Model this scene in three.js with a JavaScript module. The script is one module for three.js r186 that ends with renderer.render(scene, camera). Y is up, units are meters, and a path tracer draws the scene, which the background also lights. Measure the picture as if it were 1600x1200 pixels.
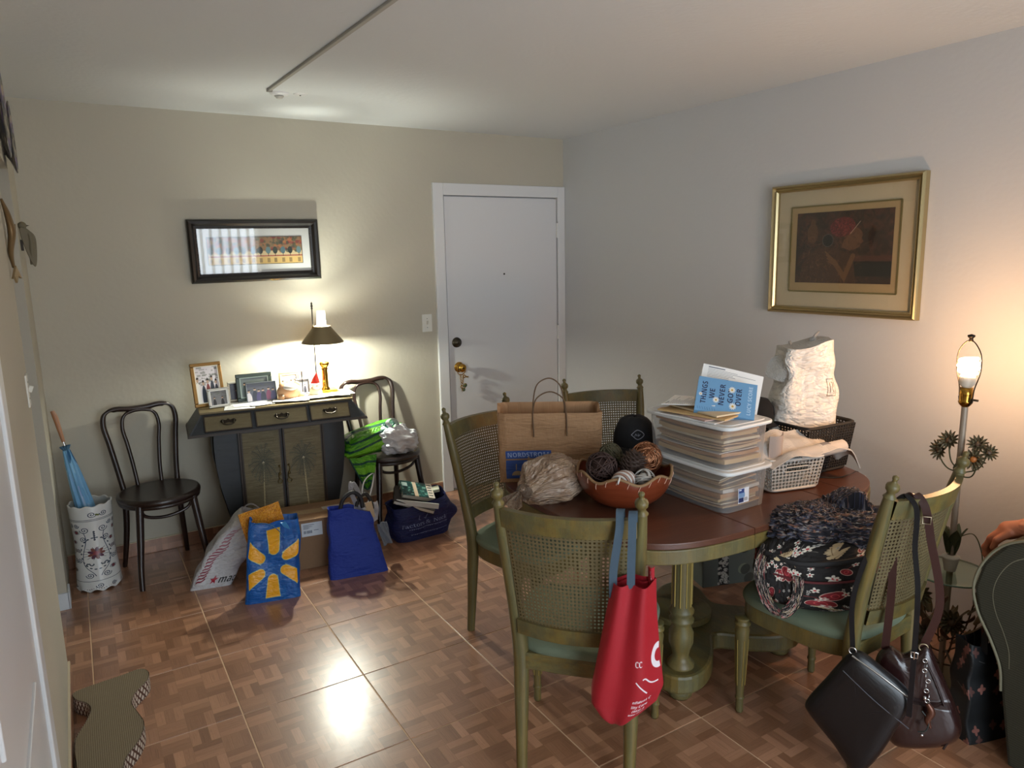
import * as THREE from 'three';
import { RoundedBoxGeometry } from 'three/addons/geometries/RoundedBoxGeometry.js';
import { mergeGeometries } from 'three/addons/utils/BufferGeometryUtils.js';
import { ImprovedNoise } from 'three/addons/math/ImprovedNoise.js';
import { MarchingCubes } from 'three/addons/objects/MarchingCubes.js';
import { RectAreaLightUniformsLib } from 'three/addons/lights/RectAreaLightUniformsLib.js';

// ---------------------------------------------------------------- camera, sky, daylight, exposure
const scene = new THREE.Scene();
const FOCAL = 1127.07;                                   // pixels in the 1600 x 1200 frame
const camera = new THREE.PerspectiveCamera(2 * Math.atan(600 / FOCAL) * 180 / Math.PI, 4 / 3, 0.05, 60);
camera.position.set(-3.1775, 1.6631, 4.4654);
camera.rotation.set(-0.1796, -0.5444, -0.0206, 'YXZ');
camera.updateMatrixWorld(true);
scene.background = new THREE.Color(0.62, 0.78, 1.0).multiplyScalar(1.4);   // overcast sky outside the window behind the camera
RectAreaLightUniformsLib.init();
const renderer = new THREE.WebGLRenderer({ antialias: true });
renderer.toneMapping = THREE.LinearToneMapping;
renderer.toneMappingExposure = 1.0;
renderer.shadowMap.enabled = true;
const WINDOW = { x0: -3.1, x1: -0.95, y0: 0.12, y1: 2.12, z: 5.7 };
const daylight = new THREE.RectAreaLight(new THREE.Color(0.80, 0.905, 1.0), 7.0, WINDOW.x1 - WINDOW.x0 - 0.1, WINDOW.y1 - WINDOW.y0 - 0.1);
daylight.name = 'window_daylight';
daylight.position.set((WINDOW.x0 + WINDOW.x1) / 2, (WINDOW.y0 + WINDOW.y1) / 2, WINDOW.z - 0.012);
daylight.lookAt(daylight.position.x, daylight.position.y, 0);
scene.add(daylight);
const DESK_LAMP = { color: new THREE.Color(0.97, 1.0, 0.88), power: 3.7 };
const FLOOR_LAMP = { color: new THREE.Color(1.0, 0.54, 0.24), power: 1.25 };

// ---------------------------------------------------------------- helpers
let seed = 12345;
const rnd = (a = 0, b = 1) => { seed = (seed * 1664525 + 1013904223) >>> 0; return a + (b - a) * seed / 4294967296; };
const noise = new ImprovedNoise();
const nz = (x, y, z) => noise.noise(x + 31.7, y + 17.3, z + 5.1);
const V = (x, y, z) => new THREE.Vector3(x, y, z);
const P3 = (a) => (a.isVector3 ? a : new THREE.Vector3(...a));
const used = new Map();
const numbered = (n) => { const k = used.get(n) || 0; used.set(n, k + 1); return k ? n + '_' + String(k).padStart(3, '0') : n; };
// a pixel of the 1600 x 1200 photograph gives a direction; the plane that the thing stands on or hangs in gives its distance
function pxOn(u, v, point, normal) {
  const d = V((u - 800) / FOCAL, (600 - v) / FOCAL, -1).applyQuaternion(camera.quaternion);
  const n = P3(normal), t = n.dot(P3(point).clone().sub(camera.position)) / n.dot(d);
  return camera.position.clone().addScaledVector(d, t);
}
function M(color, roughness = 0.6, extra = {}) { return new THREE.MeshPhysicalMaterial({ color, roughness, side: THREE.DoubleSide, ...extra }); }
function clean(g) {
  let h = g.index ? g.toNonIndexed() : g;
  for (const k of Object.keys(h.attributes)) if (!['position', 'normal', 'uv'].includes(k)) h.deleteAttribute(k);
  if (!h.attributes.normal) h.computeVertexNormals();
  if (!h.attributes.uv) h.setAttribute('uv', new THREE.BufferAttribute(new Float32Array(h.attributes.position.count * 2), 2));
  h.morphAttributes = {};
  return h;
}
const merge = (list) => (list.length === 1 ? list[0] : mergeGeometries(list.map(clean), false));
function obj(name, geo, mat, parent = scene) {
  const m = new THREE.Mesh(Array.isArray(geo) ? merge(geo) : geo, mat);
  m.name = parent === scene ? numbered(name) : name;
  m.castShadow = m.receiveShadow = true;
  parent.add(m);
  return m;
}
function tag(o, label, category, group, kind) {
  o.userData.label = label; if (category) o.userData.category = category;
  if (group) o.userData.group = group; if (kind) o.userData.kind = kind;
  return o;
}
function thing(name, label, category, pos = [0, 0, 0], turn = 0, group) {
  const o = new THREE.Group(); o.name = numbered(name); scene.add(o);
  o.position.set(...pos); o.rotation.y = turn;
  return tag(o, label, category, group);
}
function copyOf(root, pos, turn, label, group) {
  const c = root.clone(); c.name = numbered(root.name.replace(/_\d{3}$/, '')); c.userData = { ...root.userData };
  scene.add(c); c.position.set(...pos); c.rotation.set(0, turn, 0);
  if (label) c.userData.label = label; if (group) c.userData.group = group;
  return c;
}
function structure(name, geo, mat) { const o = obj(name, geo, mat); o.userData.kind = 'structure'; return o; }
function place(g, pos = [0, 0, 0], rot = [0, 0, 0]) {
  const m = new THREE.Matrix4().makeRotationFromEuler(new THREE.Euler(...rot)); m.setPosition(...pos); g.applyMatrix4(m); return g;
}
const box = (w, h, d, pos, rot, r = 0) => place(r ? new RoundedBoxGeometry(w, h, d, 2, r) : new THREE.BoxGeometry(w, h, d), pos, rot);
const span = (x0, x1, y0, y1, z0, z1, r = 0) => box(x1 - x0, y1 - y0, z1 - z0, [(x0 + x1) / 2, (y0 + y1) / 2, (z0 + z1) / 2], [0, 0, 0], r);
const cyl = (r0, r1, h, pos, rot, n = 20) => place(new THREE.CylinderGeometry(r1, r0, h, n), pos, rot);
const ball = (r, pos, sc = [1, 1, 1], n = 16) => { const g = new THREE.SphereGeometry(r, n, Math.ceil(n * 0.7)); g.scale(...sc); return place(g, pos); };
const lathe = (pts, n = 24, pos, rot) => place(new THREE.LatheGeometry(pts.map((p) => new THREE.Vector2(...p)), n), pos, rot);
// metre-true uv on flat-sided things
function boxUV(g, s = 1) {
  g = clean(g); const p = g.attributes.position, n = g.attributes.normal, uv = g.attributes.uv;
  for (let i = 0; i < p.count; i++) {
    const ax = Math.abs(n.getX(i)), ay = Math.abs(n.getY(i)), az = Math.abs(n.getZ(i));
    if (ay >= ax && ay >= az) uv.setXY(i, p.getX(i) / s, p.getZ(i) / s);
    else if (ax >= az) uv.setXY(i, p.getZ(i) / s, p.getY(i) / s);
    else uv.setXY(i, p.getX(i) / s, p.getY(i) / s);
  }
  return g;
}
// a tube of changing radius through points, with closed ends
function sweep(points, radii, seg = 24, radial = 10, flat = 1, closed = false, upHint = null) {
  const pts = points.map(P3), curve = new THREE.CatmullRomCurve3(pts, closed, 'centripetal');
  const rAt = (t) => { if (!Array.isArray(radii)) return radii; const x = t * (radii.length - 1), i = Math.min(Math.floor(x), radii.length - 2); return radii[i] + (radii[i + 1] - radii[i]) * (x - i); };
  const fr = curve.computeFrenetFrames(seg, closed), pos = [], uv = [], idx = [], nor = [];
  for (let i = 0; i <= seg; i++) {
    const t = i / seg, c = curve.getPoint(t), r = rAt(t); let N = fr.normals[i], B = fr.binormals[i];
    if (upHint) { const T = fr.tangents[i]; B = P3(upHint).clone().addScaledVector(T, -P3(upHint).dot(T)).normalize(); N = B.clone().cross(T).normalize(); }
    for (let j = 0; j <= radial; j++) {
      const a = j / radial * Math.PI * 2, ca = Math.cos(a), sa = Math.sin(a);
      const o = N.clone().multiplyScalar(ca * r).addScaledVector(B, sa * r * flat);
      pos.push(c.x + o.x, c.y + o.y, c.z + o.z); uv.push(j / radial, t);
      const q = N.clone().multiplyScalar(ca).addScaledVector(B, sa / flat).normalize(); nor.push(q.x, q.y, q.z);
    }
  }
  for (let i = 0; i < seg; i++) for (let j = 0; j < radial; j++) { const a = i * (radial + 1) + j, b = a + radial + 1; idx.push(a, a + 1, b, b, a + 1, b + 1); }
  if (!closed) for (const [i, s] of [[0, -1], [seg, 1]]) {
    const c = curve.getPoint(i / seg), T = fr.tangents[i], k = pos.length / 3; pos.push(c.x, c.y, c.z); uv.push(0.5, i / seg); nor.push(T.x * s, T.y * s, T.z * s);
    for (let j = 0; j < radial; j++) { const a = i * (radial + 1) + j; if (s < 0) idx.push(k, a + 1, a); else idx.push(k, a, a + 1); }
  }
  const g = new THREE.BufferGeometry();
  g.setAttribute('position', new THREE.Float32BufferAttribute(pos, 3)); g.setAttribute('normal', new THREE.Float32BufferAttribute(nor, 3)); g.setAttribute('uv', new THREE.Float32BufferAttribute(uv, 2)); g.setIndex(idx);
  return g;
}
// a grid of points f(u, v); wrap joins u = 1 to u = 0
function grid(f, nu, nv, wrap = false) {
  const pos = [], uv = [], idx = [];
  for (let j = 0; j <= nv; j++) for (let i = 0; i <= nu; i++) { const p = f(i / nu, j / nv); pos.push(p.x ?? p[0], p.y ?? p[1], p.z ?? p[2]); uv.push(i / nu, j / nv); }
  for (let j = 0; j < nv; j++) for (let i = 0; i < nu; i++) { const a = j * (nu + 1) + i, b = a + nu + 1; idx.push(a, a + 1, b, b, a + 1, b + 1); }
  const g = new THREE.BufferGeometry(); g.setAttribute('position', new THREE.Float32BufferAttribute(pos, 3)); g.setAttribute('uv', new THREE.Float32BufferAttribute(uv, 2)); g.setIndex(idx); g.computeVertexNormals();
  if (wrap) { const n = g.attributes.normal; for (let j = 0; j <= nv; j++) { const a = j * (nu + 1), b = a + nu; const q = V(n.getX(a) + n.getX(b), n.getY(a) + n.getY(b), n.getZ(a) + n.getZ(b)).normalize(); n.setXYZ(a, q.x, q.y, q.z); n.setXYZ(b, q.x, q.y, q.z); } }
  return g;
}
// a sheet with thickness: front, back and edges
function sheet(f, nu, nv, th = 0.002) {
  const front = grid(f, nu, nv), n = front.attributes.normal, p = front.attributes.position, back = front.clone(), bp = back.attributes.position, bn = back.attributes.normal;
  for (let i = 0; i < p.count; i++) { bp.setXYZ(i, p.getX(i) - n.getX(i) * th, p.getY(i) - n.getY(i) * th, p.getZ(i) - n.getZ(i) * th); bn.setXYZ(i, -n.getX(i), -n.getY(i), -n.getZ(i)); }
  const ix = back.index.array; for (let i = 0; i < ix.length; i += 3) { const t = ix[i]; ix[i] = ix[i + 1]; ix[i + 1] = t; }
  const rim = []; for (let i = 0; i <= nu; i++) rim.push(i); for (let j = 1; j <= nv; j++) rim.push(j * (nu + 1) + nu); for (let i = nu - 1; i >= 0; i--) rim.push(nv * (nu + 1) + i); for (let j = nv - 1; j >= 0; j--) rim.push(j * (nu + 1));
  const ep = [], eu = [], uv = front.attributes.uv;
  for (let k = 0; k < rim.length - 1; k++) {
    const a = rim[k], b = rim[k + 1], A = [p.getX(a), p.getY(a), p.getZ(a)], B = [p.getX(b), p.getY(b), p.getZ(b)], C = [bp.getX(a), bp.getY(a), bp.getZ(a)], D = [bp.getX(b), bp.getY(b), bp.getZ(b)];
    ep.push(...A, ...C, ...B, ...B, ...C, ...D); for (const q of [a, a, b, b, a, b]) eu.push(uv.getX(q), uv.getY(q));
  }
  const e = new THREE.BufferGeometry(); e.setAttribute('position', new THREE.Float32BufferAttribute(ep, 3)); e.setAttribute('uv', new THREE.Float32BufferAttribute(eu, 2)); e.computeVertexNormals();
  return merge([front, back, e]);
}
// a mirrored geometry: turn its faces round again
function flipFaces(g) { const h = clean(g); for (const k of ['position', 'normal', 'uv']) { const a = h.attributes[k], n = a.itemSize; for (let i = 0; i < a.count; i += 3) for (let j = 0; j < n; j++) { const t = a.array[(i + 1) * n + j]; a.array[(i + 1) * n + j] = a.array[(i + 2) * n + j]; a.array[(i + 2) * n + j] = t; } } return h; }
function shapeOf(pts, smooth = false) {
  const s = new THREE.Shape(); if (smooth) { const c = new THREE.CatmullRomCurve3(pts.map((p) => V(p[0], p[1], 0)), true, 'centripetal').getPoints(pts.length * 6); c.forEach((p, i) => (i ? s.lineTo(p.x, p.y) : s.moveTo(p.x, p.y))); }
  else pts.forEach((p, i) => (i ? s.lineTo(...p) : s.moveTo(...p)));
  s.closePath(); return s;
}
function extrude(pts, depth, bevel = 0, smooth = false, holes = []) {
  const s = shapeOf(pts, smooth); for (const h of holes) s.holes.push(new THREE.Path(h.map((p) => new THREE.Vector2(...p))));
  return new THREE.ExtrudeGeometry(s, { depth, bevelEnabled: bevel > 0, bevelThickness: bevel, bevelSize: bevel, bevelOffset: -bevel, bevelSegments: 2, curveSegments: 8 });
}
// extruded upwards from y = 0: outline points are (x, z)
const slab = (pts, h, bevel = 0, holes = []) => { const g = extrude(pts.map(([x, z]) => [x, -z]), h - 2 * bevel, bevel, false, holes.map((a) => a.map(([x, z]) => [x, -z]))); g.rotateX(-Math.PI / 2); g.translate(0, bevel, 0); return g; };
const superEllipse = (a, b, n, count = 96, cx = 0, cz = 0) => Array.from({ length: count }, (_, i) => { const t = i / count * Math.PI * 2, c = Math.cos(t), s = Math.sin(t); return [cx + a * Math.sign(c) * Math.abs(c) ** (2 / n), cz + b * Math.sign(s) * Math.abs(s) ** (2 / n)]; });
// flat panel full of round-ish holes, in the xy plane, thickness along z; bend(x, y) gives z
function perforated(w, h, nx, ny, hr, th, bend = () => 0, shape = (x, y) => [x, y], stagger = false, keep = () => true) {
  const pos = [], K = 8, cw = w / nx, ch = h / ny;
  const put = (x, y, s) => { const [X, Y] = shape(x, y); return [X, Y, bend(X, Y) + s * th / 2]; };
  const tri = (a, b, c) => pos.push(...a, ...b, ...c);
  for (let j = 0; j < ny; j++) for (let i = 0; i < nx; i++) {
    const x = -w / 2 + (i + 0.5) * cw, y = (j + 0.5) * ch, solid = !keep(x, y);
    if (keep(x, y) === null) continue;
    const out = [[1, 0], [1, 1], [0, 1], [-1, 1], [-1, 0], [-1, -1], [0, -1], [1, -1]].map(([a, b]) => [x + a * cw / 2, y + b * ch / 2]);
    if (solid) { for (const s of [1, -1]) for (let k = 0; k < K; k++) tri(put(x, y, s), put(...out[k], s), put(...out[(k + 1) % K], s)); continue; }
    const inn = Array.from({ length: K }, (_, k) => { const a = k / K * Math.PI * 2; return [x + Math.cos(a) * hr * cw, y + Math.sin(a) * hr * ch]; });
    for (let k = 0; k < K; k++) {
      const l = (k + 1) % K;
      for (const s of [1, -1]) { tri(put(...inn[k], s), put(...out[k], s), put(...out[l], s)); tri(put(...inn[k], s), put(...out[l], s), put(...inn[l], s)); }
      tri(put(...inn[k], 1), put(...inn[l], 1), put(...inn[k], -1)); tri(put(...inn[l], 1), put(...inn[l], -1), put(...inn[k], -1));
    }
  }
  const g = new THREE.BufferGeometry(); g.setAttribute('position', new THREE.Float32BufferAttribute(pos, 3)); g.computeVertexNormals();
  return clean(g);
}
// an open bag: outer wall, rim, inner wall. u runs round from the front left corner: front, right, back, left. uv is (u, height)
function tote({ w, d, h, deform = (p) => p, nu = 72, nv = 22, corner = 3.5, open = true, top = null, th = 0.004, inner = 0.55 }) {
  const per = 2 * (w + d);
  const at = (u) => { let s = u * per; if (s < w) return [-w / 2 + s, d / 2]; s -= w; if (s < d) return [w / 2, d / 2 - s]; s -= d; if (s < w) return [w / 2 - s, -d / 2]; s -= w; return [-w / 2, -d / 2 + s]; };
  const ring = (u, v, k) => { const [x, z] = at(Math.min(u, 0.99999)); const tx = Math.abs(x) / (w / 2), tz = Math.abs(z) / (d / 2); const r = (tx ** corner + tz ** corner) ** (1 / corner); const q = Math.min(1, 1.12 / r); return deform(V(x * q * k, v * h, z * q * k), u, v); };
  const list = [grid((u, v) => ring(u, v, 1), nu, nv, true), grid((u, v) => ring(u, 0, v), nu, 6)];
  if (open) { const k = 1 - 2 * th / Math.min(w, d); const a = grid((u, v) => ring(u, 1 - v * inner, v < 0.05 ? 1 - (1 - k) * v * 20 : k), nu, 12, true); const uv = a.attributes.uv; for (let i = 0; i < uv.count; i++) uv.setY(i, 0.9); list.push(a); list.push(grid((u, v) => ring(u, 1 - inner, v * k), nu, 4)); }
  else list.push(grid((u, v) => ring(u, 1, v), nu, 6));
  const g1 = list[1].attributes.uv; for (let i = 0; i < g1.count; i++) g1.setY(i, 0.02);
  return merge(list);
}
function canvasTexture(w, h, draw, srgb = true, repeat = null) {
  const c = document.createElement('canvas'); c.width = w; c.height = h; const x = c.getContext('2d'); draw(x, w, h);
  const t = new THREE.CanvasTexture(c); if (srgb) t.colorSpace = THREE.SRGBColorSpace; t.wrapS = t.wrapT = THREE.RepeatWrapping; if (repeat) t.repeat.set(...repeat); t.anisotropy = 8; return t;
}
const css = (r, g, b, a = 1) => `rgba(${r | 0},${g | 0},${b | 0},${a})`;
function speckle(x, w, h, n, dark, light, size = 2) { for (let i = 0; i < n; i++) { x.fillStyle = rnd() < 0.5 ? `rgba(0,0,0,${rnd(0, dark)})` : `rgba(255,255,255,${rnd(0, light)})`; const s = rnd(0.5, size); x.fillRect(rnd(0, w), rnd(0, h), s, s); } }
// fine paint and plaster relief, tileable enough at 2 m
const plasterBump = canvasTexture(1024, 1024, (x, w, h) => {
  const im = x.createImageData(w, h);
  for (let j = 0; j < h; j++) for (let i = 0; i < w; i++) {
    const a = i / w * Math.PI * 2, b = j / h * Math.PI * 2, X = Math.cos(a), Y = Math.sin(a), Z = Math.cos(b), W = Math.sin(b);
    let q = 0.5 + 0.28 * nz(X * 2.2 + Z, Y * 2.2 + W, Z * 2.2 - X) + 0.24 * nz(X * 9 + W * 7, Y * 9 - Z * 7, Z * 9) + 0.2 * nz(i / 9, j / 9, 3);
    q += 0.12 * (rnd() - 0.5); const k = (j * w + i) * 4; im.data[k] = im.data[k + 1] = im.data[k + 2] = Math.max(0, Math.min(255, q * 255)); im.data[k + 3] = 255;
  }
  x.putImageData(im, 0, 0);
}, false);
const weaveBump = canvasTexture(256, 256, (x, w, h) => { x.fillStyle = '#808080'; x.fillRect(0, 0, w, h); for (let j = 0; j < 64; j++) for (let i = 0; i < 64; i++) { x.fillStyle = (i + j) % 2 ? css(170, 170, 170) : css(90, 90, 90); x.fillRect(i * 4, j * 4, 3, 3); } }, false, [10, 10]);
function crinkleBump(scale, amp = 1, s = 512) {
  return canvasTexture(s, s, (x, w, h) => { const im = x.createImageData(w, h); for (let j = 0; j < h; j++) for (let i = 0; i < w; i++) { let q = 0; for (let o = 1; o < 4; o++) q += Math.abs(nz(i / w * scale * o, j / h * scale * o, o * 7.7)) / o; q = 0.15 + amp * q; const k = (j * w + i) * 4; im.data[k] = im.data[k + 1] = im.data[k + 2] = Math.min(255, q * 255); im.data[k + 3] = 255; } x.putImageData(im, 0, 0); }, false);
}
const crinkle = crinkleBump(7); crinkle.repeat.set(2, 2);
// wood grain: base colour strokes along x
function woodTexture(w, h, base, spread, n, repeat = null) {
  return canvasTexture(w, h, (x) => { x.fillStyle = css(...base); x.fillRect(0, 0, w, h); for (let i = 0; i < n; i++) { const t = rnd(-spread, spread), y = rnd(0, h), l = rnd(w * 0.1, w * 0.7), x0 = rnd(-l, w); x.strokeStyle = css(base[0] + t, base[1] + t * 0.8, base[2] + t * 0.6, rnd(0.1, 0.4)); x.lineWidth = rnd(0.5, 2.5); x.beginPath(); x.moveTo(x0, y); x.bezierCurveTo(x0 + l / 3, y + rnd(-4, 4), x0 + l * 2 / 3, y + rnd(-4, 4), x0 + l, y + rnd(-3, 3)); x.stroke(); } }, true, repeat);
}
function tubeLine(points, r, seg = 20, radial = 6) { return sweep(points, r, seg, radial); }
function strap(points, w, th, seg = 24, side = [0, 0, 1]) { // flat band whose width lies along side
  const c = new THREE.CatmullRomCurve3(points.map(P3), false, 'centripetal'), s0 = P3(side).clone().normalize();
  return sheet((u, v) => { const p = c.getPoint(v), T = c.getTangent(v), s = s0.clone().addScaledVector(T, -s0.dot(T)).normalize(); return p.addScaledVector(s, (u - 0.5) * w); }, 2, seg, th);
}
// ---------------------------------------------------------------- the room
const H = 2.4654, XL = -3.348, ZF = WINDOW.z;
const paint = (r, g, b, rough = 0.85, bump = 0.0035) => { const t = plasterBump.clone(); t.repeat.set(1, 1); return new THREE.MeshPhysicalMaterial({ color: new THREE.Color().setRGB(r, g, b), roughness: rough, bumpMap: t, bumpScale: bump }); };
const wallBeige = paint(0.50, 0.46, 0.37, 0.75, 0.0012);
const wallPale = paint(0.57, 0.575, 0.58, 0.75, 0.0012);
const ceilingPaint = paint(0.67, 0.69, 0.69, 0.9, 0.0016);
const white = M(new THREE.Color().setRGB(0.72, 0.72, 0.72), 0.4);
const brass = M('#b58a3c', 0.22, { metalness: 1 });
const darkMetal = M('#3c362e', 0.35, { metalness: 0.9 });
const chrome = M('#c9c9c9', 0.18, { metalness: 1 });

const floor = structure('floor', boxUV(span(-4.6, 0.1, -0.12, -0.0018, -0.1, ZF + 0.1)), M('#d9b795', 0.8));
const DX0 = -0.9809, DX1 = -0.0698;                       // door slab edges
structure('wall_back', boxUV(merge([span(-4.6, DX0 - 0.014, -0.12, H + 0.1, -0.14, 0), span(DX0 - 0.014, 0.1, 2.058, H + 0.1, -0.14, 0), span(DX1 + 0.014, 0.1, -0.12, 2.058, -0.14, 0), span(DX0 - 0.014, DX1 + 0.014, -0.12, 2.058, -0.14, -0.1)]), 2), wallBeige);
structure('wall_right', boxUV(span(0, 0.14, -0.12, H + 0.1, -0.1, ZF + 0.1), 2), wallPale);
structure('wall_left', boxUV(merge([span(XL - 0.12, XL, -0.12, H + 0.1, 0, 0.53), span(XL - 0.12, XL, 2.07, H + 0.1, 0.53, 1.25), span(XL - 0.12, XL, -0.12, H + 0.1, 1.25, ZF), span(-4.5, -4.38, -0.12, H + 0.1, 0, 1.6), span(-4.4, XL - 0.1, -0.12, H + 0.1, 1.5, 1.6)]), 2), wallBeige);
structure('wall_front', boxUV(merge([span(-4.6, WINDOW.x0, -0.12, H + 0.1, ZF, ZF + 0.16), span(WINDOW.x1, 0.1, -0.12, H + 0.1, ZF, ZF + 0.16), span(WINDOW.x0, WINDOW.x1, -0.12, WINDOW.y0, ZF, ZF + 0.16), span(WINDOW.x0, WINDOW.x1, WINDOW.y1, H + 0.1, ZF, ZF + 0.16)]), 2), wallPale);
structure('ceiling', boxUV(span(-4.6, 0.14, H, H + 0.12, -0.14, ZF + 0.16), 2), ceilingPaint);

// floor tiles printed like wood mosaic: each tile a piece of its own
const TS = 0.4664, GX = -3.2664, GZ = 1.4017;
function parquet(s) {
  return canvasTexture(s, s, (x) => {
    x.fillStyle = '#8a6142'; x.fillRect(0, 0, s, s);
    const N = 5, b = s / N;
    for (let j = 0; j < N; j++) for (let i = 0; i < N; i++) {
      const vertical = (i + j) % 2, K = 3, t = b / K;
      for (let k = 0; k < K; k++) {
        const tone = rnd(), r = 140 + tone * 48, g = 96 + tone * 42, bl = 69 + tone * 37, X = i * b + (vertical ? k * t : 0), Y = j * b + (vertical ? 0 : k * t), w = vertical ? t : b, h = vertical ? b : t;
        x.save(); x.beginPath(); x.rect(X + 0.6, Y + 0.6, w - 1.2, h - 1.2); x.clip(); x.fillStyle = css(r, g, bl); x.fillRect(X, Y, w, h);
        for (let q = 0; q < 34; q++) { const d = rnd(-46, 32); x.strokeStyle = css(r + d, g + d * 0.8, bl + d * 0.7, rnd(0.2, 0.6)); x.lineWidth = rnd(0.6, 2.2); x.beginPath(); if (vertical) { const xx = X + rnd(0, w); x.moveTo(xx, Y + rnd(-10, h)); x.lineTo(xx + rnd(-4, 4), Y + rnd(0, h)); } else { const yy = Y + rnd(0, h); x.moveTo(X + rnd(-10, w), yy); x.lineTo(X + rnd(0, w), yy + rnd(-4, 4)); } x.stroke(); }
        x.restore();
      }
    }
    speckle(x, s, s, 5000, 0.16, 0.08, 2);
  });
}
const tileGloss = canvasTexture(512, 512, (x, w, h) => { x.fillStyle = css(96, 96, 96); x.fillRect(0, 0, w, h); for (let i = 0; i < 900; i++) { x.fillStyle = css(...Array(3).fill(rnd(70, 150)), 0.25); x.beginPath(); x.ellipse(rnd(0, w), rnd(0, h), rnd(2, 26), rnd(2, 14), rnd(0, 3), 0, 7); x.fill(); } }, false);
const tileMats = [0, 1, 2].map(() => new THREE.MeshPhysicalMaterial({ map: parquet(768), roughness: 0.9, roughnessMap: tileGloss, clearcoat: 0.9, clearcoatRoughness: 0.25 }));
const tileGeo = new Map();
for (let j = -3; j <= 10; j++) for (let i = -3; i <= 6; i++) {
  const gap = 0.0026; let x0 = GX + i * TS + gap, x1 = GX + (i + 1) * TS - gap, z0 = Math.max(0.001, GZ + j * TS + gap), z1 = Math.min(ZF - 0.002, GZ + (j + 1) * TS - gap);
  const through = z1 > 0.5 && z0 < 1.3;
  if (i < -1 && (j > 0 || j < -3)) continue;
  if (i === -1 && j > 0) x0 = XL + 0.001;
  if (i === 6) x1 = -0.002;
  const w = x1 - x0, d = z1 - z0; if (w < 0.01 || d < 0.01) continue;
  const key = w.toFixed(3) + d.toFixed(3), u0 = (x0 - GX - i * TS) / TS, u1 = (x1 - GX - i * TS) / TS, v0 = (z0 - GZ - j * TS) / TS, v1 = (z1 - GZ - j * TS) / TS;
  if (!tileGeo.has(key)) { const g = slab([[-w / 2, -d / 2], [w / 2, -d / 2], [w / 2, d / 2], [-w / 2, d / 2]], 0.0085, 0.0008); const p = g.attributes.position, uv = g.attributes.uv; for (let k = 0; k < p.count; k++) uv.setXY(k, u0 + (p.getX(k) / w + 0.5) * (u1 - u0), v0 + (p.getZ(k) / d + 0.5) * (v1 - v0)); tileGeo.set(key, g); }
  const t = obj('tile', tileGeo.get(key), tileMats[Math.floor(rnd(0, 2.999))], floor); t.position.set((x0 + x1) / 2, -0.0085, (z0 + z1) / 2);
  if (rnd() < 0.5 && w > 0.4 && d > 0.4) t.rotation.y = Math.PI;
}
// skirting of cut tiles
function skirting(name, from, to, axis, at, label) {
  const o = new THREE.Group(); o.name = name; scene.add(o); o.userData = { kind: 'structure', label };
  for (let a = from, k = 0; a < to - 0.01; k++) { const b = Math.min(to, a + (k ? TS : 0.36)); const L = b - a - 0.003; const g = axis === 'x' ? box(L, 0.078, 0.01, [0, 0, 0], [0, 0, 0], 0.002) : box(0.01, 0.078, L, [0, 0, 0], [0, 0, 0], 0.002); const m = obj('tile', boxUV(g, TS), tileMats[k % 3], o); m.position.set(axis === 'x' ? (a + b) / 2 : at, 0.0395, axis === 'x' ? at : (a + b) / 2); a = b; }
  const cap = obj('caulk_line', axis === 'x' ? span(from, to, 0.078, 0.083, at - 0.005, at + 0.003) : span(at - 0.005, at + 0.003, 0.078, 0.083, from, to), M('#cdbfa4', 0.8), o); return cap;
}
skirting('baseboard_back', XL, DX0 - 0.086, 'x', 0.0055, 'brown wood-print tile skirting along the beige wall');
skirting('baseboard_left', 1.25, 2.46, 'z', XL + 0.0055, 'brown wood-print tile skirting at the foot of the left wall');
const jb = structure('trim_1', [span(XL - 0.122, XL + 0.008, 0.0, 0.085, 0.53, 0.542, 0.003), span(XL, XL + 0.01, 0, 0.085, 0.42, 0.542, 0.003)], M('#d9dde0', 0.5)); jb.userData.label = 'short white baseboard block at the end of the left wall';

// entrance door
const door = new THREE.Group(); door.name = 'door_1'; scene.add(door); door.userData = { kind: 'structure', label: 'plain white entrance door with white frame in the beige wall' };
const doorWhite = M(new THREE.Color().setRGB(0.70, 0.70, 0.71), 0.35);
obj('door_leaf', span(DX0, DX1, 0.012, 2.045, -0.03, 0.006, 0.002), doorWhite, door);
obj('door_stop', [span(DX0 - 0.014, DX1 + 0.014, 0.0, 2.058, -0.098, -0.034)], doorWhite, door);
const CW = 0.075;
obj('casing', span(DX0 - 0.008 - CW, DX0 - 0.008, 0, 2.055 + CW, -0.03, 0.02, 0.004), white, door);
obj('casing', span(DX1 + 0.006, -0.001, 0, 2.055 + CW, -0.03, 0.02, 0.004), white, door);
obj('casing', span(DX0 - 0.008, DX1 + 0.006, 2.052, 2.055 + CW, -0.03, 0.02, 0.004), white, door);
obj('threshold', span(DX0 - 0.01, DX1 + 0.01, 0, 0.012, -0.06, 0.02, 0.003), M('#8f8a80', 0.4, { metalness: 0.6 }), door);
for (const y of [1.82, 1.07, 0.25]) { const h = obj('hinge', [span(DX1 - 0.004, DX1 + 0.012, y - 0.05, y + 0.05, 0.004, 0.012, 0.002), cyl(0.006, 0.006, 0.105, [DX1 + 0.003, y, 0.014])], M('#d5d5d3', 0.4), door); obj('hinge_pin', ball(0.006, [DX1 + 0.003, y + 0.056, 0.014]), chrome, h); }
const dead = obj('deadbolt', lathe([[0, 0.03], [0.012, 0.03], [0.016, 0.024], [0.027, 0.012], [0.034, 0.01], [0.036, 0]], 24, [-0.92, 1.06, 0.006], [Math.PI / 2, 0, 0]), M('#4a443a', 0.3, { metalness: 0.9 }), door);
obj('thumb_turn', span(-0.924, -0.916, 1.045, 1.075, 0.034, 0.05, 0.003), darkMetal, dead);
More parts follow.
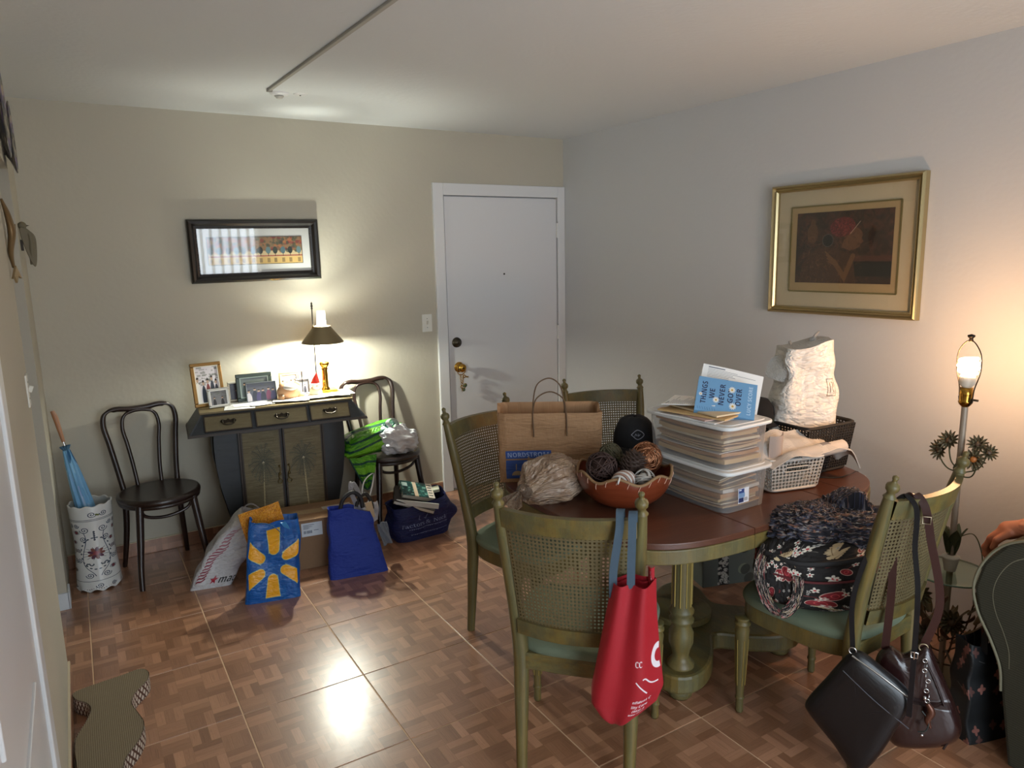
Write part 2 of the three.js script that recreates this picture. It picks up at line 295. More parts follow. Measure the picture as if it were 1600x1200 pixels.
obj('peephole', lathe([[0, 0.004], [0.006, 0.004], [0.007, 0]], 12, [-0.524, 1.518, 0.006], [Math.PI / 2, 0, 0]), M('#15130f', 0.3), door);
const knob = obj('door_knob', lathe([[0, 0.07], [0.018, 0.068], [0.028, 0.058], [0.03, 0.046], [0.024, 0.034], [0.012, 0.026], [0.012, 0.012], [0.034, 0.009], [0.037, 0]], 28, [-0.908, 0.885, 0.006], [Math.PI / 2, 0, 0]), brass, door);
obj('keyhole', cyl(0.006, 0.006, 0.003, [-0.908, 0.885, 0.077], [Math.PI / 2, 0, 0], 10), darkMetal, knob);
// keys on the knob
{
  const t = thing('key_bunch', 'bunch of brass keys and charms hanging from the round door knob', 'keys', [-0.908, 0.885, 0.035]);
  obj('ring', place(new THREE.TorusGeometry(0.038, 0.003, 8, 28), [0.004, -0.014, 0.002], [0.15, 0.2, 0]), brass, t);
  for (const [x, a, l] of [[-0.012, 0.1, 0.085], [0.012, -0.12, 0.07]]) { const c = []; for (let k = 0; k < 8; k++) c.push(place(new THREE.TorusGeometry(0.006, 0.0016, 6, 12), [x + Math.sin(a) * k * 0.01, -0.05 - k * l / 8, 0.012], [0, k % 2 ? Math.PI / 2 : 0, 0])); obj('chain', c, brass, t); }
  const key = (x, y, r) => { const k = obj('key', [place(extrude([[0, -0.004], [0.03, -0.004], [0.03, -0.007], [0.026, -0.003], [0.022, -0.008], [0.018, -0.003], [0.03, 0.004], [0, 0.004]], 0.002), [0, 0, 0]), place(new THREE.TorusGeometry(0.009, 0.0035, 8, 16), [-0.008, 0, 0.001])], brass, t); k.position.set(x, y, 0.02); k.rotation.z = r; };
  key(0.022, -0.062, -0.2); key(-0.006, -0.14, -1.4); key(0.018, -0.13, -1.9);
  obj('bead', [ball(0.014, [0.02, -0.125, 0.016]), ball(0.012, [0.008, -0.155, 0.016])], M('#3c4a2c', 0.3), t);
}
// white door with casing in the left wall beside the camera
const d2 = new THREE.Group(); d2.name = 'door_2'; scene.add(d2); d2.userData = { kind: 'structure', label: 'white panelled door with casing in the left wall' };
obj('casing', span(XL, XL + 0.02, 0, 2.12, 2.47, 2.565, 0.004), white, d2);
obj('casing', span(XL, XL + 0.02, 2.04, 2.12, 2.565, 3.5, 0.004), white, d2);
obj('door_leaf', span(XL, XL + 0.012, 0.01, 2.03, 2.57, 3.42, 0.003), doorWhite, d2);
for (const [y0, y1] of [[0.15, 0.78], [0.95, 1.9]]) obj('door_panel', span(XL + 0.01, XL + 0.018, y0, y1, 2.72, 3.28, 0.003), doorWhite, d2);
for (const y of [0.5, 1.75]) { const h = obj('hinge', [span(XL + 0.01, XL + 0.022, y - 0.045, y + 0.045, 3.37, 3.41, 0.002)], chrome, d2); obj('screw', [ball(0.004, [XL + 0.022, y - 0.02, 3.39]), ball(0.004, [XL + 0.022, y + 0.02, 3.39])], darkMetal, h); }
// window behind the camera with vertical blinds
const win = new THREE.Group(); win.name = 'window_1'; scene.add(win); win.userData = { kind: 'structure', label: 'wide sliding window in the wall facing the entrance door' };
{ const { x0, x1, y0, y1 } = WINDOW, xm = (x0 + x1) / 2, al = M('#b9bcbc', 0.4, { metalness: 0.5 });
  for (const [a, b, c, d] of [[x0, x0 + 0.05, y0, y1], [x1 - 0.05, x1, y0, y1], [xm - 0.03, xm + 0.03, y0, y1], [x0, x1, y0, y0 + 0.05], [x0, x1, y1 - 0.05, y1]]) obj('frame_bar', span(a, b, c, d, ZF + 0.04, ZF + 0.09, 0.004), al, win);
  for (const [a, b] of [[x0 + 0.05, xm - 0.03], [xm + 0.03, x1 - 0.05]]) obj('pane', span(a, b, y0 + 0.05, y1 - 0.05, ZF + 0.06, ZF + 0.066), new THREE.MeshPhysicalMaterial({ color: '#ffffff', roughness: 0.02, transmission: 1, thickness: 0, ior: 1.5 }), win);
  const bl = thing('vertical_blind', 'off-white vertical slat blind hanging in front of the sliding window', 'blind', [0, 0, 0]);
  obj('head_rail', span(x0 - 0.05, x1 + 0.05, y1 + 0.02, y1 + 0.07, ZF - 0.1, ZF - 0.045, 0.006), white, bl);
  const sg = box(0.089, y1 - y0, 0.002, [0, 0, 0], [0, 0, 0]), sm = M('#e9e6dd', 0.7, { transmission: 0.35, thickness: 0 });
  for (let x = x0 + 0.05; x < x1; x += 0.115) { const s = obj('slat', sg, sm, bl); s.position.set(x, (y0 + y1) / 2 + 0.01, ZF - 0.075); s.rotation.y = 1.3; } }
// ground outside the window
tag(obj('outdoor_ground', span(-8, 6, -0.5, -0.3, ZF + 0.3, ZF + 12), M('#7d8272', 0.9)), 'pale ground outside the sliding window', 'ground', null, 'structure');
// switch plates
function switchPlate(pos, turn, label) {
  const t = thing('light_switch', label, 'light switch', pos, turn);
  obj('plate', box(0.072, 0.118, 0.006, [0, 0, 0.003], [0, 0, 0], 0.002), M('#e4e2d8', 0.35), t);
  obj('toggle', box(0.01, 0.024, 0.014, [0, 0.004, 0.012], [0.35, 0, 0], 0.002), M('#d8d5c8', 0.3), t);
  obj('screw', [cyl(0.003, 0.003, 0.002, [0, 0.03, 0.006], [Math.PI / 2, 0, 0], 8), cyl(0.003, 0.003, 0.002, [0, -0.03, 0.006], [Math.PI / 2, 0, 0], 8)], darkMetal, t);
}
switchPlate([-1.137, 1.209, 0], 0, 'white light switch on the beige wall beside the entrance door');
switchPlate([XL, 1.21, 1.36], Math.PI / 2, 'white light switch at the edge of the left wall opening');
// surface conduit and boxes on the ceiling
{
  const t = thing('ceiling_conduit', 'grey surface-mounted cable channel running along the ceiling', 'conduit', [0, 0, 0]);
  const a = V(-2.249, H, 0.739), b = V(-2.175, H, 2.9), L = a.distanceTo(b), m = obj('channel', box(0.018, 0.012, L, [0, -0.006, 0], [0, 0, 0], 0.003), M('#a9a59b', 0.6), t);
  m.position.copy(a.clone().add(b).multiplyScalar(0.5)); m.rotation.y = Math.atan2(b.x - a.x, b.z - a.z);
  obj('end_cap', box(0.026, 0.016, 0.02, [-2.249, H - 0.008, 0.735], [0, 0, 0], 0.003), M('#8f8b82', 0.6), t);
  const f = thing('ceiling_lamp_holder', 'small round white lamp holder on the ceiling by the cable channel', 'lamp holder', [-2.185, H, 0.66]);
  obj('canopy', lathe([[0, -0.016], [0.03, -0.014], [0.044, -0.008], [0.048, 0]], 24), white, f);
  obj('socket', [lathe([[0, -0.026], [0.016, -0.026], [0.02, -0.012]], 16), place(new THREE.TorusGeometry(0.02, 0.003, 6, 20), [0, -0.018, 0], [Math.PI / 2, 0, 0])], M('#b8b5ad', 0.5), f);
  const g = thing('ceiling_cover_plate', 'flat white cover plate on the ceiling beside the lamp holder', 'cover plate', [-2.085, H, 0.675]);
  obj('plate', lathe([[0, -0.006], [0.03, -0.005], [0.034, 0]], 20), white, g);
  obj('screw', cyl(0.004, 0.004, 0.003, [0, -0.007, 0], [0, 0, 0], 8), darkMetal, g);
}
// ---------------------------------------------------------------- console cabinet
const CAB = { x: -2.228, z: 0.245, turn: -0.1 };
const cabDark = M('#2a2f33', 0.5, { bumpMap: crinkle, bumpScale: 0.0006 }), cabBrown = M('#33281e', 0.5), cabBlue = M('#3f444a', 0.5, { bumpMap: crinkle, bumpScale: 0.0006 });
const grass = canvasTexture(512, 512, (x, w, h) => { x.fillStyle = '#6f6549'; x.fillRect(0, 0, w, h); for (let i = 0; i < 900; i++) { const d = rnd(-40, 34); x.strokeStyle = css(111 + d, 101 + d, 73 + d, rnd(0.3, 0.8)); x.lineWidth = rnd(1, 3); const y = rnd(0, h), x0 = rnd(-100, w); x.beginPath(); x.moveTo(x0, y); x.lineTo(x0 + rnd(30, 220), y + rnd(-3, 3)); x.stroke(); } });
const grassMat = M('#ffffff', 0.7, { map: grass });
function palmPanel(lean) {
  return M('#ffffff', 0.65, { map: canvasTexture(512, 1024, (x, w, h) => {
    x.fillStyle = '#6d6347'; x.fillRect(0, 0, w, h); for (let i = 0; i < 1500; i++) { const d = rnd(-38, 30); x.strokeStyle = css(109 + d, 99 + d, 71 + d, rnd(0.3, 0.8)); x.lineWidth = rnd(1.5, 4); const y = rnd(0, h), x0 = rnd(-100, w); x.beginPath(); x.moveTo(x0, y); x.lineTo(x0 + rnd(30, 240), y + rnd(-3, 3)); x.stroke(); }
    const cx = w * 0.5 - lean * 10, cy = h * 0.27; x.lineCap = 'round';
    x.strokeStyle = '#a59871'; x.lineWidth = 18; x.beginPath(); x.moveTo(cx, cy); x.quadraticCurveTo(cx + lean * 16, h * 0.6, cx + lean * 58, h); x.stroke();
    x.strokeStyle = 'rgba(60,52,32,.6)'; x.lineWidth = 3; for (let k = 0; k < 26; k++) { const t = k / 26, px = cx + lean * (58 * t * t), py = cy + (h - cy) * t; x.beginPath(); x.moveTo(px - 9, py); x.lineTo(px + 9, py + 4); x.stroke(); }
    for (let k = 0; k < 17; k++) { const a = k / 17 * Math.PI * 2 + 0.2, L = 178 + rnd(-30, 40), ex = cx + Math.cos(a) * L, ey = cy + Math.sin(a) * L * 0.95 + 26; x.strokeStyle = k % 3 ? '#3c4035' : '#4c4f3e'; x.lineWidth = 6; x.beginPath(); x.moveTo(cx, cy); x.quadraticCurveTo(cx + Math.cos(a) * L * 0.5, cy + Math.sin(a) * L * 0.5 - 26, ex, ey); x.stroke();
      for (let q = 2; q < 10; q++) { const t = q / 10, px = cx + Math.cos(a) * L * t, py = cy + Math.sin(a) * L * 0.95 * t - 50 * t * (1 - t) + 26 * t * t; x.lineWidth = 4; for (const s of [-1, 1]) { x.beginPath(); x.moveTo(px, py); x.lineTo(px + Math.cos(a + s * 0.9) * 30, py + Math.sin(a + s * 0.9) * 30 + 12); x.stroke(); } } }
    x.fillStyle = '#b6ab8c'; for (const [a, b] of [[0, 0], [9, 7], [-8, 8]]) { x.beginPath(); x.arc(cx + a, cy + b, 7, 0, 7); x.fill(); }
  }) });
}
{
  const t = thing('console_cabinet', 'dark painted console cabinet with flared drawer box and two palm tree doors', 'cabinet', [CAB.x, 0, CAB.z], CAB.turn);
  // drawer box: narrower on top than below
  const frustum = (w0, w1, zf0, zf1, zb, y0, y1) => { const g = new THREE.BoxGeometry(1, 1, 1), p = g.attributes.position; for (let i = 0; i < p.count; i++) { const top = p.getY(i) > 0, w = top ? w1 : w0; p.setXYZ(i, p.getX(i) * w, top ? y1 : y0, p.getZ(i) > 0 ? (top ? zf1 : zf0) : zb); } g.computeVertexNormals(); return clean(g); };
  obj('drawer_case', frustum(0.95, 0.81, 0.205, 0.15, -0.15, 0.742, 0.84), cabBlue, t);
  obj('cabinet_top', box(0.83, 0.012, 0.315, [0, 0.846, 0.002], [0, 0, 0], 0.004), M('#ffffff', 0.5, { map: woodTexture(512, 256, [122, 107, 72], 30, 500) }), t);
  obj('lower_moulding', frustum(0.965, 0.955, 0.213, 0.209, -0.15, 0.73, 0.744), cabBrown, t);
  const tilt = Math.atan2(0.055, 0.098), yc = 0.791, zc = 0.1775;
  const frameFront = obj('drawer_rail', frustum(0.93, 0.80, 0.208, 0.153, 0.14, 0.744, 0.838), cabDark, t);
  for (const [xc, w] of [[-0.275, 0.235], [0.005, 0.27], [0.272, 0.215]]) {
    const dr = obj('drawer', box(w, 0.082, 0.012, [0, 0, 0], [0, 0, 0], 0.003), grassMat, t); dr.position.set(xc, yc, zc + 0.008); dr.rotation.x = -tilt;
    obj('drawer_edge', [box(w + 0.008, 0.005, 0.012, [0, 0.043, 0.001]), box(w + 0.008, 0.005, 0.012, [0, -0.043, 0.001]), box(0.005, 0.086, 0.012, [-w / 2 - 0.002, 0, 0.001]), box(0.005, 0.086, 0.012, [w / 2 + 0.002, 0, 0.001])], cabBrown, dr);
    obj('bail_handle', [tubeLine([[-0.03, 0.008, 0.012], [-0.026, -0.012, 0.02], [0, -0.02, 0.024], [0.026, -0.012, 0.02], [0.03, 0.008, 0.012]], 0.0035, 20), place(extrude([[-0.042, 0.004], [-0.03, 0.016], [-0.012, 0.01], [0, 0.018], [0.012, 0.01], [0.03, 0.016], [0.042, 0.004], [0.024, -0.008], [0, -0.004], [-0.024, -0.008]], 0.003, 0, true), [0, 0.002, 0.006]), ball(0.006, [-0.03, 0.009, 0.013]), ball(0.006, [0.03, 0.009, 0.013])], darkMetal, dr);
  }
  // tapering lower case
  const prof = [[0, 0.27], [0.1, 0.28], [0.25, 0.31], [0.4, 0.342], [0.55, 0.36], [0.65, 0.362], [0.74, 0.357]];
  const halfAt = (y) => { for (let i = 0; i < prof.length - 1; i++) if (y <= prof[i + 1][0]) { const k = (y - prof[i][0]) / (prof[i + 1][0] - prof[i][0]); return prof[i][1] + k * (prof[i + 1][1] - prof[i][1]); } return 0.357; };
  const shell = (inset, zf, zb) => grid((u, v) => { const y = 0.0 + v * 0.74, a = halfAt(y) - inset; const q = u * 4; if (q < 1) return V(-a + 2 * a * q, y, zf); if (q < 2) return V(a, y, zf - (zf - zb) * (q - 1)); if (q < 3) return V(a - 2 * a * (q - 2), y, zb); return V(-a, y, zb + (zf - zb) * (q - 3)); }, 32, 24);
  obj('lower_case', shell(0.005, 0.13, -0.14), cabDark, t);
  obj('side_panel', [-1, 1].map((s) => grid((u, v) => { const y = v * 0.735; return V(s * halfAt(y), y, -0.13 + u * 0.24); }, 6, 20)), cabBlue, t);
  for (const [xl, xr, lean] of [[-0.222, -0.004, -1], [0.004, 0.226, 1]]) {
    const d = obj('cabinet_door', span(xl, xr, 0.05, 0.722, 0.128, 0.148, 0.004), cabBrown, t);
    const g = new THREE.PlaneGeometry(xr - xl - 0.022, 0.65, 1, 1); g.translate((xl + xr) / 2, 0.386, 0.1488); obj('palm_painting', [box(xr - xl - 0.022, 0.65, 0.003, [(xl + xr) / 2, 0.386, 0.149])], palmPanel(lean), d);
    const hx = lean < 0 ? xr - 0.022 : xl + 0.022; obj('latch', [tubeLine([[hx, 0.5, 0.153], [hx + 0.006, 0.485, 0.158], [hx, 0.46, 0.16], [hx - 0.006, 0.44, 0.158], [hx, 0.42, 0.154]], 0.003, 16), place(new THREE.TorusGeometry(0.012, 0.0025, 8, 16), [hx, 0.41, 0.156]), ball(0.008, [hx, 0.455, 0.156]), ball(0.006, [hx, 0.5, 0.154])], M('#6a5a36', 0.35, { metalness: 0.8 }), d);
  }
  obj('door_surround', [span(-0.232, -0.222, 0.04, 0.735, 0.128, 0.15), span(0.226, 0.236, 0.04, 0.735, 0.128, 0.15), span(-0.232, 0.236, 0.722, 0.735, 0.128, 0.151)], cabBrown, t);
  obj('plinth', span(-0.285, 0.285, 0, 0.045, -0.14, 0.145, 0.004), cabBrown, t);
}
const CT = 0.852;                                                     // height of the cabinet top
// ---------------------------------------------------------------- brass desk lamp
{
  const t = thing('desk_lamp', 'brass desk lamp with metal cone shade and glass chimney on the console cabinet', 'lamp', [-1.93, CT, 0.25], -0.1);
  const lampBrass = M('#c99a3e', 0.18, { metalness: 1 });
  obj('base', [box(0.15, 0.012, 0.12, [0.01, 0.006, 0], [0, 0, 0], 0.004), box(0.125, 0.012, 0.1, [0.01, 0.018, 0], [0, 0, 0], 0.004), box(0.1, 0.008, 0.08, [0.01, 0.028, 0], [0, 0, 0], 0.003)], lampBrass, t);
  obj('column', lathe([[0.024, 0.03], [0.026, 0.036], [0.018, 0.045], [0.0165, 0.15], [0.022, 0.156], [0.016, 0.162], [0.026, 0.176], [0.03, 0.186], [0.028, 0.194], [0.018, 0.198], [0, 0.198]], 24), lampBrass, t);
  obj('side_rod', cyl(0.0035, 0.0035, 0.5, [-0.05, 0.28, 0.0], [0, 0, 0.0], 10), darkMetal, t);
  obj('rod_finial', lathe([[0.003, 0.51], [0.007, 0.515], [0.004, 0.522], [0.008, 0.53], [0.004, 0.537], [0.006, 0.545], [0, 0.556]], 12, [-0.05, 0, 0]), darkMetal, t);
  obj('shade_clamp', [box(0.05, 0.006, 0.008, [-0.03, 0.405, 0], [0, 0, 0], 0.002), ball(0.008, [-0.05, 0.405, 0.006]), ball(0.006, [-0.044, 0.392, 0.012])], brass, t);
  obj('shade', lathe([[0.122, 0.312], [0.12, 0.318], [0.055, 0.402], [0.052, 0.41], [0.05, 0.41], [0.053, 0.4], [0.117, 0.317], [0.122, 0.312]], 48), M('#8a7a5c', 0.4, { metalness: 0.6 }), t);
  obj('chimney', lathe([[0.027, 0.30], [0.028, 0.4], [0.026, 0.5], [0.0245, 0.5], [0.0265, 0.4], [0.0255, 0.30]], 28), M('#ffffff', 0.12, { transmission: 0.92, thickness: 0 }), t);
  obj('lamp_bulb', [lathe([[0, 0.222], [0.011, 0.222], [0.012, 0.285], [0.0165, 0.3], [0.0165, 0.392], [0.011, 0.403], [0, 0.407]], 18)], new THREE.MeshStandardMaterial({ color: '#fffbe8', emissive: DESK_LAMP.color, emissiveIntensity: 12 }), t);
  const l = new THREE.PointLight(DESK_LAMP.color, DESK_LAMP.power, 0, 2); l.name = 'desk_lamp_light'; l.position.set(0, 0.333, 0); l.castShadow = true; l.shadow.radius = 1.0; t.add(l);
  const l2 = new THREE.PointLight(DESK_LAMP.color, DESK_LAMP.power * 0.22, 0, 2); l2.name = 'desk_lamp_light_tip'; l2.position.set(0, 0.392, 0); l2.castShadow = true; l2.shadow.radius = 0.7; t.add(l2);   // the upper end of the long bulb
}
// ---------------------------------------------------------------- photo frames and small things on the cabinet
function groupPhoto(bg, dark, n, tint) {
  return M('#ffffff', 0.3, { map: canvasTexture(256, 200, (x, w, h) => { x.fillStyle = bg; x.fillRect(0, 0, w, h); x.fillStyle = 'rgba(90,95,80,.45)'; for (let i = 0; i < 40; i++) x.fillRect(rnd(0, w), rnd(0, h * 0.5), rnd(10, 60), rnd(3, 12)); for (let i = 0; i < n; i++) { const cx = (i + 0.6) * w / (n + 0.3) + rnd(-6, 6), cy = h * 0.42 + rnd(-20, 18); x.fillStyle = rnd() < 0.5 ? dark : tint[i % tint.length]; x.beginPath(); x.ellipse(cx, cy + 80, 24, 68, 0, 0, 7); x.fill(); x.fillStyle = '#b99a84'; x.beginPath(); x.arc(cx, cy, 12, 0, 7); x.fill(); x.fillStyle = '#2a211c'; x.beginPath(); x.arc(cx, cy - 5, 12, Math.PI, 0); x.fill(); } }) });
}
function photoFrame(name, label, w, h, b, mat, photo, pos, turn, lean, mats, parts = true) {
  const t = thing(name, label, 'photo frame', pos, turn, 'photo frames on the console cabinet');
  const r = new THREE.Group(); const tip = (g) => { g.translate(0, h / 2, 0); g.rotateX(-lean); return g; };
  obj('frame', tip(merge([box(w, b, 0.016, [0, h / 2 - b / 2, 0], [0, 0, 0], 0.004), box(w, b, 0.016, [0, -h / 2 + b / 2, 0], [0, 0, 0], 0.004), box(b, h - 2 * b, 0.016, [-w / 2 + b / 2, 0, 0], [0, 0, 0], 0.004), box(b, h - 2 * b, 0.016, [w / 2 - b / 2, 0, 0], [0, 0, 0], 0.004)])), mat, t);
  if (mats) obj('inner_lip', tip(merge([box(w - 2 * b + 0.004, 0.006, 0.012, [0, h / 2 - b, 0.001]), box(w - 2 * b + 0.004, 0.006, 0.012, [0, -h / 2 + b, 0.001]), box(0.006, h - 2 * b, 0.012, [-w / 2 + b, 0, 0.001]), box(0.006, h - 2 * b, 0.012, [w / 2 - b, 0, 0.001])])), mats, t);
  obj('photo', tip(box(w - 2 * b + 0.004, h - 2 * b + 0.004, 0.003, [0, 0, 0.001])), photo, t);
  obj('back_board', tip(box(w - 0.012, h - 0.012, 0.004, [0, 0, -0.006])), M('#3a2c20', 0.8), t);
  obj('strut', place(box(w * 0.3, h * 0.72, 0.003, [0, h * 0.36, 0]), [0, 0, -0.02 - h * Math.sin(lean) * 0.9], [Math.max(0.1, 0.28 - lean), 0, 0]), M('#3a2c20', 0.8), t);
}
const goldFrame = M('#8d6a3a', 0.35, { metalness: 0.7 });
photoFrame('photo_frame', 'tall ornate gold frame with a family group photo, tilted, on the console cabinet', 0.165, 0.245, 0.02, goldFrame, groupPhoto('#d9d2d6', '#343a46', 5, ['#e5e0da', '#55606a', '#7d3a3a']), [-2.572, CT + 0.002, 0.205], 0.12, 0.18, M('#e4dfd0', 0.4));
photoFrame('photo_frame', 'small square silver frame with black and white photo, leaning on the tall gold frame', 0.115, 0.108, 0.012, M('#b9b9b2', 0.3, { metalness: 0.8 }), groupPhoto('#77777a', '#2a2a2c', 2, ['#bdbdbd', '#dddddd']), [-2.535, CT + 0.002, 0.272], 0.12, 0.16, M('#e6e6e2', 0.4));
photoFrame('photo_frame', 'narrow cream frame with a dark portrait, half behind the green frame', 0.1, 0.115, 0.012, M('#cfcab8', 0.5), groupPhoto('#3c3844', '#1e1c22', 1, ['#54495c']), [-2.415, CT + 0.002, 0.15], 0.05, 0.12, null);
photoFrame('photo_frame', 'wide dark green stepped frame behind a group photo on the console cabinet', 0.2, 0.158, 0.022, M('#2c382f', 0.4), groupPhoto('#59605a', '#262a2a', 3, ['#404848']), [-2.325, CT + 0.002, 0.19], 0.0, 0.1, M('#8b9588', 0.35, { metalness: 0.4 }));
photoFrame('photo_frame', 'thin grey frame with a crowd photo, standing in front of the green frame', 0.168, 0.112, 0.006, M('#6b7076', 0.4), groupPhoto('#585864', '#2a2a38', 6, ['#d3cdd2', '#7a3a55', '#463a66']), [-2.3, CT + 0.002, 0.245], -0.06, 0.2, null);
photoFrame('photo_frame', 'pale gold frame with a reddish photo behind the round plush toy', 0.115, 0.135, 0.01, M('#c2ab74', 0.35, { metalness: 0.6 }), groupPhoto('#d8c6ae', '#6d2b2b', 4, ['#7d3030', '#b98c70']), [-2.115, CT + 0.002, 0.14], -0.1, 0.08, M('#efe6c8', 0.4));
photoFrame('photo_frame', 'small silver frame with a bluish photo beside the gnome figurine', 0.085, 0.095, 0.009, M('#a9abb0', 0.25, { metalness: 0.8 }), groupPhoto('#8c8f9c', '#34343e', 2, ['#666a80']), [-2.045, CT + 0.002, 0.17], -0.15, 0.08, null);
tag(obj('camera_case', [box(0.05, 0.075, 0.05, [-2.607, CT + 0.039, 0.13], [0, 0.1, 0], 0.01), box(0.03, 0.012, 0.03, [-2.607, CT + 0.08, 0.13], [0, 0.1, 0], 0.004)], M('#151417', 0.6)), 'small black case behind the tall gold photo frame', 'case');
{ const t = thing('letter_opener', 'dark slim letter opener standing upright among the photo frames', 'letter opener', [-2.055, CT, 0.205]); obj('stand', lathe([[0.018, 0.0], [0.018, 0.006], [0.006, 0.012], [0, 0.012]], 16), darkMetal, t); obj('blade', box(0.005, 0.11, 0.002, [0, 0.062, 0], [0, 0, 0], 0.0008), darkMetal, t); obj('handle', box(0.009, 0.035, 0.007, [0, 0.13, 0], [0, 0, 0], 0.003), M('#2b2b2b', 0.5), t); }
{ // round plush
  const t = thing('plush_toy', 'round tan plush toy lying among the photo frames', 'plush toy', [-2.15, CT, 0.265], 0.2), plush = M('#c79a73', 0.95, { sheen: 0.6, sheenRoughness: 0.6, sheenColor: new THREE.Color('#d8b090') });
  const g = new THREE.SphereGeometry(0.07, 32, 22), p = g.attributes.position; for (let i = 0; i < p.count; i++) { const x = p.getX(i), y = p.getY(i), z = p.getZ(i), k = 1 + 0.07 * nz(x * 30, y * 30, z * 30); p.setXYZ(i, x * 1.0 * k, Math.max(-0.045, y * 0.76 * k), z * 0.75 * k); } g.computeVertexNormals(); g.translate(0, 0.046, 0); obj('body', g, plush, t);
  obj('paw', ball(0.02, [-0.062, 0.02, 0.025], [1, 0.9, 1.1]), plush, t); obj('paw', ball(0.02, [0.06, 0.02, 0.03], [1.2, 0.9, 1]), plush, t); obj('ear', ball(0.016, [-0.045, 0.085, 0], [1, 1, 0.6]), plush, t); obj('ear', ball(0.016, [0.05, 0.083, 0], [1, 1, 0.6]), plush, t);
  obj('scarf', ball(0.05, [0.0, 0.072, 0.012], [1, 0.5, 0.9]), M('#cfc6bb', 0.9), t); obj('nose', ball(0.006, [-0.058, 0.035, 0.043]), M('#e8ddd2', 0.6), t);
}
{ const t = thing('gnome_figurine', 'small cream gnome figurine with pointed red hat by the brass lamp', 'figurine', [-2.0, CT, 0.285]);
  obj('body', lathe([[0, 0], [0.032, 0.002], [0.038, 0.02], [0.033, 0.045], [0.022, 0.06], [0, 0.064]], 20), M('#d9d0b0', 0.8), t); obj('head', ball(0.022, [0, 0.07, 0]), M('#e2c3a0', 0.7), t); obj('beard', lathe([[0, 0.02], [0.015, 0.03], [0.022, 0.06], [0.012, 0.075], [0, 0.075]], 14, [0, 0, 0.012]), M('#e9e5d6', 0.9), t); obj('hat', sweep([[0, 0.074, 0], [0.004, 0.105, -0.002], [0.012, 0.14, -0.004]], [0.03, 0.018, 0.003], 12, 16), M('#c62a1c', 0.7), t); obj('nose', ball(0.006, [0, 0.07, 0.026]), M('#d8a58a', 0.6), t); obj('hat_brim', place(new THREE.TorusGeometry(0.028, 0.006, 8, 20), [0, 0.076, 0], [Math.PI / 2, 0, 0]), M('#b8d0c8', 0.8), t); }
// loose papers on the front of the cabinet
const paperMat = M('#e6e5e2', 0.8), paperPrint = M('#ffffff', 0.8, { map: canvasTexture(256, 340, (x, w, h) => { x.fillStyle = '#ebeae6'; x.fillRect(0, 0, w, h); x.fillStyle = 'rgba(70,75,90,.75)'; for (let j = 0; j < 22; j++) x.fillRect(24, 34 + j * 13, rnd(90, 205), 3); x.fillRect(24, 14, 70, 9); }) });
const paperLila = M('#b9b2cc', 0.8);
const deskPapers = [['white printed letter on the left of the papers on the cabinet', -2.43, 0.33, 0.16, 0.22, paperPrint], ['white envelope lying over the printed letter on the cabinet', -2.36, 0.345, 0.22, 0.11, paperMat], ['folded white sheet at the cabinet edge above the middle drawer', -2.335, 0.372, 0.11, 0.09, paperPrint], ['lilac brochure among the papers on the cabinet', -2.13, 0.352, 0.13, 0.1, paperLila], ['white window envelope above the middle drawer', -2.16, 0.385, 0.2, 0.09, paperMat], ['white printed sheet in front of the brass lamp', -2.02, 0.36, 0.2, 0.14, paperPrint], ['long white envelope in front of the brass lamp', -1.935, 0.388, 0.23, 0.1, paperMat], ['white folded bill at the right end of the cabinet top', -1.86, 0.37, 0.12, 0.16, paperPrint]];
deskPapers.forEach(([l, x, z, w, d, m], i) => { const y = CT + 0.0015 + i * 0.0022, g = sheet((u, v) => V((u - 0.5) * w, 0.0015 * Math.sin(u * 5 + i) * Math.sin(v * 4 + i) + 0.0012, (v - 0.5) * -d), 8, 6, 0.0012); const o = obj('paper_sheet', g, m); o.position.set(x, y, z - 0.045); o.rotation.y = rnd(-0.25, 0.25) - 0.1; tag(o, l, 'paper', 'papers on the console cabinet'); });
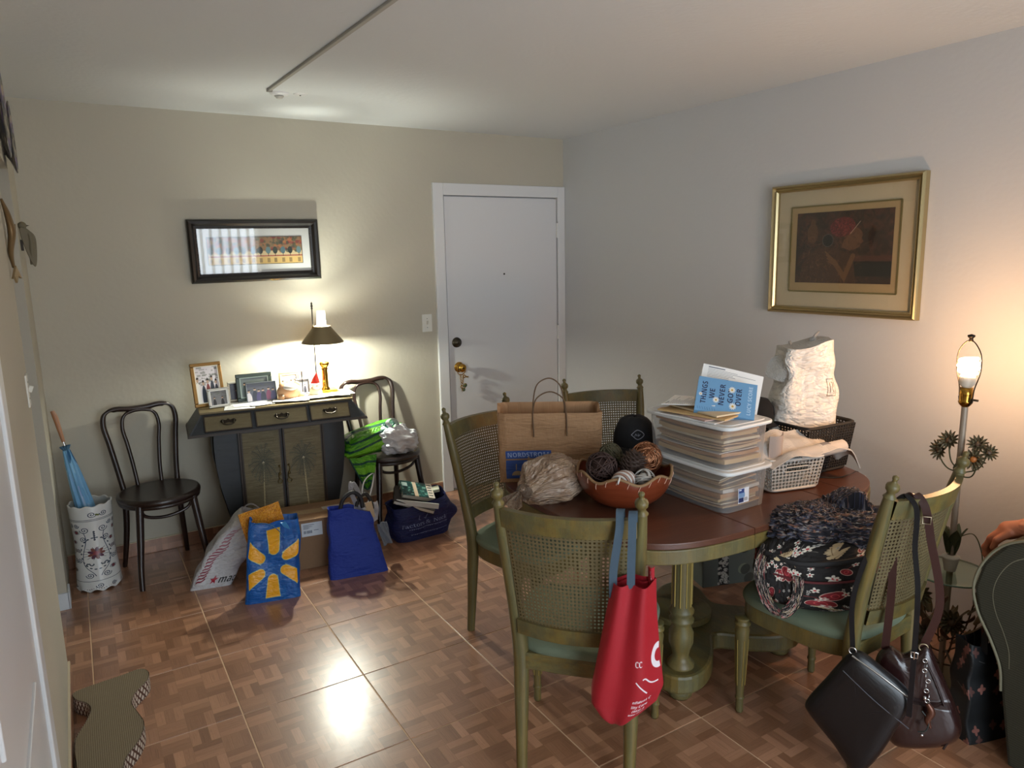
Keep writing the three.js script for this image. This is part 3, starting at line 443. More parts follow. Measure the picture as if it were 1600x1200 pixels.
// ---------------------------------------------------------------- picture over the cabinet
function glassPane(w, h) { return new THREE.MeshPhysicalMaterial({ color: '#ffffff', roughness: 0.03, transmission: 1, thickness: 0, ior: 1.5 }); }
{
  const t = thing('framed_print', 'wide black framed print of a row of trees on the beige wall', 'picture', [-2.215, 1.708, 0.0], 0); t.rotation.z = 0.008;
  const w = 0.735, h = 0.355, b = 0.052, blk = M('#17120f', 0.35, { clearcoat: 0.3 });
  const bar = (L, rot, pos) => place(extrude([[0, 0], [b, 0], [b, 0.012], [b * 0.75, 0.016], [b * 0.45, 0.034], [b * 0.2, 0.038], [0, 0.03]], L, 0), pos, rot);
  const mk = (L) => { const g = extrude([[0, 0], [b, 0], [b, 0.012], [b * 0.7, 0.016], [b * 0.45, 0.034], [b * 0.2, 0.038], [0, 0.03]], L, 0); g.translate(0, 0, -L / 2); return g; };
  const miter = (L, r) => { const g = mk(L), p = g.attributes.position; for (let i = 0; i < p.count; i++) { const k = p.getX(i); p.setZ(i, p.getZ(i) > 0 ? L / 2 - k : -L / 2 + k); } g.computeVertexNormals(); return clean(g); };
  const side = (L, ang, dist) => { const g = miter(L); g.rotateZ(0); g.applyMatrix4(new THREE.Matrix4().makeBasis(V(0, -1, 0), V(0, 0, 1), V(-1, 0, 0))); g.translate(0, dist, 0.002); g.rotateZ(ang); return g; };
  for (const [L, a, dd] of [[w, 0, h / 2], [h, Math.PI / 2, w / 2], [w, Math.PI, h / 2], [h, -Math.PI / 2, w / 2]]) obj('frame_side', side(L, a, dd), blk, t);
  const beads = []; for (const s of [-1, 1]) { for (let x = -w / 2 + b; x < w / 2 - b; x += 0.012) beads.push(ball(0.004, [x, s * (h / 2 - b + 0.004), 0.016], [1, 1, 1], 6)); for (let y = -h / 2 + b; y < h / 2 - b; y += 0.012) beads.push(ball(0.004, [s * (w / 2 - b + 0.004), y, 0.016], [1, 1, 1], 6)); }
  obj('beading', beads, M('#3a3129', 0.4, { metalness: 0.5 }), t);
  obj('mat_board', box(w - 2 * b + 0.01, h - 2 * b + 0.01, 0.004, [0, 0, 0.006]), M('#cfd0cc', 0.8), t);
  obj('print', box(0.54, 0.16, 0.002, [0.0, 0, 0.0095]), M('#ffffff', 0.6, { map: canvasTexture(768, 232, (x, W, Hh) => {
    x.fillStyle = '#c8b48a'; x.fillRect(0, 0, W, Hh); x.fillStyle = '#8a6a4a'; x.fillRect(0, Hh * 0.02, W, Hh * 0.5);
    for (let i = 0; i < 260; i++) { const t = rnd(); x.fillStyle = ['#6d2326', '#8b2f2f', '#3e4a34', '#2c3730', '#7a6a4a', '#b06a3a'][Math.floor(rnd(0, 6))]; x.globalAlpha = 0.6; x.beginPath(); x.arc(rnd(0, W), rnd(0, Hh * 0.55), rnd(4, 18), 0, 7); x.fill(); } x.globalAlpha = 1;
    x.fillStyle = '#a04a34'; x.fillRect(0, Hh * 0.68, W, Hh * 0.04); x.fillStyle = '#d0b06c'; x.fillRect(0, Hh * 0.74, W, Hh * 0.26);
    for (let i = 0; i < 12; i++) { const cx = 30 + i * 64 + rnd(-8, 8); x.fillStyle = ['#2b3a33', '#4a6a74', '#1f2a26', '#5e7c80'][i % 4]; x.beginPath(); x.ellipse(cx, Hh * 0.5, 20, 30, 0, 0, 7); x.fill(); x.fillStyle = '#2a1a14'; x.fillRect(cx - 2, Hh * 0.6, 4, Hh * 0.12); x.globalAlpha = 0.35; x.fillRect(cx - 12, Hh * 0.78, 24, Hh * 0.16); x.globalAlpha = 1; }
    x.strokeStyle = '#2a2420'; x.lineWidth = 5; x.strokeRect(2, 2, W - 4, Hh - 4);
  }) }), t);
  obj('glazing', box(w - 2 * b + 0.008, h - 2 * b + 0.008, 0.002, [0, 0, 0.014]), glassPane(), t);
}
// ---------------------------------------------------------------- picture on the right wall
{
  const t = thing('framed_print', 'gold framed dark print of a woman in a red headscarf on the pale wall', 'picture', [0, 1.652, 2.293], -Math.PI / 2); t.rotation.order = 'YXZ'; t.rotation.z = 0.004;
  const w = 0.79, h = 0.637, b = 0.034, gold = M('#b0a27a', 0.3, { metalness: 0.8 });
  const mk = (L) => { const g = extrude([[0, 0], [b, 0], [b, 0.02], [b * 0.8, 0.03], [b * 0.62, 0.022], [b * 0.5, 0.024], [b * 0.3, 0.04], [0.004, 0.036], [0, 0.03]], L, 0); g.translate(0, 0, -L / 2); const p = g.attributes.position; for (let i = 0; i < p.count; i++) { const k = p.getX(i); p.setZ(i, p.getZ(i) > 0 ? L / 2 - k : -L / 2 + k); } g.computeVertexNormals(); return clean(g); };
  for (const [L, a, dd] of [[w, 0, h / 2], [h, Math.PI / 2, w / 2], [w, Math.PI, h / 2], [h, -Math.PI / 2, w / 2]]) { const g = mk(L); g.applyMatrix4(new THREE.Matrix4().makeBasis(V(0, -1, 0), V(0, 0, 1), V(-1, 0, 0))); g.translate(0, dd, 0.002); g.rotateZ(a); obj('frame_side', g, gold, t); }
  obj('mat_board', box(w - 2 * b + 0.01, h - 2 * b + 0.01, 0.004, [0, 0, 0.006]), M('#b9ae92', 0.85, { bumpMap: weaveBump, bumpScale: 0.0004 }), t);
  const iw = 0.57, ih = 0.415, lip = (W, Hh, d, z) => [box(W, d, 0.006, [0, Hh / 2, z]), box(W, d, 0.006, [0, -Hh / 2, z]), box(d, Hh, 0.006, [-W / 2, 0, z]), box(d, Hh, 0.006, [W / 2, 0, z])];
  obj('inner_fillet', lip(iw, ih, 0.007, 0.01), M('#7d7348', 0.4, { metalness: 0.5 }), t);
  obj('inner_mat', box(iw, ih, 0.002, [0, 0, 0.0095]), M('#a08a62', 0.85), t);
  obj('print', box(0.505, 0.34, 0.002, [0.004, 0.006, 0.0115]), M('#ffffff', 0.7, { map: canvasTexture(768, 512, (x, W, Hh) => {
    x.fillStyle = '#2a1c14'; x.fillRect(0, 0, W, Hh);
    for (let i = 0; i < 1400; i++) { x.fillStyle = ['#3a2418', '#1e140f', '#4a2c1c', '#2f2019', '#5a3420'][Math.floor(rnd(0, 5))]; x.globalAlpha = 0.35; x.beginPath(); x.ellipse(rnd(0, W), rnd(0, Hh), rnd(4, 40), rnd(3, 20), rnd(0, 3), 0, 7); x.fill(); } x.globalAlpha = 1;
    x.fillStyle = '#131311'; x.fillRect(W * 0.62, Hh * 0.7, W * 0.38, Hh * 0.2); x.fillStyle = '#4a2a1c'; x.fillRect(W * 0.55, Hh * 0.62, W * 0.45, Hh * 0.07);
    x.fillStyle = '#54381f'; x.beginPath(); x.ellipse(W * 0.18, Hh * 0.3, 46, 74, 0, 0, 7); x.fill(); x.beginPath(); x.ellipse(W * 0.18, Hh * 0.14, 22, 24, 0, 0, 7); x.fill();      // jug
    x.fillStyle = '#3f291a'; x.beginPath(); x.moveTo(W * 0.05, Hh); x.bezierCurveTo(W * 0.06, Hh * 0.55, W * 0.25, Hh * 0.48, W * 0.4, Hh * 0.5); x.lineTo(W * 0.62, Hh * 0.6); x.lineTo(W * 0.66, Hh); x.fill();   // robe
    x.fillStyle = '#60412a'; x.beginPath(); x.moveTo(W * 0.55, Hh * 0.2); x.bezierCurveTo(W * 0.7, Hh * 0.22, W * 0.72, Hh * 0.32, W * 0.7, Hh * 0.38); x.lineTo(W * 0.72, Hh * 0.43); x.lineTo(W * 0.69, Hh * 0.46); x.bezierCurveTo(W * 0.68, Hh * 0.54, W * 0.62, Hh * 0.52, W * 0.58, Hh * 0.55); x.lineTo(W * 0.5, Hh * 0.5); x.fill();   // face in profile
    x.fillStyle = '#5a1a1c'; x.beginPath(); x.ellipse(W * 0.5, Hh * 0.22, 100, 68, -0.15, 0, 7); x.fill(); for (let i = 0; i < 420; i++) { const a = rnd(0, 6.3), q = Math.sqrt(rnd()); x.fillStyle = ['#7a2426', '#3c1012', '#8a3a32', '#4a1a18', '#6a2a26'][i % 5]; x.globalAlpha = 0.55; x.beginPath(); x.ellipse(W * 0.5 + Math.cos(a) * q * 98, Hh * 0.22 + Math.sin(a) * q * 64, rnd(3, 12), rnd(2, 5), rnd(0, 3), 0, 7); x.fill(); } x.globalAlpha = 1; for (let i = 0; i < 500; i++) { x.fillStyle = ['#6e4a2e', '#2c1c12', '#54381f', '#7a5232'][i % 4]; x.globalAlpha = 0.28; x.beginPath(); x.ellipse(rnd(W * 0.05, W * 0.72), rnd(Hh * 0.3, Hh), rnd(3, 22), rnd(2, 7), rnd(0, 3), 0, 7); x.fill(); } x.globalAlpha = 1;
    x.strokeStyle = '#b5a288'; x.lineWidth = 4; x.beginPath(); x.moveTo(W * 0.58, Hh * 0.32); x.quadraticCurveTo(W * 0.64, Hh * 0.22, W * 0.68, Hh * 0.15); x.stroke();
    x.fillStyle = '#161818'; x.beginPath(); x.arc(W * 0.35, Hh * 0.4, 44, 0, 7); x.fill(); x.strokeStyle = '#4a4a40'; x.lineWidth = 5; x.stroke();
    x.strokeStyle = '#654628'; x.lineCap = 'round'; x.lineWidth = 12; for (let k = 0; k < 4; k++) { x.beginPath(); x.moveTo(W * 0.43, Hh * (0.68 + k * 0.02)); x.lineTo(W * (0.33 + k * 0.012), Hh * (0.56 + k * 0.045)); x.stroke(); } x.lineWidth = 36; x.beginPath(); x.moveTo(W * 0.43, Hh * 0.7); x.lineTo(W * 0.54, Hh * 0.92); x.lineTo(W * 0.62, Hh * 0.62); x.stroke();
    speckle(x, W, Hh, 9000, 0.35, 0.07, 3);
  }) }), t);
  obj('glazing', box(w - 2 * b + 0.008, h - 2 * b + 0.008, 0.002, [0, 0, 0.016]), glassPane(), t);
}
// ---------------------------------------------------------------- bentwood chairs
const bentwood = M('#ffffff', 0.35, { map: woodTexture(256, 256, [38, 22, 16], 14, 300), clearcoat: 0.4, clearcoatRoughness: 0.3 });
function bentwoodChair(label, pos, turn) {
  const t = thing('bentwood_chair', label, 'chair', pos, turn);
  obj('seat', [lathe([[0, 0.452], [0.16, 0.452], [0.185, 0.458], [0.199, 0.456], [0.205, 0.444], [0.203, 0.43], [0.192, 0.424], [0, 0.426]], 48)], bentwood, t);
  obj('seat_ring', [place(new THREE.TorusGeometry(0.188, 0.012, 10, 48), [0, 0.418, 0], [Math.PI / 2, 0, 0])], bentwood, t);
  obj('back_hoop', sweep([[-0.135, 0.43, -0.15], [-0.148, 0.55, -0.185], [-0.168, 0.7, -0.215], [-0.182, 0.8, -0.235], [-0.168, 0.855, -0.245], [-0.12, 0.873, -0.25], [-0.04, 0.866, -0.256], [0.04, 0.866, -0.256], [0.12, 0.873, -0.25], [0.168, 0.855, -0.245], [0.182, 0.8, -0.235], [0.168, 0.7, -0.215], [0.148, 0.55, -0.185], [0.135, 0.43, -0.15]], 0.0145, 80, 12), bentwood, t);
  obj('inner_hoop', sweep([[-0.06, 0.445, -0.175], [-0.066, 0.55, -0.2], [-0.08, 0.68, -0.222], [-0.092, 0.77, -0.236], [-0.078, 0.83, -0.246], [-0.035, 0.853, -0.25], [0.035, 0.853, -0.25], [0.078, 0.83, -0.246], [0.092, 0.77, -0.236], [0.08, 0.68, -0.222], [0.066, 0.55, -0.2], [0.06, 0.445, -0.175]], 0.0105, 64, 10), bentwood, t);
  for (const s of [-1, 1]) { obj('leg', sweep([[s * 0.13, 0.43, 0.13], [s * 0.148, 0.25, 0.15], [s * 0.165, 0.1, 0.168], [s * 0.172, 0, 0.185]], [0.02, 0.018, 0.015, 0.013], 20, 12), bentwood, t); obj('leg', sweep([[s * 0.135, 0.44, -0.145], [s * 0.142, 0.25, -0.16], [s * 0.155, 0.1, -0.185], [s * 0.165, 0, -0.21]], [0.0165, 0.016, 0.0145, 0.012], 20, 12), bentwood, t); }
  obj('leg_hoop', sweep([[-0.128, 0.40, 0.125], [-0.1, 0.36, 0.11], [0, 0.335, 0.1], [0.1, 0.36, 0.11], [0.128, 0.40, 0.125]], 0.009, 32, 8), bentwood, t);
  obj('leg_hoop', sweep([[-0.128, 0.40, -0.13], [-0.1, 0.36, -0.12], [0, 0.34, -0.115], [0.1, 0.36, -0.12], [0.128, 0.40, -0.13]], 0.009, 32, 8), bentwood, t);
  return t;
}
bentwoodChair('empty dark brown bentwood chair with round seat beside the umbrella stand', [-2.885, 0, 0.315], 0.16);
bentwoodChair('dark brown bentwood chair carrying a green shopping bag beside the cabinet', [-1.575, 0, 0.285], 0.12);
// ---------------------------------------------------------------- umbrella stand and umbrella
const majolica = canvasTexture(1024, 1024, (x, w, h) => {
  x.fillStyle = '#dcdcd8'; x.fillRect(0, 0, w, h); x.lineCap = 'round';
  const curl = (cx, cy, s, dir, c) => { x.strokeStyle = c; x.lineWidth = 7; x.beginPath(); for (let a = 0; a < 11; a += 0.2) { const r = s * (1 - a / 12), px = cx + dir * r * Math.cos(a), py = cy + r * Math.sin(a); a ? x.lineTo(px, py) : x.moveTo(px, py); } x.stroke(); };
  const flower = (cx, cy, s) => { for (let k = 0; k < 9; k++) { const a = k / 9 * 6.28; x.fillStyle = k % 2 ? '#5b3a4c' : '#7a4a44'; x.beginPath(); x.ellipse(cx + Math.cos(a) * s, cy + Math.sin(a) * s, s * 0.6, s * 0.35, a, 0, 7); x.fill(); } x.fillStyle = '#8c3a44'; x.beginPath(); x.arc(cx, cy, s * 0.55, 0, 7); x.fill(); for (let k = 0; k < 14; k++) { const a = k / 14 * 6.28; x.strokeStyle = '#3f4a52'; x.lineWidth = 4; x.beginPath(); x.moveTo(cx + Math.cos(a) * s * 1.5, cy + Math.sin(a) * s * 1.2); x.lineTo(cx + Math.cos(a) * s * 2.6, cy + Math.sin(a) * s * 1.7); x.stroke(); } };
  for (let q = 0; q < 3; q++) { const ox = q * 341 + 170; flower(ox, 560, 46); flower(ox - 150, 300, 15); flower(ox + 150, 420, 13); for (let k = 0; k < 22; k++) { const a = k / 22 * 6.28; x.fillStyle = '#46505c'; x.beginPath(); x.ellipse(ox + Math.cos(a) * 128, 560 + Math.sin(a) * 190, 7, 12, a, 0, 7); x.fill(); } for (const s of [-1, 1]) { curl(ox + s * 150, 640, 30, s, '#39435a'); curl(ox + s * 152, 520, 24, -s, '#4a3a4c'); curl(ox + s * 140, 220, 26, -s, '#39435a'); } for (const s of [-1, 1]) { curl(ox + s * 74, 270, 40, s, '#343f52'); curl(ox + s * 92, 380, 34, -s, '#343f52'); curl(ox + s * 66, 820, 34, s, '#3c4658'); x.strokeStyle = '#39435a'; x.lineWidth = 6; x.beginPath(); x.moveTo(ox + s * 84, 300); x.bezierCurveTo(ox + s * 40, 420, ox + s * 120, 520, ox + s * 112, 640); x.bezierCurveTo(ox + s * 110, 740, ox + s * 40, 760, ox + s * 20, 830); x.stroke(); x.fillStyle = '#4c5560'; for (let k = 0; k < 8; k++) { x.beginPath(); x.ellipse(ox + s * (30 + k * 9), 690 + 12 * Math.sin(k), 6, 11, k, 0, 7); x.fill(); } } curl(ox, 90, 36, 1, '#3a4457'); curl(ox + 90, 92, 32, -1, '#3a4457'); x.fillStyle = '#66703a'; x.beginPath(); x.ellipse(ox + 40, 100, 20, 10, 0.5, 0, 7); x.fill(); flower(ox + 128, 760, 14); for (let k = 0; k < 5; k++) { x.fillStyle = '#3b4350'; x.beginPath(); x.ellipse(ox, 300 + k * 24, 9, 12, 0, 0, 7); x.fill(); } curl(ox, 950, 30, -1, '#3a4457'); curl(ox + 110, 960, 24, 1, '#3a4457'); for (let k = 0; k < 14; k++) { x.fillStyle = '#5a4040'; x.beginPath(); x.arc(ox - 120 + k * 18, 985 + 8 * Math.sin(k), 5, 0, 7); x.fill(); } }
  x.strokeStyle = '#2e3644'; x.lineWidth = 5; for (const y of [150, 165, 890]) { x.beginPath(); x.moveTo(0, y); x.lineTo(w, y); x.stroke(); }
});
{
  const t = thing('umbrella_stand', 'white ceramic umbrella stand painted with flowers and scrolls in the corner', 'umbrella stand', [-3.208, 0, 0.305], -0.5);
  const R = (a, v) => (0.095 + 0.005 * Math.cos(v * 6.0) + 0.003 * (1 - v)) * (1 + (0.035 * (v < 0.12 ? 1 - v / 0.12 : 0) + 0.012 * (v > 0.93 ? (v - 0.93) / 0.07 : 0)) * Math.cos(a * 10));
  const yAt = (a, v) => v * 0.45 + (v > 0.95 ? 0.004 * Math.cos(a * 10) * (v - 0.95) / 0.05 : 0) + (v < 0.05 ? 0.007 * (1 + Math.cos(a * 10)) * (1 - v / 0.05) : 0);
  const mat = M('#ffffff', 0.25, { map: majolica, clearcoat: 0.5 });
  obj('body', [grid((u, v) => { const a = -u * Math.PI * 2, r = R(a, v); return V(Math.cos(a) * r, yAt(a, v), Math.sin(a) * r); }, 120, 60, true)], mat, t);
  obj('inside', [grid((u, v) => { const a = u * Math.PI * 2, k = 1 - v, r = R(a, k) - 0.008; return V(Math.cos(a) * r, yAt(a, k) - (v ? 0 : 0.001), Math.sin(a) * r); }, 80, 30, true), cyl(0.09, 0.09, 0.006, [0, 0.02, 0])], M('#c9c8c2', 0.4), t);
  obj('rim', grid((u, v) => { const a = -u * Math.PI * 2, r = R(a, 1) - 0.008 * v; return V(Math.cos(a) * r, yAt(a, 1) + 0.003 * Math.sin(v * Math.PI), Math.sin(a) * r); }, 120, 4, true), M('#d8d7d2', 0.3), t);
}
{
  const t = thing('folded_umbrella', 'folded light blue umbrella with leaf print and wooden handle in the stand', 'umbrella', [0, 0, 0]);
  const a = V(-3.168, 0.06, 0.33), b = V(-3.312, 0.93, 0.26), at = (k) => a.clone().lerp(b, k);
  obj('shaft', sweep([at(0), at(0.5), at(0.83)], 0.005, 10, 8), chrome, t);
  const leaf = canvasTexture(256, 512, (x, w, h) => { x.fillStyle = '#6fa3c9'; x.fillRect(0, 0, w, h); for (let i = 0; i < 60; i++) { x.fillStyle = css(150 + rnd(-20, 30), 190 + rnd(-20, 20), 220, 0.5); x.fillRect(rnd(0, w), rnd(0, h), rnd(4, 18), rnd(20, 90)); } for (let i = 0; i < 9; i++) { x.fillStyle = i % 2 ? '#3d7a44' : '#2c5f86'; x.beginPath(); x.ellipse(rnd(0, w), rnd(0, h), 16, 46, rnd(-0.5, 0.5), 0, 7); x.fill(); } });
  const dir = b.clone().sub(a).normalize(), sx = V(1, 0, 0).addScaledVector(dir, -dir.x).normalize(), sy = dir.clone().cross(sx);
  obj('canopy', grid((u, v) => { const an = u * Math.PI * 2, k = 0.03 + v * 0.74, r = (0.008 + 0.03 * Math.sin(Math.PI * Math.min(1, 0.15 + v * 0.8)) ** 0.8) * (1 + 0.16 * Math.sin(an * 8 + v * 3)); return at(k).addScaledVector(sx, Math.cos(an) * r).addScaledVector(sy, Math.sin(an) * r); }, 64, 30, true), M('#ffffff', 0.7, { map: leaf }), t);
  obj('frill', grid((u, v) => { const an = u * Math.PI * 2, r = 0.011 + 0.012 * v + 0.004 * Math.sin(an * 10) * v; return at(0.765 + v * 0.03).addScaledVector(sx, Math.cos(an) * r).addScaledVector(sy, Math.sin(an) * r); }, 60, 5, true), M('#40647e', 0.7), t);
  obj('handle', sweep([at(0.82), at(0.9), at(0.97), at(1.0).add(V(-0.005, 0.004, 0))], [0.008, 0.011, 0.013, 0.009], 16, 12), M('#9a6a48', 0.35), t);
}
// ---------------------------------------------------------------- cardboard box
{
  const t = thing('cardboard_box', 'low brown cardboard box with white shipping label in front of the cabinet', 'box', [-2.115, 0, 0.62], -0.14), w = 0.5, d = 0.27, h = 0.272;
  const board = M('#8a6a4c', 0.85, { bumpMap: crinkle, bumpScale: 0.0008 });
  obj('body', span(-w / 2, w / 2, 0, h, -d / 2, d / 2, 0.003), board, t);
  obj('flap', span(-w / 2, w / 2, h, h + 0.004, 0.001, d / 2, 0.001), board, t); obj('flap', span(-w / 2, w / 2, h, h + 0.004, -d / 2, -0.001, 0.001), board, t);
  obj('packing_tape', [span(-w / 2 + 0.001, w / 2 - 0.001, h + 0.004, h + 0.0048, -0.03, 0.03)], M('#a58a68', 0.25), t);
  obj('shipping_label', box(0.11, 0.075, 0.0012, [-0.07, h - 0.05, d / 2 + 0.001]), M('#ffffff', 0.6, { map: canvasTexture(256, 160, (x, W, Hh) => { x.fillStyle = '#cfd3d4'; x.fillRect(0, 0, W, Hh); x.fillStyle = '#4b5566'; for (let i = 0; i < 8; i++) x.fillRect(24, 20 + i * 7, rnd(60, 140), 3); for (let i = 0; i < 26; i++) x.fillRect(26 + i * 4, 92, rnd(1, 3.4), 34); x.fillRect(150, 92, 60, 6); }) }), t);
  obj('paper_strip', place(box(0.16, 0.0015, 0.045), [0.09, h + 0.006, -0.02], [0, 0.08, 0]), M('#b9ada0', 0.7), t);
}
// ---------------------------------------------------------------- bags on the floor
{ // white plastic bag with star and stripes
  const w = 0.2, d = 0.1, h = 0.33, per = 2 * (w + d), fw = w / per;
  const map = canvasTexture(1024, 512, (x, W, Hh) => {
    x.fillStyle = '#d2d0d2'; x.fillRect(0, 0, W, Hh); const F = fw * W;
    x.fillStyle = '#b3122e'; const star = (cx, cy, r) => { x.beginPath(); for (let k = 0; k < 10; k++) { const a = -Math.PI / 2 + k * Math.PI / 5, q = k % 2 ? r * 0.4 : r; x.lineTo(cx + Math.cos(a) * q, cy + Math.sin(a) * q); } x.fill(); };
    star(F * 0.48, Hh * 0.88, 36); x.font = 'bold 74px sans-serif'; x.fillStyle = '#222'; x.fillText("macy's", F * 0.6, Hh * 0.935);
    x.strokeStyle = '#8e2236'; x.lineWidth = 11; for (let k = 0; k < 16; k++) { const y = Hh * (0.9 - k * 0.045), x0 = F * 0.06 + k * 2; x.globalAlpha = 1 - k * 0.04; x.beginPath(); x.moveTo(x0, y); x.bezierCurveTo(x0 + 20, y - 26, x0 + 34, y + 10, x0 + 66, y - 30); x.stroke(); } x.globalAlpha = 1;
  });
  const t = thing('plastic_shopping_bag', 'crumpled white plastic shopping bag with red star leaning on the cabinet', 'bag', [-2.715, 0, 0.64], -0.2);
  const bagMat = M('#ffffff', 0.35, { map, bumpMap: crinkle, bumpScale: 0.006, transmission: 0.12, thickness: 0 });
  const deform = (p, u, v) => { const s = v * v * 0.25 + v * 0.75, c = nz(p.x * 11, v * 5, p.z * 11) * 0.02 * Math.min(1, v * 3); return V(p.x * (1 + 0.25 * Math.sin(v * Math.PI) - 0.38 * v) + s * 0.245 + c, p.y * (1 - 0.1 * (p.x / w)) + 0.02 * nz(p.x * 9, 2, p.z * 9) * v, p.z * (1 + 0.45 * Math.sin(v * 2.6) - 0.45 * v) - s * 0.10 + c); };
  obj('body', tote({ w, d, h, nu: 90, nv: 34, deform, inner: 0.35 }), bagMat, t);
  obj('handle', strap([[0.175, 0.315, -0.06], [0.19, 0.365, -0.085], [0.225, 0.378, -0.09], [0.262, 0.352, -0.09], [0.285, 0.312, -0.085]], 0.022, 0.0015, 20, [0, 0, 1]), bagMat, t);
  obj('handle', strap([[0.2, 0.305, -0.12], [0.22, 0.33, -0.125], [0.25, 0.335, -0.13], [0.285, 0.31, -0.12]], 0.02, 0.0015, 18, [0, 0, 1]), bagMat, t);
}
{ // blue bag with yellow rays
  const w = 0.255, d = 0.12, h = 0.385, per = 2 * (w + d), fw = w / per;
  const map = canvasTexture(1024, 512, (x, W, Hh) => {
    x.fillStyle = '#0d58a6'; x.fillRect(0, 0, W, Hh); for (let i = 0; i < 400; i++) { x.fillStyle = rnd() < 0.5 ? 'rgba(40,120,190,.12)' : 'rgba(0,40,110,.12)'; x.fillRect(rnd(0, W), rnd(0, Hh), rnd(4, 40), rnd(10, 120)); }
    const F = fw * W, cx = F * 0.5, cy = Hh * 0.52; x.save(); x.beginPath(); x.rect(0, 0, F, Hh); x.clip();
    for (let k = 0; k < 6; k++) { x.save(); x.translate(cx, cy); x.rotate(k * Math.PI / 3); x.fillStyle = '#f0a81c'; x.strokeStyle = 'rgba(190,205,150,.9)'; x.lineWidth = 4; x.beginPath(); x.moveTo(-32, -74); x.quadraticCurveTo(-32, -98, -34, -98); x.arc(0, -96, 32, Math.PI * 0.98, Math.PI * 0.02, true); x.lineTo(46, -218); x.lineTo(-46, -218); x.closePath(); x.fill(); x.stroke(); x.restore(); } x.restore();
  });
  const t = thing('reusable_shopping_bag', 'glossy blue shopping bag with yellow sunburst rays on the tiled floor', 'bag', [-2.475, 0, 0.955], -0.22), m = M('#ffffff', 0.38, { map, bumpMap: crinkle, bumpScale: 0.003 });
  const deform = (p, u, v) => { const c = nz(p.x * 8 + 3, v * 4, p.z * 8) * 0.022 * Math.min(1, v * 2.5); const lean = -0.07 * v * v; return V(p.x * (1.03 - 0.12 * v) + c * 0.6 + 0.03 * v, p.y + 0.006 * Math.sin(p.x * 40) * v - (v > 0.9 ? 0.012 * Math.cos(p.x * 12) : 0), p.z * (1 + 0.2 * Math.sin(v * 3) - 0.28 * v) + lean + c); };
  obj('body', tote({ w, d, h, nu: 90, nv: 30, deform, inner: 0.4 }), m, t);
  const hb = M('#3f86bf', 0.4);
  obj('handle', strap([[-0.06, 0.37, -0.028], [-0.03, 0.385, -0.0], [0.01, 0.378, 0.01], [0.05, 0.345, 0.012], [0.075, 0.3, 0.012]], 0.024, 0.0015, 20, [0, 0.6, 1]), hb, t);
  obj('handle', strap([[0.06, 0.365, -0.03], [0.075, 0.37, -0.01], [0.09, 0.35, 0.0], [0.1, 0.31, 0.004]], 0.022, 0.0015, 18, [1, 0, 0.3]), hb, t);
  const g = obj('padded_envelope', place(sheet((u, v) => V((u - 0.5) * 0.2, v * 0.17, 0.006 * Math.sin(u * 7) * Math.sin(v * 6)), 12, 8, 0.008), [-2.46, 0.265, 0.885], [-0.25, -0.2, 0.16]), M('#ffffff', 0.35, { map: canvasTexture(256, 256, (x, W, Hh) => { x.fillStyle = '#d98a12'; x.fillRect(0, 0, W, Hh); for (let i = 0; i < 700; i++) { x.strokeStyle = rnd() < 0.5 ? '#f2b63c' : '#a85f06'; x.lineWidth = 2; const a = rnd(0, 7), px = rnd(0, W), py = rnd(0, Hh); x.beginPath(); x.arc(px, py, rnd(2, 9), a, a + 2); x.stroke(); } }), bumpMap: crinkle, bumpScale: 0.004 }));
  tag(g, 'mottled orange padded folder sticking out of the blue sunburst bag', 'folder');
}
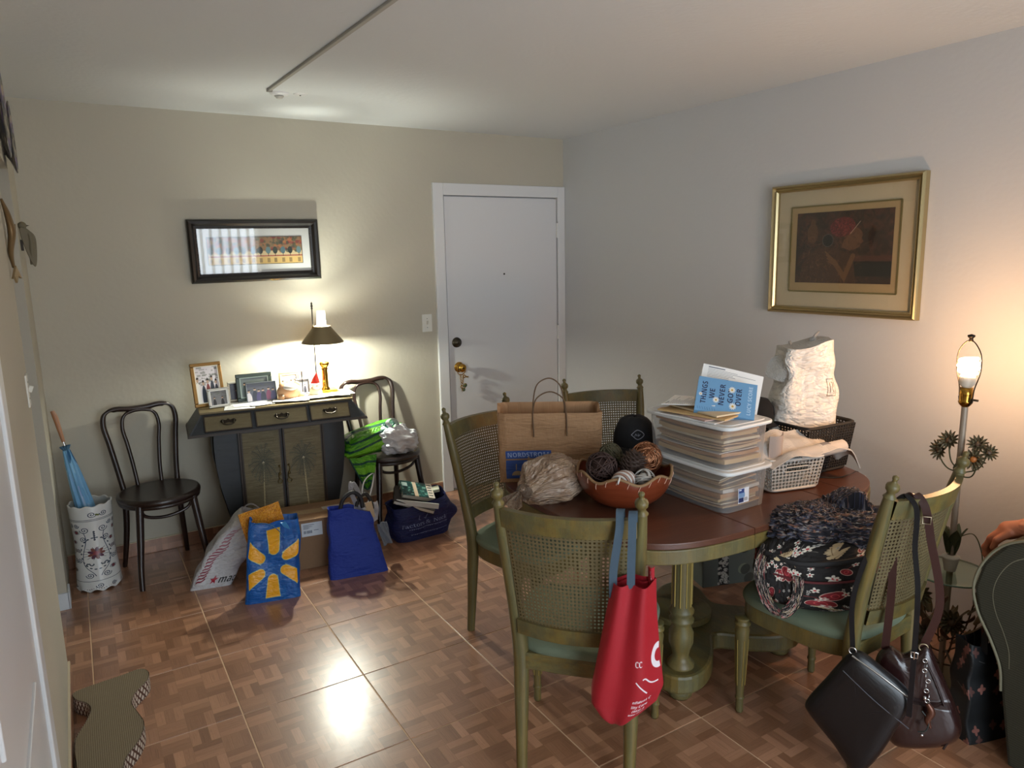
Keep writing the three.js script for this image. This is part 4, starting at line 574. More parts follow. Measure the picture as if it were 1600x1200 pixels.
{ // plain blue tote
  const w = 0.3, d = 0.12, h = 0.355;
  const t = thing('fabric_tote_bag', 'plain royal blue fabric tote bag with dark handle in front of the cardboard box', 'bag', [-2.02, 0, 0.92], -0.17), m = M('#17328e', 0.7, { bumpMap: crinkle, bumpScale: 0.004, sheen: 0.25, sheenColor: new THREE.Color('#5568c0') });
  const deform = (p, u, v) => { const c = nz(p.x * 7 + 9, v * 4 + 2, p.z * 9) * 0.03 * Math.min(1, v * 2.5), fold = 0.018 * Math.sin((p.x * 14 + v * 9)) * v * (1 - v) * 2; return V(p.x * (1.02 - 0.3 * v) - 0.02 * v + c * 0.4, p.y - 0.05 * v * (p.x > 0 ? p.x / w * 2 : 0) * 0.8, p.z * (1.05 - 0.45 * v) - 0.05 * v + c + fold); };
  obj('body', tote({ w, d, h, nu: 90, nv: 34, deform, inner: 0.3 }), m, t);
  obj('handle', sweep([[-0.07, 0.345, -0.03], [-0.05, 0.4, -0.035], [0.0, 0.43, -0.04], [0.04, 0.4, -0.04], [0.05, 0.34, -0.035]], 0.011, 24, 10), M('#161318', 0.6), t);
  obj('handle', sweep([[0.02, 0.34, -0.06], [0.04, 0.385, -0.07], [0.075, 0.4, -0.075], [0.1, 0.36, -0.07], [0.105, 0.315, -0.06]], 0.01, 24, 10), M('#1c1512', 0.6), t);
  const hb = tag(obj('plastic_carrier_bag', [strap([[-1.985, 0.34, 0.86], [-2.01, 0.43, 0.85], [-2.0, 0.475, 0.845], [-1.975, 0.43, 0.85], [-1.955, 0.33, 0.86]], 0.028, 0.002, 26, [0.7, 0, 0.7]), strap([[-1.96, 0.36, 0.86], [-1.93, 0.47, 0.845], [-1.875, 0.5, 0.84], [-1.885, 0.44, 0.845], [-1.92, 0.35, 0.86]], 0.018, 0.002, 26, [0, 0.3, 1]), sheet((u, v) => V(-2.0 + u * 0.13, 0.24 + v * 0.11, 0.868 + 0.012 * Math.sin(u * 11 + v * 5)), 14, 8, 0.002)], M('#c2bcbc', 0.4, { bumpMap: crinkle, bumpScale: 0.004 })), 'white plastic carrier bag poking out of the royal blue tote', 'bag');
  tag(obj('paper_tag', place(box(0.036, 0.095, 0.0015), [-1.925, 0.318, 0.895], [0.1, -0.2, 0.2]), M('#c8ab86', 0.8)), 'tan paper tag hanging on the royal blue tote', 'tag');
  tag(obj('plastic_wrapper', sheet((u, v) => V(-1.862 + u * 0.06 + v * -0.03, 0.1 + v * 0.13, 0.9 + 0.01 * Math.sin(u * 9 + v * 6) - u * 0.02), 10, 10, 0.002), M('#97a0ac', 0.3, { bumpMap: crinkle, bumpScale: 0.004, transmission: 0.3 })), 'clear plastic wrapper at the side of the royal blue tote', 'wrapper');
}
{ // navy bag full of books
  const w = 0.34, d = 0.2, h = 0.22, per = 2 * (w + d), fw = w / per;
  const map = canvasTexture(1024, 256, (x, W, Hh) => { x.fillStyle = '#10184c'; x.fillRect(0, 0, W, Hh); const F = fw * W; x.fillStyle = '#8d97b8'; x.textAlign = 'center'; x.font = '36px serif'; x.fillText('Factors & Nock', F * 0.48, Hh * 0.58); for (let i = 0; i < 26; i++) { x.fillRect(F * 0.2 + i * 9, Hh * 0.63, 5, rnd(5, 9)); x.fillRect(F * 0.24 + i * 9, Hh * 0.8, 5, rnd(4, 8)); } x.strokeStyle = '#8d97b8'; x.lineWidth = 3; x.beginPath(); x.moveTo(F * 0.36, Hh * 0.28); x.lineTo(F * 0.36, Hh * 0.4); x.lineTo(F * 0.4, Hh * 0.42); x.moveTo(F * 0.46, Hh * 0.38); x.lineTo(F * 0.5, Hh * 0.42); x.lineTo(F * 0.52, Hh * 0.28); x.stroke(); });
  const t = thing('book_bag', 'navy blue bag with white lettering, stuffed with books, under the bentwood chair', 'bag', [-1.525, 0, 0.6], 0.06), m = M('#ffffff', 0.6, { map, bumpMap: crinkle, bumpScale: 0.004, sheen: 0.3, sheenColor: new THREE.Color('#4a58a8') });
  const deform = (p, u, v) => { const c = nz(p.x * 9 + 1, v * 3, p.z * 9 + 4) * 0.025 * Math.min(1, v * 2.5), b = 1 + 0.14 * Math.sin(v * Math.PI * 0.9); return V(p.x * b + c + (p.x > w * 0.4 && v > 0.3 && v < 0.75 ? 0.03 * Math.sin((v - 0.3) / 0.45 * Math.PI) : 0), p.y * (1 + 0.12 * (p.x / w)), p.z * b + c); };
  obj('body', tote({ w, d, h, nu: 90, nv: 26, deform, inner: 0.35, corner: 2.6 }), m, t);
  obj('handle', sweep([[0.1, 0.22, -0.07], [0.15, 0.25, -0.06], [0.185, 0.24, -0.03], [0.175, 0.205, 0.0]], 0.007, 18, 8), M('#141c56', 0.6), t);
  const cover = M('#ffffff', 0.4, { map: canvasTexture(256, 192, (x, W, Hh) => { x.fillStyle = '#1c4a45'; x.fillRect(0, 0, W, Hh); for (let i = 0; i < 140; i++) { x.fillStyle = ['#2f7f74', '#123430', '#7fb0a0', '#0c2422'][Math.floor(rnd(0, 4))]; x.fillRect(rnd(0, W), rnd(0, Hh), rnd(4, 26), rnd(4, 18)); } x.fillStyle = '#d8c0a4'; x.fillRect(96, 0, 30, Hh); x.fillStyle = '#c9ded6'; x.fillRect(10, 20, 44, 50); x.fillStyle = '#e8dccb'; x.fillRect(206, 0, 50, Hh); x.fillStyle = '#2b2b2b'; for (let k = 0; k < 5; k++) x.fillRect(212, 20 + k * 34, 34, 12); }) });
  const bk = (label, w2, h2, th, pos, rot, mat) => { const o = thing('book', label, 'book', pos); o.rotation.set(...rot); obj('cover', [box(w2, 0.003, h2, [0, th / 2, 0]), box(w2, 0.003, h2, [0, -th / 2, 0]), box(0.003, th, h2, [-w2 / 2, 0, 0])], mat, o); obj('pages', box(w2 - 0.006, th - 0.003, h2 - 0.008, [0.001, 0, 0]), M('#d8d3c4', 0.9), o); };
  bk('dark green paperback with tan stripe lying on the navy book bag', 0.2, 0.15, 0.03, [-1.525, 0.262, 0.6], [0.3, -0.25, -0.2], cover);
  bk('closed white-edged book tucked under the green paperback', 0.25, 0.16, 0.024, [-1.56, 0.228, 0.64], [0.3, -0.42, -0.25], M('#2a2320', 0.5));
  tag(obj('white_pad', place(box(0.25, 0.03, 0.012, [0, 0, 0], [0, 0, 0], 0.002), [-1.575, 0.228, 0.722], [-0.2, -0.42, -0.25]), M('#cfcdc6', 0.7)), 'long white pad edge leaning across the front of the navy book bag', 'notepad');
  tag(obj('small_white_box', place(box(0.045, 0.02, 0.05, [0, 0, 0], [0, 0, 0], 0.003), [-1.40, 0.252, 0.6], [0.2, -0.3, 0.2]), M('#c9cbb4', 0.6)), 'small pale box in the corner of the navy book bag', 'box');
}
// ---------------------------------------------------------------- bags on the second bentwood chair
{
  const map = canvasTexture(512, 512, (x, W, Hh) => { x.fillStyle = '#4f9a1c'; x.fillRect(0, 0, W, Hh); for (let i = 0; i < 500; i++) { x.fillStyle = ['rgba(120,200,40,.25)', 'rgba(30,110,30,.25)', 'rgba(180,220,60,.22)'][Math.floor(rnd(0, 3))]; x.beginPath(); x.ellipse(rnd(0, W), rnd(0, Hh), rnd(8, 60), rnd(3, 12), -0.3, 0, 7); x.fill(); } x.fillStyle = '#134a3c'; for (const y of [0.2, 0.42, 0.78]) x.fillRect(0, Hh * y, W, Hh * 0.06); x.fillStyle = '#7cc22c'; x.fillRect(0, Hh * 0.5, W, Hh * 0.2); });
  const m = M('#ffffff', 0.4, { map, bumpMap: crinkle, bumpScale: 0.005 });
  const t = thing('green_tote_bag', 'bright green tote bag with dark green bands lying on the bentwood chair', 'bag', [-1.7, 0.457, 0.31], 0.06);
  const g = new THREE.SphereGeometry(1, 72, 48), p = g.attributes.position, uv = g.attributes.uv;
  for (let i = 0; i < p.count; i++) { const x = p.getX(i), y = p.getY(i), z = p.getZ(i), q = (v, e) => Math.sign(v) * Math.abs(v) ** e, c = 0.022 * nz(x * 2.2, y * 2.2, z * 2.2) + 0.01 * nz(x * 6, y * 6, z * 6), X = q(x, 0.4) * 0.175, Z = q(z, 0.5) * 0.105, Y = Math.max(0, 0.07 + q(y, 0.45) * 0.062 + (X + 0.175) * 0.2 * (0.6 + 0.4 * y)); p.setXYZ(i, X + c + 0.03 * y, Y + c * 0.8 + 0.004, Z + c); uv.setXY(i, X / 0.35 + 0.5, (Y - X * 0.3) / 0.22 + Z * 1.2); }
  g.computeVertexNormals(); obj('body', g, m, t);
  obj('hanging_flap', sheet((u, v) => { const w = 0.17 * (1 - v * 0.8); return V(-0.1 + (u - 0.5) * w + 0.015 * v, 0.03 - v * 0.2, 0.125 + 0.02 * Math.sin(v * 3) - 0.012 * Math.cos(u * 9)); }, 16, 14, 0.003), m, t);
  obj('edge_binding', [tubeLine([[-0.185, 0.03, 0.125], [-0.15, -0.06, 0.145], [-0.085, -0.175, 0.14], [-0.045, -0.08, 0.145], [-0.015, 0.03, 0.125]], 0.005, 30)], M('#123d34', 0.6), t);
  const t2 = thing('plastic_carrier_bag', 'crumpled white plastic carrier bag on the seat of the bentwood chair', 'bag', [-1.53, 0.456, 0.37], 0.3); t2.scale.setScalar(1.22);
  const g2 = new THREE.SphereGeometry(1, 56, 36), p2 = g2.attributes.position;
  for (let i = 0; i < p2.count; i++) { const x = p2.getX(i), y = p2.getY(i), z = p2.getZ(i), c = 1 + 0.28 * nz(x * 2.4 + 5, y * 2.4, z * 2.4) + 0.12 * nz(x * 6, y * 6, z * 6); p2.setXYZ(i, x * 0.105 * c + (y > 0 ? -0.055 * y : 0), Math.max(0.002, 0.07 + y * 0.078 * c), z * 0.085 * c); }
  g2.computeVertexNormals(); obj('body', g2, M('#dfe1e6', 0.5, { bumpMap: crinkle, bumpScale: 0.004 }), t2);
  obj('handle', strap([[-0.06, 0.14, 0.02], [-0.085, 0.175, 0.02], [-0.06, 0.19, 0.02], [-0.03, 0.17, 0.02], [-0.01, 0.13, 0.02]], 0.03, 0.002, 20, [0, 0.3, 1]), M('#cfd0d4', 0.4, { bumpMap: crinkle, bumpScale: 0.006 }), t2);
}
// ---------------------------------------------------------------- corrugated cat scratcher by the left wall
{
  const t = thing('cat_scratcher', 'wavy corrugated cardboard cat scratcher lying beside the left wall', 'cat scratcher', [0, 0, 0]);
  const right = [[-3.10, 1.43], [-3.078, 1.47], [-3.088, 1.53], [-3.135, 1.6], [-3.15, 1.66], [-3.135, 1.74], [-3.122, 1.82], [-3.145, 1.91], [-3.19, 1.99], [-3.2, 2.06], [-3.17, 2.14], [-3.14, 2.2]];
  const left = [[-3.335, 2.2], [-3.325, 2.05], [-3.325, 1.95], [-3.33, 1.86], [-3.325, 1.78], [-3.295, 1.7], [-3.277, 1.62], [-3.29, 1.57], [-3.325, 1.52], [-3.33, 1.47], [-3.25, 1.45], [-3.17, 1.44]];
  const c = new THREE.CatmullRomCurve3([...right, ...left].map(([x, z]) => V(x, 0, z)), true, 'centripetal').getPoints(120).slice(0, -1).map((p) => [p.x, p.z]);
  const g = clean(slab(c, 0.06, 0)), p = g.attributes.position, n = g.attributes.normal, uv = g.attributes.uv; for (let i = 0; i < p.count; i++) uv.setXY(i, p.getX(i) / 0.1, p.getZ(i) / 0.1);
  obj('corrugated_pad', g, M('#ffffff', 0.95, { map: canvasTexture(256, 256, (x, W, Hh) => { x.fillStyle = '#7d6f58'; x.fillRect(0, 0, W, Hh); for (let i = 0; i < 32; i++) { x.fillStyle = i % 2 ? '#6a5d48' : '#8e7f66'; x.fillRect(i * 8, 0, 4, Hh); } speckle(x, W, Hh, 1800, 0.4, 0.15, 3); }) }), t);
  const turnSign = Math.sign(c.reduce((s, A, i) => { const B = c[(i + 1) % c.length]; return s + A[0] * B[1] - B[0] * A[1]; }, 0));
  const side = grid((u, v) => { const q = u * (c.length), i = Math.floor(q) % c.length, j = (i + 1) % c.length, k = q - Math.floor(q); const x = c[i][0] + (c[j][0] - c[i][0]) * k, z = c[i][1] + (c[j][1] - c[i][1]) * k, dx = c[j][0] - c[i][0], dz = c[j][1] - c[i][1], l = Math.hypot(dx, dz) || 1; return V(x + turnSign * dz / l * 0.0025, 0.001 + v * 0.058, z - turnSign * dx / l * 0.0025); }, 238, 1);
  const tx = canvasTexture(1024, 64, (x, W, Hh) => { x.fillStyle = '#d5c9b8'; x.fillRect(0, 0, W, Hh); x.strokeStyle = '#5a3a2c'; x.lineWidth = 7; for (let i = -4; i < 64; i++) { x.beginPath(); x.moveTo(i * 24, 0); x.lineTo(i * 24 + 40, Hh); x.stroke(); x.beginPath(); x.moveTo(i * 24 + 40, 0); x.lineTo(i * 24, Hh); x.stroke(); } }, true, [2, 1]);
  obj('printed_side_band', side, M('#ffffff', 0.8, { map: tx }), t);
}
// ---------------------------------------------------------------- plates and ornaments on the left wall
{
  const plateMap = canvasTexture(256, 256, (x, W, Hh) => { x.fillStyle = '#55524e'; x.fillRect(0, 0, W, Hh); for (let i = 0; i < 500; i++) { x.fillStyle = ['#2d3550', '#a79a86', '#6d5a8a', '#3b3a36', '#8c8478'][Math.floor(rnd(0, 5))]; x.beginPath(); x.arc(rnd(0, W), rnd(0, Hh), rnd(2, 7), 0, 7); x.fill(); } });
  for (const [z, y, r, l] of [[0.66, 2.185, 0.145, 'round patterned wall plate above the opening, next to the corner'], [1.08, 2.215, 0.16, 'larger round patterned wall plate above the opening']]) {
    const t = thing('wall_plate', l, 'plate', [XL, y, z], 0);
    obj('dish', lathe([[0, 0.006], [r * 0.55, 0.008], [r * 0.66, 0.018], [r, 0.036], [r, 0.04], [r * 0.64, 0.024], [r * 0.5, 0.014], [0, 0.012]], 40, [0, 0, 0], [0, 0, -Math.PI / 2]), M('#ffffff', 0.3, { map: plateMap }), t);
    obj('foot_ring', lathe([[r * 0.45, 0], [r * 0.5, 0], [r * 0.5, 0.01], [r * 0.45, 0.01]], 30, [0, 0, 0], [0, 0, -Math.PI / 2]), M('#5a5048', 0.5), t);
  }
  const bronze = M('#7d6544', 0.4, { metalness: 0.6 });
  const t = thing('brass_fish_ornament', 'curved brass fish ornament on the left wall before the opening', 'ornament', [XL, 1.73, 1.36], 0);
  obj('body', sweep([[0.006, 0.15, 0.02], [0.016, 0.1, -0.01], [0.02, 0.04, -0.03], [0.01, -0.03, -0.01], [0.014, -0.08, 0.02]], [0.004, 0.01, 0.013, 0.009, 0.005], 30, 12, 1.6), bronze, t);
  obj('tail', place(extrude([[0, 0], [0.03, -0.045], [0.008, -0.036], [-0.006, -0.06], [-0.02, -0.036], [-0.03, -0.045]], 0.006, 0.001), [0.016, -0.075, 0.02], [0, 1.2, 0]), M('#a08a68', 0.4, { metalness: 0.6 }), t);
  obj('fin', place(extrude([[0, 0], [0.03, 0.02], [0.034, 0.05], [0, 0.04]], 0.005, 0.001), [0.016, 0.02, -0.02], [0, 1.2, 0]), bronze, t);
  const b = thing('wall_bird_ornament', 'grey-brown bird ornament on the wall beside the corner', 'ornament', [XL, 1.745, 0.34], 0), stone = M('#6f6650', 0.6);
  obj('body', sweep([[0.012, 0.09, 0.0], [0.04, 0.05, 0.0], [0.042, -0.02, 0.0], [0.034, -0.09, 0.0]], [0.006, 0.022, 0.026, 0.01], 24, 12, 0.6), stone, b);
  obj('wing', place(extrude([[0, 0.08], [0.05, 0.05], [0.055, -0.02], [0.04, -0.1], [0.01, -0.02]], 0.006, 0.001, true), [0.008, 0, 0.02], [0, 0.3, 0]), stone, b);
  obj('head', ball(0.018, [0.016, 0.09, 0.0]), stone, b); obj('beak', place(new THREE.ConeGeometry(0.006, 0.02, 8), [0.035, 0.09, 0], [0, 0, -Math.PI / 2]), M('#3c3022', 0.5), b);
  obj('mount', box(0.01, 0.05, 0.02, [0.006, 0, 0]), M('#3c3022', 0.6), b);
}
// ---------------------------------------------------------------- dining table
const TB = { x: -1.09, z: 2.372, a: 0.68, b: 0.545, h: 0.735 };
const greenTex = canvasTexture(512, 512, (x, W, Hh) => { x.fillStyle = '#675c38'; x.fillRect(0, 0, W, Hh); for (let i = 0; i < 500; i++) { x.fillStyle = ['rgba(120,112,56,.12)', 'rgba(66,68,44,.14)', 'rgba(120,88,30,.16)', 'rgba(96,96,66,.12)'][Math.floor(rnd(0, 4))]; x.beginPath(); x.ellipse(rnd(0, W), rnd(0, Hh), rnd(4, 40), rnd(20, 90), rnd(-0.2, 0.2), 0, 7); x.fill(); } for (let i = 0; i < 900; i++) { x.strokeStyle = rnd() < 0.5 ? 'rgba(44,44,24,.25)' : 'rgba(130,126,84,.2)'; const px = rnd(0, W), py = rnd(0, Hh); x.lineWidth = 1; x.beginPath(); x.moveTo(px, py); x.lineTo(px + rnd(-2, 2), py + rnd(8, 50)); x.stroke(); } speckle(x, W, Hh, 1500, 0.3, 0.12, 3); });
const greenPaint = M('#ffffff', 0.45, { map: greenTex }), goldLine = M('#a08a4a', 0.4, { metalness: 0.3 });
const walnut = M('#ffffff', 0.38, { map: woodTexture(1024, 512, [86, 50, 34], 26, 1400), clearcoat: 0.25, clearcoatRoughness: 0.3 });
{
  const t = thing('dining_table', 'extended oval dining table with walnut top and antique green columns', 'table', [TB.x, 0, TB.z]);
  const out = superEllipse(TB.a, TB.b, 4, 240), seams = [-0.68 - 0.01, -0.205, 0.252, 0.402, 0.69];
  const clip = (x0, x1) => { const r = []; const n = out.length; for (let i = 0; i < n; i++) { const A = out[i], B = out[(i + 1) % n]; if (A[0] >= x0 && A[0] <= x1) r.push(A); for (const c of A[0] < B[0] ? [x0, x1] : [x1, x0]) if ((A[0] - c) * (B[0] - c) < 0) { const k = (c - A[0]) / (B[0] - A[0]); r.push([c, A[1] + (B[1] - A[1]) * k]); } } return r; };
  for (let k = 0; k < 4; k++) {
    const g = clean(slab(clip(seams[k] + (k ? 0.0012 : 0), seams[k + 1] - (k < 3 ? 0.0012 : 0)), 0.022, 0.003)), p = g.attributes.position, uv = g.attributes.uv; for (let i = 0; i < p.count; i++) uv.setXY(i, p.getX(i) * 0.9 + k * 0.37, p.getZ(i) * 1.1 + p.getY(i)); g.translate(0, TB.h - 0.022, 0); obj('top_board', g, walnut, t);
    const a = clip(seams[k] + (k ? 0.0012 : 0), seams[k + 1] - (k < 3 ? 0.0012 : 0)).map(([x, z]) => [x * 1.004, z * 1.006]); const g2 = clean(slab(a, 0.05, 0.004)); boxUV(g2, 0.5); g2.translate(0, TB.h - 0.0725, 0); obj('apron', g2, greenPaint, t);
  }
  obj('plinth', [(() => { const g = boxUV(slab(Array.from({ length: 120 }, (_, i) => { const a = i / 120 * Math.PI * 2, r = 0.2 + (Math.sin(a) > 0 ? 0.285 : 0.12) * Math.abs(Math.sin(2 * a)) ** 2.2; return [Math.cos(a) * r, Math.sin(a) * r]; }), 0.075, 0.012), 0.5); g.translate(0, 0.05, 0); return g; })(), (() => { const g = boxUV(slab(superEllipse(0.13, 0.13, 2, 64), 0.03, 0.006), 0.5); g.translate(0, 0.125, 0); return g; })()], greenPaint, t);
  for (const sx of [-1, 1]) for (const sz of [-1, 1]) {
    const col = obj('column', lathe([[0.05, 0.125], [0.052, 0.135], [0.04, 0.15], [0.03, 0.165], [0.034, 0.19], [0.045, 0.22], [0.046, 0.26], [0.034, 0.29], [0.044, 0.305], [0.046, 0.315], [0.036, 0.325], [0.044, 0.34], [0.046, 0.35], [0.036, 0.365], [0.036, 0.6], [0.046, 0.612], [0.046, 0.625], [0.038, 0.635], [0.05, 0.65], [0.05, 0.664], [0, 0.664]], 28), greenPaint, t); col.position.set(sx * (sz > 0 ? 0.277 : 0.18), 0, sz > 0 ? 0.286 : -0.17);
    const fl = []; for (let k = 0; k < 10; k++) { const a = k / 10 * Math.PI * 2; fl.push(cyl(0.003, 0.003, 0.22, [Math.cos(a) * 0.036, 0.48, Math.sin(a) * 0.036], [0, 0, 0], 6)); } obj('flute', fl, goldLine, col);
    const ft = obj('foot', lathe([[0, 0], [0.036, 0], [0.045, 0.012], [0.048, 0.03], [0.044, 0.05], [0, 0.052]], 24), greenPaint, t); ft.position.set(sx * (sz > 0 ? 0.28 : 0.18), 0, sz > 0 ? 0.289 : -0.17);
  }
  obj('under_frame', [span(-0.55, 0.55, 0.612, 0.664, -0.36, -0.32), span(-0.55, 0.55, 0.612, 0.664, 0.32, 0.36)], walnut, t);
}
// ---------------------------------------------------------------- cane-backed dining chairs
const cane = M('#665a3c', 0.6), cushion = M('#7b8870', 0.85, { bumpMap: weaveBump, bumpScale: 0.0012, sheen: 0.3, sheenColor: new THREE.Color('#a8b89a') });
function diningChair(label, pos, dir) {
  const t = thing('dining_chair', label, 'chair', [pos[0], 0, pos[1]], Math.atan2(dir[0], dir[1]));
  const bow = (x, k = 1) => -0.055 * (1 - (x / 0.215) ** 2) * k;               // the back is bowed
  const backZ = (y) => -0.205 - (y > 0.45 ? 0.1 * ((y - 0.45) / 0.5) ** 1.15 : 0);
  const halfW = (y) => 0.174 + 0.033 * Math.max(0, (y - 0.45) / 0.5);
  // seat
  const so = []; for (let i = 0; i < 60; i++) { const a = i / 60 * Math.PI * 2, c = Math.cos(a), s = Math.sin(a), X = Math.sign(c) * Math.abs(c) ** 0.55, Z = Math.sign(s) * Math.abs(s) ** 0.55; const wz = 0.245 - 0.022 * (1 - Z); so.push([X * wz, Z * 0.225]); }
  const ap = boxUV(slab(so.map(([x, z]) => [x * 0.985, z * 0.985]), 0.06, 0.004), 0.5); ap.translate(0, 0.372, 0); obj('seat_frame', ap, greenPaint, t);
  obj('seat', [grid((u, v) => { const q = u * so.length, i = Math.floor(q) % so.length, j = (i + 1) % so.length, k = q - Math.floor(q), x = so[i][0] + (so[j][0] - so[i][0]) * k, z = so[i][1] + (so[j][1] - so[i][1]) * k; const r = v < 0.35 ? 1 + 0.02 * Math.sin(v / 0.35 * Math.PI) : 1 - ((v - 0.35) / 0.65) ** 1.4; return V(x * r, 0.432 + (v < 0.35 ? v / 0.35 * 0.03 : 0.03 + 0.022 * (1 - r * r)), z * r); }, 80, 18, true)], cushion, t);
  // front legs
  for (const s of [-1, 1]) { const l = obj('leg', lathe([[0, 0], [0.011, 0], [0.014, 0.008], [0.013, 0.05], [0.0165, 0.055], [0.0165, 0.062], [0.0135, 0.066], [0.024, 0.3], [0.0265, 0.325], [0.022, 0.34], [0.028, 0.346], [0.028, 0.353], [0.02, 0.358], [0.026, 0.366], [0.026, 0.374], [0, 0.374]], 20), greenPaint, t); l.position.set(s * 0.218, 0, 0.175); const fl = []; for (let k = 0; k < 6; k++) { const a = k / 6 * Math.PI * 2; fl.push(sweep([[Math.cos(a) * 0.0165, 0.11, Math.sin(a) * 0.0165], [Math.cos(a) * 0.0235, 0.29, Math.sin(a) * 0.0235]], 0.0018, 4, 5)); } obj('flute', fl, goldLine, l); }
  // rear posts from foot to finial
  for (const s of [-1, 1]) {
    const pts = [[s * 0.17, 0, -0.236], [s * 0.172, 0.15, -0.222], [s * 0.173, 0.3, -0.211], [s * 0.174, 0.43, -0.205], [s * halfW(0.6), 0.6, backZ(0.6)], [s * halfW(0.75), 0.75, backZ(0.75)], [s * halfW(0.86), 0.86, backZ(0.86)], [s * halfW(0.948), 0.948, backZ(0.948)]];
    const po = obj('back_post', sweep(pts, [0.017, 0.02, 0.024, 0.026, 0.0225, 0.021, 0.02, 0.0155], 40, 14), greenPaint, t);
    const f = obj('finial', lathe([[0.0155, 0], [0.019, 0.004], [0.013, 0.012], [0.011, 0.02], [0.018, 0.028], [0.0195, 0.038], [0.017, 0.046], [0.008, 0.052], [0.0065, 0.058], [0.009, 0.064], [0.0085, 0.07], [0, 0.075]], 18), greenPaint, t); f.position.set(s * halfW(0.948), 0.945, backZ(0.948)); f.rotation.x = -0.22;
  }
  const rail = (y, h, th, name) => { const g = grid((u, v) => { const q = v * 4, w = halfW(y) - 0.008, x = (u * 2 - 1) * w; let dy, dz; if (q < 1) { dy = -h / 2 + h * q; dz = th / 2; } else if (q < 2) { dy = h / 2; dz = th / 2 - th * (q - 1); } else if (q < 3) { dy = h / 2 - h * (q - 2); dz = -th / 2; } else { dy = -h / 2; dz = -th / 2 + th * (q - 3); } return V(x, y + dy, backZ(y + dy) + bow(x) + dz); }, 28, 4); const n = toFlat(g); obj(name, n, greenPaint, t); };
  rail(0.907, 0.06, 0.024, 'top_rail'); rail(0.535, 0.05, 0.022, 'lower_rail');
  const cw = 0.37, chh = 0.325;
  const pan = perforated(cw, chh, 30, 26, 0.32, 0.0022, () => 0, (x, y) => [x * (halfW(0.555 + y) - 0.016) / (cw / 2), y]);
  { const p = pan.attributes.position; for (let i = 0; i < p.count; i++) { const x = p.getX(i), y = 0.555 + p.getY(i); p.setXYZ(i, x, y, backZ(y) + bow(x) + p.getZ(i)); } pan.computeVertexNormals(); }
  const cp = obj('cane_panel', pan, cane, t); cp.userData.kind = 'stuff';
  obj('rear_seat_rail', span(-0.175, 0.175, 0.375, 0.432, -0.222, -0.2, 0.004), greenPaint, t);
  return t;
}
function toFlat(g) { const h = g.toNonIndexed(); h.computeVertexNormals(); return h; }
const chairNear = diningChair('cane-backed green dining chair with a red bag hanging on its back', [-1.816, 2.669], [0.731, -0.682]);
function chairCopy(label, pos, dir) { return copyOf(chairNear, [pos[0], 0, pos[1]], Math.atan2(dir[0], dir[1]), label); }
chairCopy('cane-backed green dining chair between the entrance door and the brown paper bag', [-1.561, 1.956], [0.344, 0.939]);
chairCopy('cane-backed green dining chair at the far side of the table by the pale wall', [-0.95, 1.828], [-0.326, 0.946]);
chairCopy('cane-backed green dining chair with handbags on its back and a floral bag on its seat', [-1.033, 3.014], [-0.046, -0.999]);
